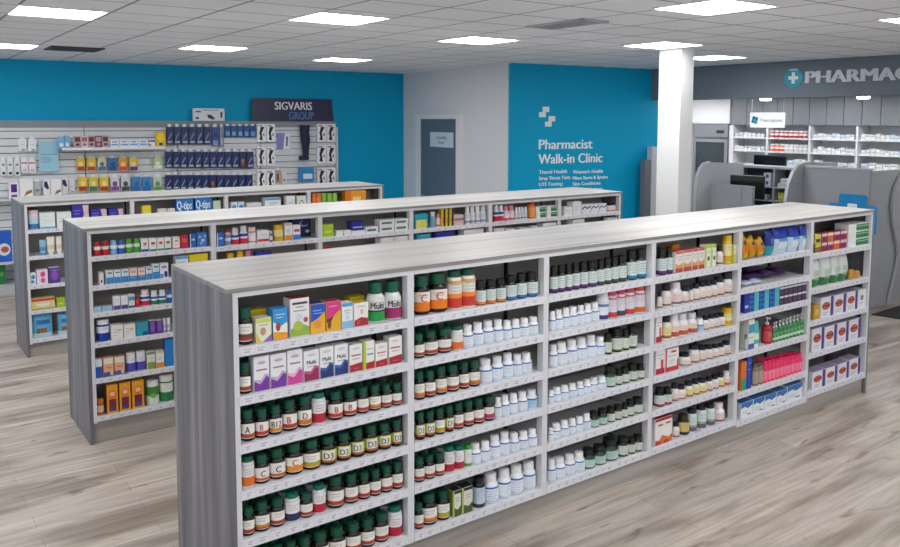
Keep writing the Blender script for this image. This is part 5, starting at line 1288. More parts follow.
C('c_white_black', 'white box, black corner', 'e4e4ec', [('p', [(0, .4), (.3, .7), (.6, .5), (1, .7), (1, .85), (.6, .65), (.3, .85), (0, .6)], '3a3a5a')])
C('c_dark_label', 'white box, dark label', 'e4e2e2', [('r', .2, .35, .8, .75, '3a3438')])
C('c_white_sky', 'white box, sky-blue foot', 'e4ece8', [('r', 0, 0, 1, .12, '6ab0dc')] + bars((.2, .85, .55), (.25, .75, .42), (.2, .6, .8), col='b8c4c8'))
C('c_indigo_face', 'indigo box, pale figure', '3a2f9c', [('p', [(.5, 0), (1, 0), (1, 1), (.62, 1), (.7, .6)], 'dcc0bc'), ('p', [(0, 0), (.6, 0), (.45, .4), (.25, .3)], 'dcdcf0')] + bars((.08, .5, .75), (.08, .45, .6), col='a8a8e0'))
C('c_sky_logo', 'white box, blue logo', 'dce6ee', [('e', .5, .65, .34, .16, '3a8cc8'), ('e', .4, .28, .28, .12, '4a8ac0')])
C('c_pink_dots', 'white box, pink discs', 'ecdce8', [('e', .55, .7, .22, .2, 'd84a8a'), ('e', .55, .28, .2, .18, 'd8609a')])
C('c_red_yellow', 'red-yellow box', 'e4d088', [('r', 0, .78, 1, 1, 'c8404a'), ('e', .5, .48, .3, .2, 'ece4e0'), ('r', 0, 0, 1, .12, '8ab04a')] + bars((.3, .7, .6), col='c04a50'))
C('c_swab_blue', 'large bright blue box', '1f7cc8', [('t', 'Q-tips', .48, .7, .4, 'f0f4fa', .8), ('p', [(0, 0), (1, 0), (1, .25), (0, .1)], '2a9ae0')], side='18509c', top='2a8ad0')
C('c_pale_green', 'pale green box', 'bcdcc4', [('r', .1, .1, .9, .6, 'd0e8d8')]); C('c_white_sage', 'white box, sage ring', 'dfe6dc', [('e', .5, .45, .28, .3, '8ab494'), ('e', .5, .45, .2, .2, 'e4ece2')])
C('c_orange_pack', 'wide orange box', 'f09c28', [('r', .35, .35, .75, .65, 'f8d8a0'), ('r', 0, 0, .25, 1, 'e4782a')])
G('g_yellow', 'yellow-orange pouch', [(0, .2, 'd8b020'), (.2, .5, 'ea9a20'), (.5, 1, 'd8a028')], patch=[(-.25, .3, .25, .55, 'e8702a'), (-.2, .6, .2, .8, '5a4a3a')])
G('g_blue_teal', 'dark blue pouch, teal foot', [(0, .35, '2a9aa4'), (.35, 1, '1c2f88')], patch=[(-.2, .5, .2, .7, '4a6ac0')])
G('g_blue_white', 'white pouch, blue top', [(0, .6, 'c8dcec'), (.6, 1, '1f3aa4')], patch=[(-.3, .2, .3, .45, 'eaf2f4'), (-.3, .5, .3, .6, '4aa0d8')])
G('g_flat_purple', 'flat purple pouch', [(0, .3, '5a3a78'), (.3, .7, '3a2440'), (.7, 1, '5a2a48')], lying=True)
G('g_flat_pale', 'flat pale blue packet', [(0, .5, 'c0ccdc'), (.5, 1, '5a6a9c')], lying=True, name='packet')
G('g_white_green', 'white pouch, green foot', [(0, .3, '2f7a44'), (.3, 1, 'dfe4e0')], patch=[(-.3, .42, .3, .62, 'b8ccbc'), (-.25, .25, .25, .35, 'a0c090')])
G('g_gold', 'gold packet', [(0, 1, 'c8923a')], name='packet'); G('g_sky_bag', 'big sky-blue bag', [(0, .15, 'c8dce4'), (.15, 1, '62b4dc')], patch=[(-.3, .6, .35, .78, '2a6ab0'), (-.3, .2, .2, .42, '9a6a44')], name='bag')
T('t_teal', 'teal tube, pale top', '4ab8b8', 'e8f0e8', 'd8ecd0'); T('t_white', 'thin white tube', 'ece8f4', 'b8a0d0', 'c8b8e0'); T('t_sky', 'pale blue tube', '8cbce0', '5a90c8', '5a8cc4'); T('t_cream', 'cream tube', 'e8e0d0', 'dcd8d4', 'd8c8b4')

_PROTO = {}
def put(st, loc, rz, scale):
    s = STY[st]
    if st in _PROTO: return copy_tree(_PROTO[st], loc, rz, scale)
    parts = s['make']()
    if len(parts) == 1:
        r = link(s['name'], parts[0][1]); r.location = loc; r.rotation_euler = (0, 0, rz); r.scale = scale
    else:
        r = empty(s['name'], loc, rz, scale)
        for n_, me in parts: link(n_, me, r)
    _PROTO[st] = r
    return r

# ------------------------------------------------------------------ the room
ZC = 3.086
o = struct(MB().box(-7, 14, -8, 10.5, -.1, 0, floor_mat()).build('floor'))
ce = struct(MB().box(-9, 16, -13, 9, 0, .12, ceiling_mat(.622, .575)).build('ceiling')); ce.location = (-.295, 3.206, ZC); ce.rotation_euler.z = -.02
BLUE = paint('blue_wall_paint', '05a4d0', .55); GREYW = paint('pale_grey_wall_paint', 'e0e2e5', .6); SLATE = paint('slate_bulkhead_paint', '6f7985', .6); BLUE.node_tree.nodes['Principled BSDF'].inputs['Specular IOR Level'].default_value = .2; WHITEW = paint('white_wall_paint', 'e6e7e9', .6)
def wall(name, a, b, z0, z1, m, th=.12):
    """upright slab whose room side runs from a to b"""
    a = Vector(a); b = Vector(b); d = b - a; L = d.length
    w_ = struct(MB().box(0, L, 0, th, z0, z1, m).build(name)); w_.location = (a.x, a.y, 0); w_.rotation_euler.z = math.atan2(d.y, d.x); return w_
t_ = Vector((.99733, -.07298)); A_ = Vector((.3, 9.25))
wall('wall_back', A_ - t_ * 7, (6.46, 8.8), 0, ZC, BLUE)
wall('wall_return', (6.45, 8.8), (6.15, 5.58), 0, ZC, GREYW)
wall('wall_clinic', (6.15, 5.48), (9.3, 5.1), 0, ZC, BLUE)
wall('wall_side', (9.42, 5.2), (9.42, 6.3), 0, ZC, WHITEW)
wall('wall_recess', (9.3, 6.3), (11.2, 6.3), 0, ZC, WHITEW)
wall('wall_pharmacy', (11.12, 6.4), (11.12, -4), 0, ZC, WHITEW)
struct(MB().box(8.7, 8.95, -4, 5.165, 2.605, ZC, SLATE).build('trim_1'))                 # bulkhead that carries the sign
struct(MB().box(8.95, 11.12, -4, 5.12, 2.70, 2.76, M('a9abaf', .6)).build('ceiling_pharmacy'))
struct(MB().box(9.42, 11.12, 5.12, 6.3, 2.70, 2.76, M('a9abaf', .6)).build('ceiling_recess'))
struct(MB().box(5.985, 6.2, 2.43, 2.735, 0, ZC, paint('white_column_paint', 'eceded', .5)).build('pillar'))
# door in the return wall
d_ = Vector((6.15 - 6.45, 5.58 - 8.8)); wl = d_.length
dr = struct(MB().box(.66, 1.83, -.012, .02, 0, 2.3, M('5e6f80', .5)).build('door_1')); dr.location = (6.45, 8.8, 0); dr.rotation_euler.z = math.atan2(d_.y, d_.x)
fr = MB()
for x0, x1, z0, z1 in ((.5, .65, 0, 2.37), (1.84, 1.99, 0, 2.37), (.65, 1.84, 2.31, 2.37)): fr.box(x0, x1, -.03, .02, z0, z1, M('eceef0', .45))
fr.build('door_frame', dr)
hd = MB().lathe([(.03, 0), (.03, .012)], M('b0b4b8', .3, 1), 14); hd.box(-.012, .1, -.012, .012, .03, .05, M('b0b4b8', .3, 1)); h_ = hd.build('door_handle', dr); h_.location = (.76, -.012, 1.02); h_.rotation_euler.x = PI / 2
pn = MB().box(-.375, .375, -.004, 0, 0, .24, M('cfe0ec', .5)); pn.word('Counselling', 0, .16, .05, -.0055, M('5a6a80'), .6); pn.word('Room', 0, .08, .05, -.0055, M('5a6a80'), .3)
pn = tag(pn.build('paper_notice'), 'pale blue paper notice taped on the slate door', 'notice'); pn.location = (6.45 + d_.x / wl * 1.365 + -.0, 8.8 + d_.y / wl * 1.365, 1.85); pn.rotation_euler.z = math.atan2(d_.y, d_.x)
pn.location += Vector((d_.y, -d_.x, 0)) / wl * .0125

# lights and vents in the ceiling
LIT = M('ffffff', .5, 0, 23.0)
FRAME = M('e4e4e4', .5)
def light_mesh():
    f = MB()
    for x0, x1, y0, y1 in ((-.305, .305, -.305, -.29), (-.305, .305, .29, .305), (-.305, -.29, -.29, .29), (.29, .305, -.29, .29)): f.box(x0, x1, y0, y1, -.012, 0, FRAME)
    return f.mesh('frame'), MB().box(-.29, .29, -.29, .29, -.008, 0, LIT).mesh('diffuser')
LM = light_mesh()
LIGHTS = [('over the near end of the front gondola', 0.0, 3.46), ('above the middle gondola', 1.83, 2.46), ('above the front gondola beyond the first row', 3.75, 3.16), ('directly above the front gondola', 3.57, .22), ('beside the top of the white column', 5.57, 2.35),
          ('nearest the slate bulkhead', 7.39, 3.07), ('farthest back, before the return wall', 3.99, 6.43), ('before the blue back wall', 2.0, 5.74), ('in front of the pharmacy sign', 5.43, -.43), ('beside the dark ceiling vent', .1, 6.9)]
LBL = ['square ceiling light over the aisle, beside the dark vent row', 'square ceiling light above the middle gondola\'s second bay', 'square ceiling light above the middle gondola, beyond its fourth bay', 'large square ceiling light directly above the front gondola',
       'square ceiling light touching the top of the white column', 'square ceiling light between white column and slate bulkhead', 'farthest square ceiling light, before the pale return wall', 'square ceiling light before the navy sock packs wall', 'square ceiling light in front of the pharmacy lettering', 'square ceiling light beside the dark vent near the back wall']
extra = [(-1.8, 1.2), (-1.8, 4.6), (1.85, -1.1), (0.0, -2.6), (3.57, -2.8), (-1.8, -2.4), (1.85, -4.6), (5.4, -4.0), (-3.6, 2.4), (-3.6, 6.0), (-3.6, -1.0), (-1.8, 7.6)]
proto = None
for i, (x, y) in enumerate([(a[1], a[2]) for a in LIGHTS] + extra[:14]):
    if proto is None:
        proto = empty('ceiling_light', (x, y, ZC), -.02); link('frame', LM[0], proto); link('diffuser', LM[1], proto); L_ = proto
    else: L_ = copy_tree(proto, (x, y, ZC), -.02, (1, 1, 1))
    tag(L_, LBL[i] if i < len(LBL) else 'square ceiling light outside the view, in the rows behind', 'ceiling light', 'square lights in the ceiling' if i < len(LBL) else 'square lights in the unseen rows')
for nm, x, y, lx, ly, col, lab in (('ceiling_vent', .8, 6.9, .55, .55, '3a3c40', 'dark square return vent in the ceiling near the back wall'), ('ceiling_vent', 3.47, 1.6, .3, .68, 'b4b6ba', 'grey slotted air vent in the ceiling above the front gondola')):
    v = empty(nm, (x, y, ZC), -.02); f = MB()
    for x0, x1, y0, y1 in ((-lx / 2, lx / 2, -ly / 2, -ly / 2 + .03), (-lx / 2, lx / 2, ly / 2 - .03, ly / 2), (-lx / 2, -lx / 2 + .03, -ly / 2, ly / 2), (lx / 2 - .03, lx / 2, -ly / 2, ly / 2)): f.box(x0, x1, y0, y1, -.014, 0, M(col, .5))
    f.build('frame', v); MB().box(-lx / 2 + .03, lx / 2 - .03, -ly / 2 + .03, ly / 2 - .03, -.004, 0, M(col, .7)).build('backing', v)
    s = MB(); n = 9
    for k in range(n):
        yy = -ly / 2 + .04 + (ly - .08) * k / (n - 1); s.box(-lx / 2 + .03, lx / 2 - .03, yy - .006, yy + .014, -.012, -.006, M(col, .5))
    s.build('slat', v); tag(v, lab, 'vent', 'vents in the ceiling')

# ------------------------------------------------------------------ shelving runs
SHELF_Z = {(g, b): z for g, z, n in ((1, [1.31, 1.09, .872, .66, .436, .185], 6), (2, [1.325, 1.12, .93, .71, .467, .196], 6), (3, [1.23, .976, .695, .448, .17], 4)) for b in range(1, n + 1)}
SHELF_Z[1, 5] = [1.32, 1.125, .935, .66, .37, .165]; SHELF_Z[1, 6] = [1.285, 1.01, .755, .50, .19]; SHELF_Z[2, 1] = [1.336, 1.13, .939, .725, .467, .196]
W = .914
SHELF_Z = {k: [round(z - (.008 if k[0] == 1 else 0), 4) for z in v] for k, v in SHELF_Z.items()}
RUN = {1: dict(loc=(0, 0), rz=0.0, n=6, W=.9115, H=1.563, D=.762, label='front white gondola stocked with supplements, grey wood end panel', unit='front'),
       2: dict(loc=(-.0175, 2.664), rz=-.011, n=6, W=.8802, H=1.5345, D=.716, label='middle white gondola stocked with oral care and medicine boxes', unit='middle'),
       3: dict(loc=(-0.0131, 5.2872), rz=-.0109, n=4, W=.9747, H=1.495, D=.677, label='rear, shortest white gondola standing before the back wall display', unit='rear')}
def strip_mesh(kind):
    """price rail of one bay with small printed tickets behind its clear front"""
    r = random.Random(kind); b = MB(); L = W - .04
    b.box(0, L, -.004, .010, -.042, .001, STRIP)
    x = .02
    while x < L - .07:
        wt = r.uniform(.035, .05)
        b.flat([(x, -.036), (x + wt, -.036), (x + wt, -.006), (x, -.006)], -.0046, M('e8e8ee', .4))
        c = M(r.choice(['bcbec8', 'b0b2bc', 'c2c2cc', 'bcbec8', 'c6b0b8']), .5)
        b.flat([(x + .004, -.017), (x + wt - .008, -.017), (x + wt - .008, -.012), (x + .004, -.012)], -.005, c)
        b.flat([(x + .006, -.029), (x + wt - .016, -.029), (x + wt - .016, -.022), (x + .006, -.022)], -.005, c)
        x += wt + r.uniform(.012, .04)
    return b.mesh('price_strip')
STRIPS = [strip_mesh(k) for k in range(5)]
BOARD = MB().box(0, W - .04, .010, .345, -.03, 0, WHITE).mesh('shelf')
for g, q in RUN.items():
    n, H, D, Wg = q['n'], q['H'], q['D'], q['W']; L = n * Wg; e, e2 = .026, .022
    R = empty('gondola', (*q['loc'], 0), q['rz']); tag(R, q['label'], 'store shelving', 'gondolas in the store')
    MB().box(-e, L + e2, 0, D, H - .02, H, EDGE_WOOD, {'+z': TOP_WOOD}).build('top_panel', R)
    MB().box(.0005, L - .0005, .004, D / 2 - .001, H - .041, H - .02, WHITE).build('header_rail', R)
    for x0, x1 in ((-e, 0), (L, L + e2)): MB().box(x0, x1, 0, D, 0, H - .0205, END_WOOD).build('end_panel', R)
    for i in range(n + 1):
        x0, x1 = (0.0005, .024) if i == 0 else (L - .024, L - .0005) if i == n else (i * Wg - .019, i * Wg + .019)
        MB().box(x0, x1, 0, .05, SHELF_Z[g, max(1, i)][-1] - .046, H - .0415, WHITE).build('upright', R)
        if 0 < i < n:
            MB().box(i * Wg - .007, i * Wg + .007, .052, .066, .1, H - .0415, BLACK).build('slotted_post', R)
            MB().box(i * Wg - .008, i * Wg + .008, .352, D / 2 - .012 if D / 2 - .012 > .353 else .356, .1, H - .0415, BLACK).build('slotted_post', R) if D > .74 else MB().box(i * Wg - .008, i * Wg + .008, .28, .284, .1, H - .0415, BLACK).build('slotted_post', R)
    zb = min(.352 if D > .74 else .284, D / 2 - .01)
    MB().box(.001, L - .001, D / 2 - .012 if D > .74 else .285, D / 2, .0, H - .0415, BACK).build('back_panel', R)
    MB().box(.001, L - .001, .03, .05, 0, SHELF_Z[g, 1][-1] - .047, KICK_WOOD).build('kick_plate', R)
    for b in range(1, n + 1):
        for k, z in enumerate(SHELF_Z[g, b]):
            s = link('shelf', BOARD, R); s.location = ((b - 1) * Wg + .02, 0, z); s.scale.x = (Wg - .04) / (W - .04)
            if D < .74: s.scale.y = .8
            p = link('price_strip', STRIPS[(g * 7 + b * 3 + k * 2) % 5], s)
            if D < .74: p.scale.y = 1.25; p.scale.z = .82

# ------------------------------------------------------------------ stock on the shelves
BAY = ['first', 'second', 'third', 'fourth', 'fifth', 'sixth']
rows = {}
for r in DATA:
    g, b, sh, st = r[:4]; behind = len(r) > 11
    rows.setdefault((g, b, sh, STY[st]['look'], behind), []).append(r)
for (g, b, sh, look, behind), L in rows.items():
    q = RUN[g]; zs = SHELF_Z[g, b]; a = q['rz']; ca, sa = math.cos(a), math.sin(a)
    lay = sorted({r[8] for r in L}); L.sort(key=lambda r: (r[8], r[9] > .1, r[4]))
    deep = any(r[9] > .1 for r in L) and any(r[9] <= .1 for r in L) and not behind
    for r in L:
        g, b, sh, st, x, w, h, d, dz, yf, rz = r[:11]
        z = zs[sh - 1] + dz + .0005; y = yf + d / 2
        lx = q['loc'][0] + x * ca - y * sa; ly = q['loc'][1] + x * sa + y * ca
        yaw = rnd.uniform(-.07, .07) if STY[st]['cat'] != 'bottle' and len(lay) == 1 and w < .12 else rnd.uniform(-.14, .14) - (.3 if g == 1 else .1) if STY[st]['cat'] == 'bottle' else 0
        if STY[st]['cat'] != 'bottle' : yaw *= .15
        o = put(st, (lx, ly, z), a + yaw, (w, d, h))
        if st == 'g_yellow':                                      # slumped against the upright
            o.rotation_euler.y = -.36; o.scale.x *= .8; o.location.x += .012; o.location.z += w * .8 / 2 * math.sin(.36) + .001; o.scale.z *= .92
        same = [k for k in L if k[8] == dz and (k[9] > .1) == (yf > .1)]
        pos = f'{ORD[same.index(r)]} of {NUM[len(same)]}, ' if len(same) > 1 else ''
        if behind: pos = 'back row, ' + pos
        elif deep and yf > .1: pos = 'back row, ' + pos
        if len(lay) > 1: pos = ORD[lay.index(dz)] + ' layer, ' + pos
        shn = 'top' if sh == 1 else 'bottom' if sh == len(zs) else ORD[sh - 1]
        lab = f'{look}, {pos}{shn} shelf, {BAY[b - 1]} bay, {q["unit"]} gondola'
        tag(o, lab, STY[st]['cat'], f'{look}, {q["unit"]} gondola')

# ------------------------------------------------------------------ display on the back wall
ang = math.atan2(t_.y, t_.x); nrm = Vector((t_.y, -t_.x)); 
def onwall(s, off): p = A_ + t_ * s + nrm * off; return (p.x, p.y)
BW = empty('slatwall_display', (*onwall(0, 0), 0), ang); tag(BW, 'white slatted wall display hung with packs on the blue wall', 'wall display')
SLAT = M('dbdcdf', .45); GROOVE = M('74787e', .6)
for k in range(4):
    b = MB(); x0 = -.22 + k * 1.265 - (1.2 if k == 0 else 0); x1 = -.22 + (k + 1) * 1.265 - .012; z = .12
    b.box(x0, x1, -.06, -.001, .1, 2.16, GROOVE)
    while z < 2.14: b.box(x0, x1, -.075, -.06, z, min(z + .088, 2.16), SLAT); z += .1
    b.build('slat_panel', BW)
MB().box(-1.45, 4.86, -.077, -.001, 2.162, 2.258, M('8b9096', .4)).build('top_rail', BW)
MB().box(4.84, 4.87, -.12, -.001, .1, 2.16, M('d8dade', .4)).build('end_trim', BW)
MB().box(-1.45, 4.86, -.6, -.001, .0, .115, M('b4b6ba', .45)).build('base_deck', BW)
MB().box(.72, 2.06, -.4, -.076, 1.858, 1.89, M('ececf0', .4)).build('shelf', BW)
MB().box(-.9, .9, -.58, -.076, .385, .41, M('cfd0d4', .4)).build('shelf', BW)
MB().box(-.2, .9, -.38, -.076, 1.195, 1.215, M('d9dade', .4)).build('shelf', BW)
HK = MB().tube([(0, 0, 0), (0, -.09, 0), (0, -.1, .012)], .003, M('c0c4c8', .3, 1), 6).mesh('peg_hook')

HS = {}
def H(st, look, base, els, head=True, cat='pack', name='hanging_pack'):
    """hanging pack: soft rounded body below a narrow white punched tab; head=False gives a plain carton"""
    if not head: C(st, look, base, els, name=name, cat=cat); return
    def make():
        mb = MB(); mb.rbox(-.485, .485, -.5, .5, 0, .86, M(base, .35), .05, 2)
        y = -.503
        for e in els:
            y -= .006
            if e[0] == 'r': mb.flat([(e[1] * .88 - .44, e[2] * .8 + .02), (e[3] * .88 - .44, e[2] * .8 + .02), (e[3] * .88 - .44, e[4] * .8 + .02), (e[1] * .88 - .44, e[4] * .8 + .02)], y, M(e[5], .4))
            elif e[0] == 'p': mb.flat([(a_ * .88 - .44, b_ * .8 + .02) for a_, b_ in e[1]], y, M(e[2], .4))
            elif e[0] == 'e': mb.flat([((e[1] - .5 + e[3] * math.cos(t * PI / 9)) * .88, (e[2] + e[4] * math.sin(t * PI / 9)) * .8 + .02) for t in range(18)], y, M(e[5], .4))
        return [('pack', mb.mesh('pack', 50)), ('hang_tab', MB().rbox(-.25, .25, -.14, .14, .8, 1.0, M('e9edf4', .4), .03, 1).mesh('hang_tab'))]
    STY[st] = dict(look=look, cat=cat, name=name, make=make)
H('h_navy', 'navy sock pack', '1c2c60', [('p', [(.15, .3), (.3, .25), (.85, .62), (.75, .72)], '8a9ac0'), ('r', .1, .06, .9, .2, 'b0b8cc'), ('r', .3, .5, .5, .58, '4a5a90')])
H('h_brown', 'navy pack, brown photo', '1c2c60', [('r', .2, .1, .85, .6, '7a4a34'), ('e', .5, .45, .2, .14, 'b07a54')]); H('h_navy_photo', 'blue pack, photo foot', '2a4a90', [('r', .1, .0, .9, .3, '8a98c0'), ('r', .3, .5, .8, .7, '16204a')])
H('h_grey_net', 'grey mesh pack', '7a8aa4', [('r', .2, .1, .8, .5, 'a0b0c4')]); H('h_blue_card', 'bright blue card pack', '24508c', [('r', .15, .1, .85, .5, '7aaad4')])
H('h_leg_card', 'white leg-print box', 'f4f3f6', [('p', [(.2, .12), (.62, .08), (.56, .3), (.5, .5), (.85, .84), (.4, .86), (.22, .5), (.32, .3)], '22222c'), ('p', [(.6, .4), (.85, .3), (.8, .5)], '6a6a78'), ('r', .1, .88, .6, .94, '9a4a50')], head=False, name='stocking_box', cat='box')
H('h_poster', 'white-violet poster card', '8a84c4', [('p', [(.45, 0), (1, 0), (1, 1), (.6, 1)], 'ecebf0'), ('p', [(.65, .2), (.8, .2), (.85, .8), (.7, .8)], '6a6a7c')], head=False, name='poster_card', cat='poster')
H('h_blue_box', 'bright blue box', '2a86c8', [('r', .25, .2, .9, .55, 'dce8f0')], head=False, name='bandage_box', cat='box'); H('h_tan_card', 'tan leg card', 'c0a898', [('p', [(.3, .1), (.7, .2), (.6, .8), (.3, .7)], '6a5048')]); H('h_white_card', 'small white card', 'dcdcde', [('r', .2, .3, .7, .5, 'a09890')])
for k, (a, b_, c) in {'yellow_red': ('e8c23a', 'b03a30', 'yellow-red pack'), 'cream_blue': ('e4d8a4', '2f6aa0', 'cream-blue pack'), 'blue_oval': ('2f78b4', '1c4a80', 'blue oval pack'), 'orange_red': ('e89a2e', 'd84a44', 'orange-red pack'), 'yellow_purple': ('e4c04a', '5a3aa0', 'yellow-violet pack'),
                      'yellow_green': ('e4c84a', '2a7a6c', 'yellow-green pack'), 'violet_grip': ('d8d4dc', '7a4a94', 'violet grip pack'), 'grey_grip': ('ccd2d4', '3a4a4c', 'charcoal grip pack'), 'blue_pouch': ('3a8cc8', '2a6cac', 'sky-blue pouch pack'), 'green_grip': ('c8d4c4', '6aa05a', 'green grip pack'), 'green_white': ('b8d090', 'e8ece4', 'pale green pack')}.items():
    H('h_' + k, c, a, [('r', 0, 0, 1, .32, b_), ('e', .5, .52, .3, .2, 'f0dc8a' if 'yellow' in k or 'orange' in k else b_)])
H('h_white_pack', 'white bagged pack', 'eceef2', [('r', .4, .04, .8, .12, '3a3a40'), ('r', .2, .5, .8, .54, 'b8bcc4')]); H('h_dot_pack', 'white black-dot pack', 'e0e1e4', [('e', .5, .16, .3, .09, '1a1a1e'), ('e', .5, .72, .3, .08, '8a8c92')]); H('h_red_pack', 'white pack, red band', 'ebe6ea', [('r', 0, .74, 1, .84, '9a4a40'), ('r', .2, .1, .8, .3, 'd0b8c0')])
H('h_paper', 'pale blue printed sheet', '9ccbe0', [('r', .05, .55, .95, .57, '5a8aa4')] + bars((.1, .6, .45), (.1, .7, .38), (.1, .55, .31), col='6a9ab0'), head=False, name='paper_sheet', cat='notice')
H('h_purple_box', 'white box, purple block', 'ece6f0', [('r', .2, .4, .85, .9, '4a1f86'), ('r', .2, .1, .85, .25, '6a3a9c')], head=False, name='insole_box', cat='box'); H('h_foot_box', 'white box, foot photo', 'ecebea', [('p', [(.3, .1), (.95, .3), (.9, .45), (.5, .35)], '9a6a44')], head=False, name='insole_box', cat='box')
H('h_grey_pack', 'grey bagged pack', 'c8ccd2', [('r', .2, .3, .8, .5, '8a94a0')]); H('h_purple_foot', 'white box, dark purple corner', 'e6e4ea', [('p', [(.1, .9), (.1, .6), (.6, .45), (.9, .5), (.6, .9)], '2c2458')], head=False, name='insole_box', cat='box')
H('h_blue_pack', 'pale blue wipe pack', '7ab4dc', [('r', .2, .1, .9, .4, 'dce8f0')], head=False, name='wipe_pack')
for k, (a, b_, n_) in {'pink_dark': ('c0a0a8', '5a2a38', 'mauve box'), 'white_pink': ('e4d0d4', 'a85a64', 'pink-white box'), 'dark_pink': ('6a4450', 'c89aa4', 'dark mauve box')}.items(): H('h_' + k, n_, a, [('r', .1, .5, .9, .9, b_), ('e', .5, .25, .3, .12, b_)], head=False, name='bandage_box', cat='box')
H('h_white_blue_box', 'low white-blue box', 'e8edf4', [('r', .1, .2, .9, .45, '7a9ac8'), ('r', .2, .65, .8, .8, '5a6a9c')], head=False, name='bandage_box', cat='box'); H('h_stripe_box', 'orange-blue striped box', 'e4e8f0', [('r', 0, .1, .35, .35, 'd86a44'), ('r', 0, .6, .35, .85, 'd86a44'), ('r', .35, .6, 1, .85, '3a5cb0')], head=False, name='bandage_box', cat='box')
H('h_yellow_bag', 'round yellow pack', 'e0b81e', [('e', .5, .6, .4, .3, 'f0d43a'), ('e', .5, .15, .2, .1, '2a2a2a')], head=False); H('h_blue_bag', 'large blue bag', '1f5cc0', [('e', .6, .4, .32, .2, 'e0dce4'), ('e', .64, .4, .2, .1, 'a8543a')], head=False, name='product_bag', cat='bag'); H('h_green_bag', 'green bag', '1f7a3c', [('r', .3, .4, .8, .6, '5aa86c')], head=False, name='product_bag', cat='bag')
cnt = {}
for r in DATA2: cnt.setdefault((r[0], round(r[2], 1)), []).append(r)
hooks = 0
for key, L in cnt.items():
    for r in L:
        st, s, z, w, h, off, d = r
        if st in ('RAIL', 'DECK', 'PANEL', 'SHELF', 'SIGN', 'BOXSIGN', 'h_leg_form'): continue
        look = STY[st]['look']; nearshelf = z > 1.88 and .7 < s < 2.1
        lev = 'sits on the long upper shelf' if (nearshelf and off == .3) else ('top hook row' if z > 1.8 else 'second hook row' if z > 1.48 else 'lowest hook row in view')
        if st in ('h_paper',): lev = 'hung over the slats'
        if off == .3 and z < 1.3: z = 1.2155; lev = 'stands on the low shelf'
        if off == .3 and z > 1.3: z = 1.8905
        if st in ('h_blue_bag',): z = .4105; lev = 'stands on the lowest shelf'
        if st in ('h_green_bag',): z = .1155; lev = 'stands on the base deck'
        y = off if st not in ('h_poster',) else .076 + d
        o = put(st, (*onwall(s, y - d / 2), z), ang, (w, d, h))
        pos = f', {ORD[L.index(r)]} of {NUM[len(L)]}' if len(L) > 1 else ''
        if len(L) > 1 and st == 'h_leg_card': pos = f', {ORD[L.index(r)]} of {NUM[len(L)]}'
        tag(o, f'{look}{pos}, {lev}, back wall display', STY[st]['cat'], f'{look} on the back wall display')
        if y - d > .08 and off != .3 and st not in ('h_blue_bag', 'h_green_bag') and hooks < 90:
            hk = link('peg_hook', HK, BW); hk.location = (s, -.075, z + h * .93); hooks += 1; hk.scale.y = (y - d - .075 - .006) / .104
# leg form wearing a dark stocking
pts = [(0, .533, .082), (0, .40, .072), (.01, .30, .078), (.012, .18, .058), (.012, .08, .05), (.02, .045, .052)]
lf = MB(); vs = []; n = 12
for cx, z, rr in pts:
    for k in range(n): a = 2 * PI * k / n; vs.append((cx + rr * math.cos(a), rr * math.sin(a), z))
lf.add(vs, [(i * n + k, i * n + (k + 1) % n, (i + 1) * n + (k + 1) % n, (i + 1) * n + k) for i in range(len(pts) - 1) for k in range(n)] + [tuple(range(n))], M('1d2340', .7))
lf.lathe([(.001, -.02), (.035, -.015), (.045, .01), (.04, .045), (.02, .06)], M('1d2340', .7), 12, .0, 0)
lf.rbox(-.1, .06, -.042, .042, -.03, .04, M('1d2340', .7), .02, 2)
o = lf.build('leg_form', smooth=60); o.location = (*onwall(4.271, .18), 1.665); o.rotation_euler.z = ang
tag(o, 'dark navy stocking on a leg form hung in the display', 'leg form')
hk = link('peg_hook', HK, BW); hk.location = (4.271, -.075, 2.15); hk.scale.y = .1
# signs standing on the top rail
sg = empty('brand_sign', (*onwall(4.115, .1), 2.2585), ang)
pb = MB(); w2 = .69
pb.prism([(-w2, 0), (w2, 0), (w2 - .03, .36), (-w2 + .02, .36)], -.012, .012, M('241f48', .35)); pb.build('board', sg)
MB().word('SIGVARIS', .0, .245, .125, -0.0135, M('e6e6ee', .5), .62, 1, .002).build('lettering', sg); l2 = MB().word('GROUP', .13, .09, .125, -0.0135, M('4a7ab8', .5), .42, 1, .002).build('lettering', sg)
sg.rotation_euler.x = -.02; tag(sg, 'dark violet brand sign with white and blue capitals on display', 'sign')
bs = MB().rbox(-.235, .235, -.03, .03, 0, .19, M('e4e6ec', .4), .004, 1)
for e_ in ((-.2, -.12, .13, .15), (-.1, .14, .16, .168), (.17, .2, .05, .14), (-.2, -.15, .03, .06)): bs.flat([(e_[0], e_[2]), (e_[1], e_[2]), (e_[1], e_[3]), (e_[0], e_[3])], -.0312, M('2c3350'))
bs.flat([(-.02, .05), (.06, .02), (.09, .035), (.03, .09), (-.03, .1)], -.0312, M('1c2030'))
o = bs.build('shoe_box_sign'); o.location = (*onwall(2.769, .1), 2.2585); o.rotation_euler.z = ang
tag(o, 'white box sign with small dark prints on the top rail', 'sign')

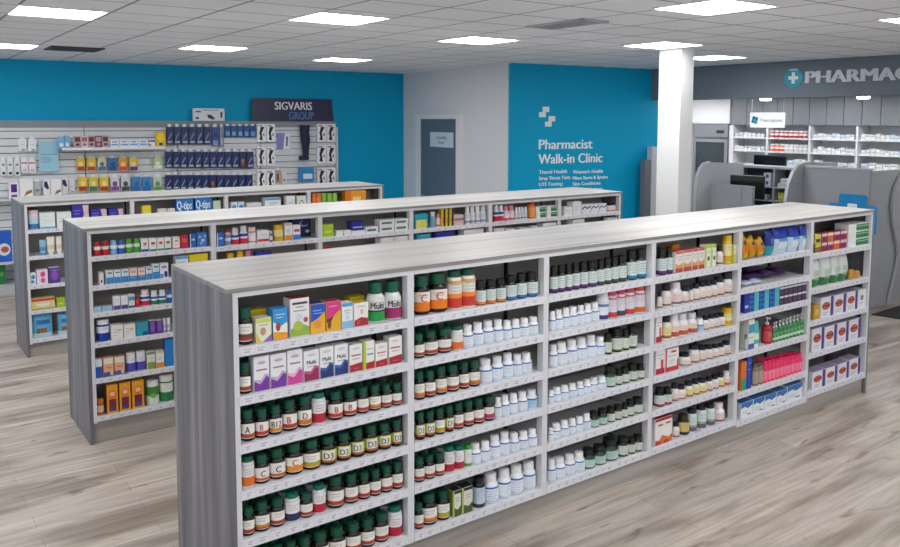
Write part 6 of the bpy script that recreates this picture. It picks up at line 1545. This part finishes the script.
# ------------------------------------------------------------------ lettering on the clinic wall
LET = M('eef4f6', .5)
ac = math.atan2(5.1 - 5.48, 9.3 - 6.15)
def onclinic(s, off=0.0): return (6.15 + s * math.cos(ac) + off * math.sin(ac), 5.48 + s * math.sin(ac) - off * math.cos(ac))
def letters(name, txt, s, z, h, wid, label, cat='wall lettering', thick=.004):
    words = txt.split(' '); tot = text_tris(txt)[2]; k = wid / tot; x = s
    if len(words) == 1:
        o = MB().word(txt, wid / 2, 0, h, 0, LET, None, k / h, thick).build(name); o.location = (*onclinic(s), z); o.rotation_euler.z = ac
    else:
        o = empty(name, (*onclinic(s), z), ac); x = 0; gap = (tot - sum(text_tris(w)[2] for w in words)) / (len(words) - 1)
        for w in words: ww = text_tris(w)[2] * k; MB().word(w, x + ww / 2, 0, h, 0, LET, None, k / h, thick).build('word', o); x += ww + gap * k
    tag(o, label, cat, 'lettering on the clinic wall'); return o
letters('wall_lettering', 'Pharmacist', .46, 1.945, .14, .965, 'white word Pharmacist, upper line on the blue clinic wall')
letters('wall_lettering', 'Walk-in Clinic', .455, 1.735, .14, 1.165, 'white words Walk-in Clinic under the word Pharmacist')
for s, z, lab in ((.454, 2.335, 'upper white stepped logo piece above the word Pharmacist'), (.561, 2.2, 'lower white stepped logo piece above the word Pharmacist')):
    o = MB().prism([(0, 0), (.115, 0), (.115, .075), (.175, .075), (.175, .15), (.06, .15), (.06, .07), (0, .07)], -.004, 0, LET).build('wall_logo'); o.location = (*onclinic(s), z); o.rotation_euler.z = ac; tag(o, lab, 'logo', 'stepped logo pieces')
for s_, x, z, wd, k in (('Travel Health', .465, 1.545, .5, 'first'), ('Strep Throat Tests', .465, 1.455, .56, 'second'), ('UTI Testing', .465, 1.367, .42, 'third'), ('Cold & Allergy', .465, 1.28, .54, 'fourth')): letters('service_lettering', s_, x, z, .05, wd, f'small white service line, {k} in the column under Walk-in', 'wall lettering', .003)
for s_, x, z, wd, k in (("Women's Health", 1.075, 1.53, .56, 'first'), ('Minor Burns & Sprains', 1.075, 1.44, .66, 'second'), ('Skin Conditions', 1.075, 1.352, .52, 'third'), ('Urinary Infections', 1.075, 1.265, .56, 'fourth')): letters('service_lettering', s_, x, z, .05, wd, f'small white service line, {k} in the column under Clinic', 'wall lettering', .003)
# grey panels leaning beside the column
for x0, x1, y0, z1, c, lab in ((8.36, 8.5, 4.96, 1.69, '70757c', 'dark grey tall panel standing before the clinic wall'), (8.505, 8.72, 4.96, 1.89, 'c9ccd2', 'pale grey tall cabinet standing before the clinic wall')):
    b = empty('tall_cabinet', (0, 0, 0)); MB().rbox(x0, x1, y0, y0 + .1, .08, z1, M(c, .45), .006, 1).build('body', b); MB().box(x0 + .01, x1 - .01, y0 + .01, y0 + .09, 0, .08, BLACK).build('plinth', b); tag(b, lab, 'cabinet')

# ------------------------------------------------------------------ pharmacy
PX = 8.699
def facing_x(mb, name, y, z, parent=None):   # things drawn on the x-z plane turned to look along -x
    o = mb.build(name, parent); o.location = (PX, y, z); o.rotation_euler.z = -PI / 2; return o
# local +x runs to world -y
wd = 2.35
o = facing_x(MB().word('PHARMACY', 0, 0, .155, 0, M('d3d9e2', .4), None, 1.32, .02, .075), 'sign_letters', 0, 0)
pts, fs, w_ = text_tris('PHARMACY'); tot = w_ * .155 * 1.32
o.location = (PX, 2.57 - tot / 2, 2.862); tag(o, 'raised pale capitals spelling PHARMACY on the slate bulkhead', 'sign')
dsk = empty('sign_logo', (PX, 2.755, 2.86), -PI / 2)
MB().prism([(.135 * math.cos(2 * PI * k / 28), .125 * math.sin(2 * PI * k / 28)) for k in range(28)], -.012, 0, M('1f9ab4', .4)).build('disc', dsk)
c_ = MB().box(-.022, .022, -.016, -.012, -.075, .075, M('e8f2f4')); c_.box(-.07, .07, -.0165, -.0125, -.022, .022, M('e8f2f4')); c_.build('cross', dsk)
a_ = MB(); a_.prism([(-.06, .095), (.06, .095), (.06, .118), (-.06, .118)], -.016, -.012, M('bfe0ea')); a_.build('bar', dsk); tag(dsk, 'round teal logo with white cross before the word PHARMACY', 'logo')
PUCK = (MB().lathe([(.085, 0), (.085, .089)], M('d8dade', .4), 20).mesh('housing', 40), MB().lathe([(.06, -.032), (.076, -.024), (.08, .0)], M('ffffff', .5, 0, 14.0), 20).mesh('lens', 40))
pk = None
for y, lab in ((3.4, 'round downlight under the bulkhead above the white hanging sign'), (2.0, 'round downlight under the bulkhead below the raised capitals'), (4.95, 'round downlight under the bulkhead by the clinic wall'), (.6, 'round downlight under the bulkhead beyond the view')):
    if pk is None: pk = empty('downlight', (9.06, y, 2.611)); link('housing', PUCK[0], pk); link('lens', PUCK[1], pk); q = pk
    else: q = copy_tree(pk, (9.06, y, 2.611), 0, (1, 1, 1))
    tag(q, lab, 'downlight', 'downlights under the bulkhead')
DIM = MB().box(-.29, .29, -.29, .29, -.008, 0, M('fffefe', .5, 0, 13.0)).mesh('diffuser')
ql = None
for k, y in enumerate((5.6, 4.4, 3.2, 2.0, .6)):  # unseen panels added to brighten the dispensary and the panel over the fridge
    if ql is None:
        ql = empty('ceiling_light', (10.0, y, 2.699)); link('frame', LM[0], ql); link('diffuser', DIM, ql); q = ql
    else: q = copy_tree(ql, (10.0, y, 2.699), 0, (1, 1, 1))
    tag(q, f'added fill light panel hidden behind the bulkhead, {ORD[k]} from the fridge', 'ceiling light', 'added fill lights over the dispensary')
# hanging sign
hs = empty('hanging_sign', (8.98, 3.31, 2.2), -PI / 2)
MB().rbox(-.272, .272, -.012, .012, 0, .21, M('f4f6f8', .35, 0, .55), .004, 1).build('board', hs)
for x in (-.25, .25): MB().tube([(x, 0, .21), (x, 0, .499)], .005, M('c8ccd0', .3), 6).build('rod', hs)
ic = MB()
for k, c in ((0, '2a9ac0'), (1, '1f78a8'), (2, '2a9ac0'), (3, '3ab0d0')):
    a = k * PI / 2 + .5; cx, cz = -.19 + .035 * math.cos(a), .105 + .035 * math.sin(a)
    ic.flat([(cx + .034 * math.cos(a + t), cz + .034 * math.sin(a + t)) for t in (0, PI / 2, PI, 1.5 * PI)], -0.0135, M(c))
ic.build('icon', hs); MB().word('Prescriptions', .075, .105, .05, -0.0135, M('a4b4bc'), .34, 1, .001).build('lettering', hs)
tag(hs, 'white hanging sign with blue square icon below the bulkhead', 'sign')
# wall cabinets
edges = [5.15, 4.85, 4.57, 4.29, 4.01, 3.73, 3.45, 3.17, 2.89, 2.61, 2.33, 2.05, 1.77]
for k in range(0, 12, 2):
    y1, y0 = edges[k], edges[k + 2]; b = empty('wall_cabinet', (10.75, y1, 2.225), -PI / 2)
    MB().box(.001, y1 - y0 - .001, .02, .365, 0, .45, M('a9adb3', .5)).build('body', b)
    for j in range(2):
        wd_ = (y1 - y0) / 2; MB().rbox(j * wd_ + .004, (j + 1) * wd_ - .004, 0, .018, .004, .446, M('7d8187', .4), .003, 1).build('door', b)
    tag(b, f'grey two-door wall cabinet, {ORD[k // 2]} along from the fridge side', 'cabinet', 'wall cabinets above the pharmacy shelves')
# shelving
sh_ = empty('pharmacy_shelving', (0, 0, 0)); tag(sh_, 'white open wall shelving behind the pharmacy counter', 'shelving')
ups = [(5.185, 5.105), (4.475, 4.445), (3.73, 3.698), (2.967, 2.935), (2.2, 2.17), (1.43, 1.4)]
for a, b in ups: MB().box(10.75, 11.1, b, a, 0, 2.222, M('dcdde0', .45)).build('upright', sh_)
MB().box(11.1, 11.118, 1.4, 5.185, 0, 2.222, M('d3d4d6', .5)).build('back_panel', sh_)
PZ = [2.02, 1.80, 1.58, 1.34, 1.1, .8, .45, .12]
for (a, b), (a2, b2) in zip(ups, ups[1:]):
    for z in PZ: MB().box(10.752, 11.1, a2 + .001, b - .001, z - .022, z, M('dcdde0', .45)).build('shelf', sh_)
for k, (c, l, n_) in {'jar_red': ('b02c34', 'red-based white jar', ''), 'jar_orange': ('e0662a', 'orange-based white jar', ''), 'jar_white': ('d0d0d4', 'plain white jar', '')}.items():
    B(k, l, 'f0eeee', 'ececee', 'jar', (.05, .8, c), [(.34, .62, 'efe8e6')], bars=0, arch=0, name='stock_jar')
C('mini', 'small white medicine box', 'e4e5e6', [('r', .1, .3, .9, .5, 'b8c0c8')], name='stock_box'); C('mini2', 'small pale blue medicine box', 'd0dce8', [('r', .1, .3, .9, .5, '8aa4c0')], name='stock_box'); C('mini3', 'low white medicine box', 'ecebea', [('r', .1, .6, .9, .8, 'a8a8b0')], name='stock_box')
bayname = ['first', 'second', 'third', 'fourth', 'fifth']; grp = {}
for st, y, z, w, h, x in DATA3:
    zz = min(PZ, key=lambda q: abs(q - z)); b = sum(1 for a, _ in ups if y < a) - 1
    if not (0 <= b < 5): continue
    y = max(ups[b + 1][0] + w / 2 + .003, min(ups[b][1] - w / 2 - .003, y))
    if st == 'mini': st = rnd.choice(['mini', 'mini', 'mini2', 'mini3']); h *= rnd.uniform(.7, 1.15); 
    grp.setdefault((st, zz, b), []).append((y, w, h, x))
for (st, zz, b), L in grp.items():
    for k, (y, w, h, x) in enumerate(sorted(L, reverse=True)):
        o = put(st, (x + .06, y, zz + .0005), -PI / 2, (w, .08, h))
        tag(o, f'{STY[st]["look"]}, {ORD[k]} of {NUM[len(L)]}, {["top", "second", "third"][PZ.index(zz)]} pharmacy shelf, {bayname[b]} bay', STY[st]['cat'], 'stock on the pharmacy shelves')
# fridge under a white panel
struct(MB().box(10.75, 11.1, 5.19, 6.29, 2.245, 2.699, WHITEW).build('trim_2'))
fg = empty('upright_fridge', (10.75, 5.95, 0), -PI / 2)
STEEL = M('94989d', .4, .3)
f = MB(); f.box(0, .74, .06, .36, .1, 2.24, STEEL); f.build('body', fg); MB().box(.02, .72, .1, .34, 0, .1, BLACK).build('plinth', fg)
MB().rbox(.01, .73, .0, .055, 2.0, 2.235, M('8a8e94', .4, .3), .004, 1).build('top_grille', fg)
dd = MB()
for x0, x1, z0, z1 in ((.01, .07, .12, 1.98), (.67, .73, .12, 1.98), (.07, .67, 1.92, 1.98), (.07, .67, .12, .2)): dd.box(x0, x1, 0, .055, z0, z1, STEEL)
D_ = dd.build('door', fg); MB().box(.07, .67, .02, .035, .2, 1.92, M('39454a', .08)).build('glass_pane', D_); MB().tube([(.7, -.02, 1.0), (.7, -.02, 1.5)], .012, M('c0c4c8', .25, 1)).build('handle', D_)
lk = MB().rbox(.5, .66, -.008, 0, 2.08, 2.13, M('24282c', .4), .003, 1).build('control_display', fg)
tag(fg, 'steel upright fridge with dark glass door beside the pharmacy shelves', 'fridge')
# counters and their screens
CG = M('a3a5aa', .5); CG2 = M('96989e', .5); CE = M('b6b8bd', .4)
def screen(name, prof, y, th, label, edge=8):
    r = empty(name, (0, 0, 0)); MB().prism(prof, y, y + th, CG).build('panel', r)
    e = MB()
    for (a, b), (c, d) in zip(prof[:edge], prof[1:edge + 1]):
        nx, nz = d - b, -(c - a); l = math.hypot(nx, nz) or 1; nx, nz = -nx / l * .014, -nz / l * .014
        e.prism([(a, b), (c, d), (c + nx, d + nz), (a + nx, b + nz)], y - .002, y + th + .002, CE)
    e.build('edge_trim', r); tag(r, label, 'partition', 'rounded partitions at the counter'); return r
p1 = [(8.5, 0), (8.35, .4), (8.26, .85), (8.24, 1.2), (8.27, 1.48), (8.34, 1.62), (8.42, 1.68), (8.55, 1.70), (9.35, 1.66), (9.35, 0)]
screen('counter_partition', p1, 3.92, .04, 'rounded grey partition beside the white column', 7)
p2 = [(8.42, 0), (8.28, .5), (8.2, .95), (8.17, 1.3), (8.22, 1.5), (8.31, 1.64), (8.43, 1.73), (8.6, 1.76), (9.35, 1.74), (9.35, 0)]
screen('counter_partition', p2, 2.46, .04, 'rounded grey partition between small shelving and blue cross', 7)
p3 = [(9.08, .0), (9.16, .21), (9.24, .42), (9.29, .6), (9.25, .72), (9.13, .98), (9.06, 1.2), (9.07, 1.36), (9.12, 1.49), (9.22, 1.6), (9.4, 1.68), (9.6, 1.7), (10.3, 1.7), (10.3, 0)]
screen('counter_partition', p3, 1.557, .03, 'rounded grey partition standing behind the black floor mat', 11)
cf = empty('service_counter', (0, 0, 0)); MB().box(8.53, 8.58, 1.6, 2.455, 0, 1.7, CG2).build('front_panel', cf); MB().box(8.585, 9.3, 1.65, 2.455, 1.02, 1.06, M('c8cace', .4)).build('worktop', cf); MB().box(8.582, 10.3, 1.6, 1.64, 0, 1.69, CG).build('side_panel', cf); MB().box(8.52, 8.6, 1.59, 2.455, 1.702, 1.725, CE).build('edge_trim', cf)
tag(cf, 'tall grey service counter front carrying the blue cross', 'counter')
ck = empty('service_counter', (0, 0, 0)); MB().box(8.53, 8.58, 3.38, 3.88, 0, 1.4, CG2).build('front_panel', ck); MB().box(8.53, 8.58, 3.2, 3.372, 0, 1.4, CG2).build('front_panel', ck); MB().box(8.585, 9.3, 3.2, 3.88, 1.02, 1.06, M('c8cace', .4)).build('worktop', ck); MB().box(9.26, 9.3, 3.2, 3.88, 0, 1.018, CG).build('side_panel', ck)
tag(ck, 'lower grey service counter between white column and small shelving', 'counter')
def monitor(name, x, y, zb, w, h, rz, label, tilt=0, zbase=None):
    r = empty(name, (x, y, 0), rz)
    s = MB().rbox(-w / 2, w / 2, -.02, .02, zb, zb + h, M('17181b', .3), .008, 2).build('screen', r); MB().flat([(-w / 2 + .015, zb + .015), (w / 2 - .015, zb + .015), (w / 2 - .015, zb + h - .015), (-w / 2 + .015, zb + h - .015)], -.0205, M('0c0d10', .15)).build('display', s)
    MB().box(-.03, .03, .02, .05, zbase + .012, zb + h * .6, M('202226', .4)).build('stand', r); MB().rbox(-.11, .11, -.06, .1, zbase, zbase + .012, M('202226', .4), .004, 1).build('base', r)
    tag(r, label, 'monitor'); return r
monitor('computer_monitor', 9.02, 3.62, 1.17, .5, .34, -PI / 2 + .25, 'black monitor above the lower grey counter', 0, 1.0605)
monitor('computer_monitor', 10.15, 4.0, 1.36, .56, .40, -PI / 2, 'wide black monitor behind the small shelving', 0, 1.0605)
dk = empty('back_desk', (0, 0, 0)); MB().box(9.95, 10.4, 3.3, 4.9, 1.02, 1.06, M('b4b6ba', .4)).build('worktop', dk)
for y in (3.3, 4.86): MB().box(9.95, 10.4, y, y + .04, 0, 1.02, CG).build('side_panel', dk)
tag(dk, 'grey desk holding the wide monitor before pharmacy shelves', 'desk')
us = empty('stock_unit', (0, 0, 0)); DKU = M('2b2c30', .6)
MB().box(9.6, 9.9, 3.1, 4.25, 1.585, 1.62, M('b4b6ba', .45)).build('top_panel', us); MB().box(9.885, 9.9, 3.1, 4.25, 0, 1.585, DKU).build('back_panel', us)
for y in (3.1, 3.555, 4.215): MB().box(9.6, 9.885, y, y + .035, 0, 1.585, M('9a9ca2', .45)).build('upright', us)
for z in (1.32, 1.12, .9, .65, .4, .1):
    for y0, y1 in ((3.135, 3.555), (3.59, 4.215)): MB().box(9.6, 9.885, y0, y1, z - .02, z, M('aeb0b5', .45)).build('shelf', us)
tag(us, 'small grey shelving unit with dark back behind the counter', 'shelving')
C('s_violet', 'white box, violet spot', 'e6e4ee', [('e', .5, .5, .22, .3, '5a5a8c')], name='stock_box'); C('s_green', 'yellow-green box', 'b4bc4a', [('r', .1, .3, .9, .6, 'd0d47a')], name='stock_box'); C('s_white', 'white tray box', 'e4e6e8', [('r', .1, .4, .9, .6, 'a8b0b8')], name='stock_box'); C('s_teal', 'pale teal box', 'a8c4bc', [('r', .1, .4, .9, .7, '4a7a70')], name='stock_box')
B('s_cream', 'cream jar', 'e0dcc8', 'e8e8e0', 'jar', (.1, .7, 'd8d4b0'), bars=0, arch=0, name='stock_jar')
for st, y, z, w, h, lab in (('s_violet', 3.7, 1.32, .12, .1, 'white box with violet spot, lower of two on stock unit'), ('s_violet', 3.7, 1.4205, .12, .1, 'white box with violet spot, upper of two on stock unit'), ('s_cream', 3.84, 1.32, .09, .13, 'cream jar, beside the violet-spotted boxes on stock unit'), ('s_cream', 3.95, 1.32, .08, .11, 'cream jar, second from the violet-spotted boxes on stock unit'),
                            ('s_white', 3.42, 1.32, .2, .06, 'white tray box, lower of two on stock unit upper shelf'), ('s_white', 3.4, 1.3805, .16, .07, 'white tray box, upper of two on stock unit upper shelf'), ('s_green', 3.47, 1.12, .09, .12, 'yellow-green box on the lower shelf of the stock unit'), ('s_teal', 3.8, 1.12, .2, .07, 'pale teal box by the divider, lower shelf of stock unit'), ('s_teal', 4.05, 1.12, .18, .07, 'pale teal box farther from divider, lower shelf of stock unit'), ('s_white', 3.25, 1.12, .14, .08, 'white tray box on the lower shelf of the stock unit')):
    tag(put(st, (9.68, y, z + .0005), -PI / 2, (w, .1, h)), lab, STY[st]['cat'], 'stock on the small shelving unit')
# blue cross on the counter front
cs = empty('cross_sign', (8.529, 1.79, 0), -PI / 2)
def arms(r, hw, hl, k=5):
    out = []
    for cx, cz, a0 in ((hw - r, hl - r, 0), (-hw + r, hl - r, 1)): out += [(cx + r * math.cos((a0 + t / k) * PI / 2), cz + r * math.sin((a0 + t / k) * PI / 2)) for t in range(k + 1)]
    return out
def cross_pts(hw, hl, r, zc):
    top = arms(r, hw, hl); q = []
    for t in range(4):
        c, s_ = math.cos(t * PI / 2), math.sin(t * PI / 2); q += [(x * c - z * s_, x * s_ + z * c) for x, z in top] + [(-hw * c + -hw * -s_ * -1 * 0, 0)] * 0 + [((-hw) * c - hw * s_, (-hw) * s_ + hw * c)]
    return [(x, z + zc) for x, z in q]
MB().prism(cross_pts(.175, .3, .03, 1.1), -.016, 0, M('0f86c2', .4)).build('panel', cs)
MB().prism(cross_pts(.06, .185, .012, 1.1), -.0185, -.0165, M('eaf3f6', .4)).build('plus_mark', cs)
tag(cs, 'bright blue cross with white plus on the grey counter front', 'sign')
o = MB().prism([(8.31, 1.39), (9.04, 1.41), (9.5, 1.42), (9.5, .5), (8.45, .5)], 0, .012, M('1e2023', .9), 'z').build('floor_mat'); tag(o, 'black floor mat at the foot of the rounded partition', 'mat')

# ------------------------------------------------------------------ camera, daylight, view
cam = bpy.data.cameras.new('camera'); co = bpy.data.objects.new('camera', cam); COL.objects.link(co)
yaw, pitch, roll = .6431671, .0878229, .0040648
F = Vector((math.sin(yaw) * math.cos(pitch), math.cos(yaw) * math.cos(pitch), -math.sin(pitch)))
Rv = Vector((math.cos(yaw), -math.sin(yaw), 0)); Uv = Rv.cross(F)
R2 = Rv * math.cos(roll) + Uv * math.sin(roll); U2 = -Rv * math.sin(roll) + Uv * math.cos(roll)
co.matrix_world = Matrix(((R2.x, U2.x, -F.x, -1.27225), (R2.y, U2.y, -F.y, -3.38409), (R2.z, U2.z, -F.z, 2.29223), (0, 0, 0, 1)))
cam.sensor_width = 36; cam.lens = 818.599 / 900 * 36; cam.shift_x = (450 - 467.7295) / 900; cam.shift_y = (191.8742 - 273.5) / 900
cam.clip_start = .05; cam.clip_end = 80
SC.camera = co
wo = bpy.data.worlds.new('daylight'); SC.world = wo; wo.use_nodes = True
wo.node_tree.nodes['Background'].inputs[0].default_value = (.86, .93, 1, 1); wo.node_tree.nodes['Background'].inputs[1].default_value = 1.05
vs_ = SC.view_settings; vs_.view_transform = 'Standard'; vs_.look = 'None'; vs_.exposure = -0.1; vs_.gamma = 1.0; vs_.use_curve_mapping = False
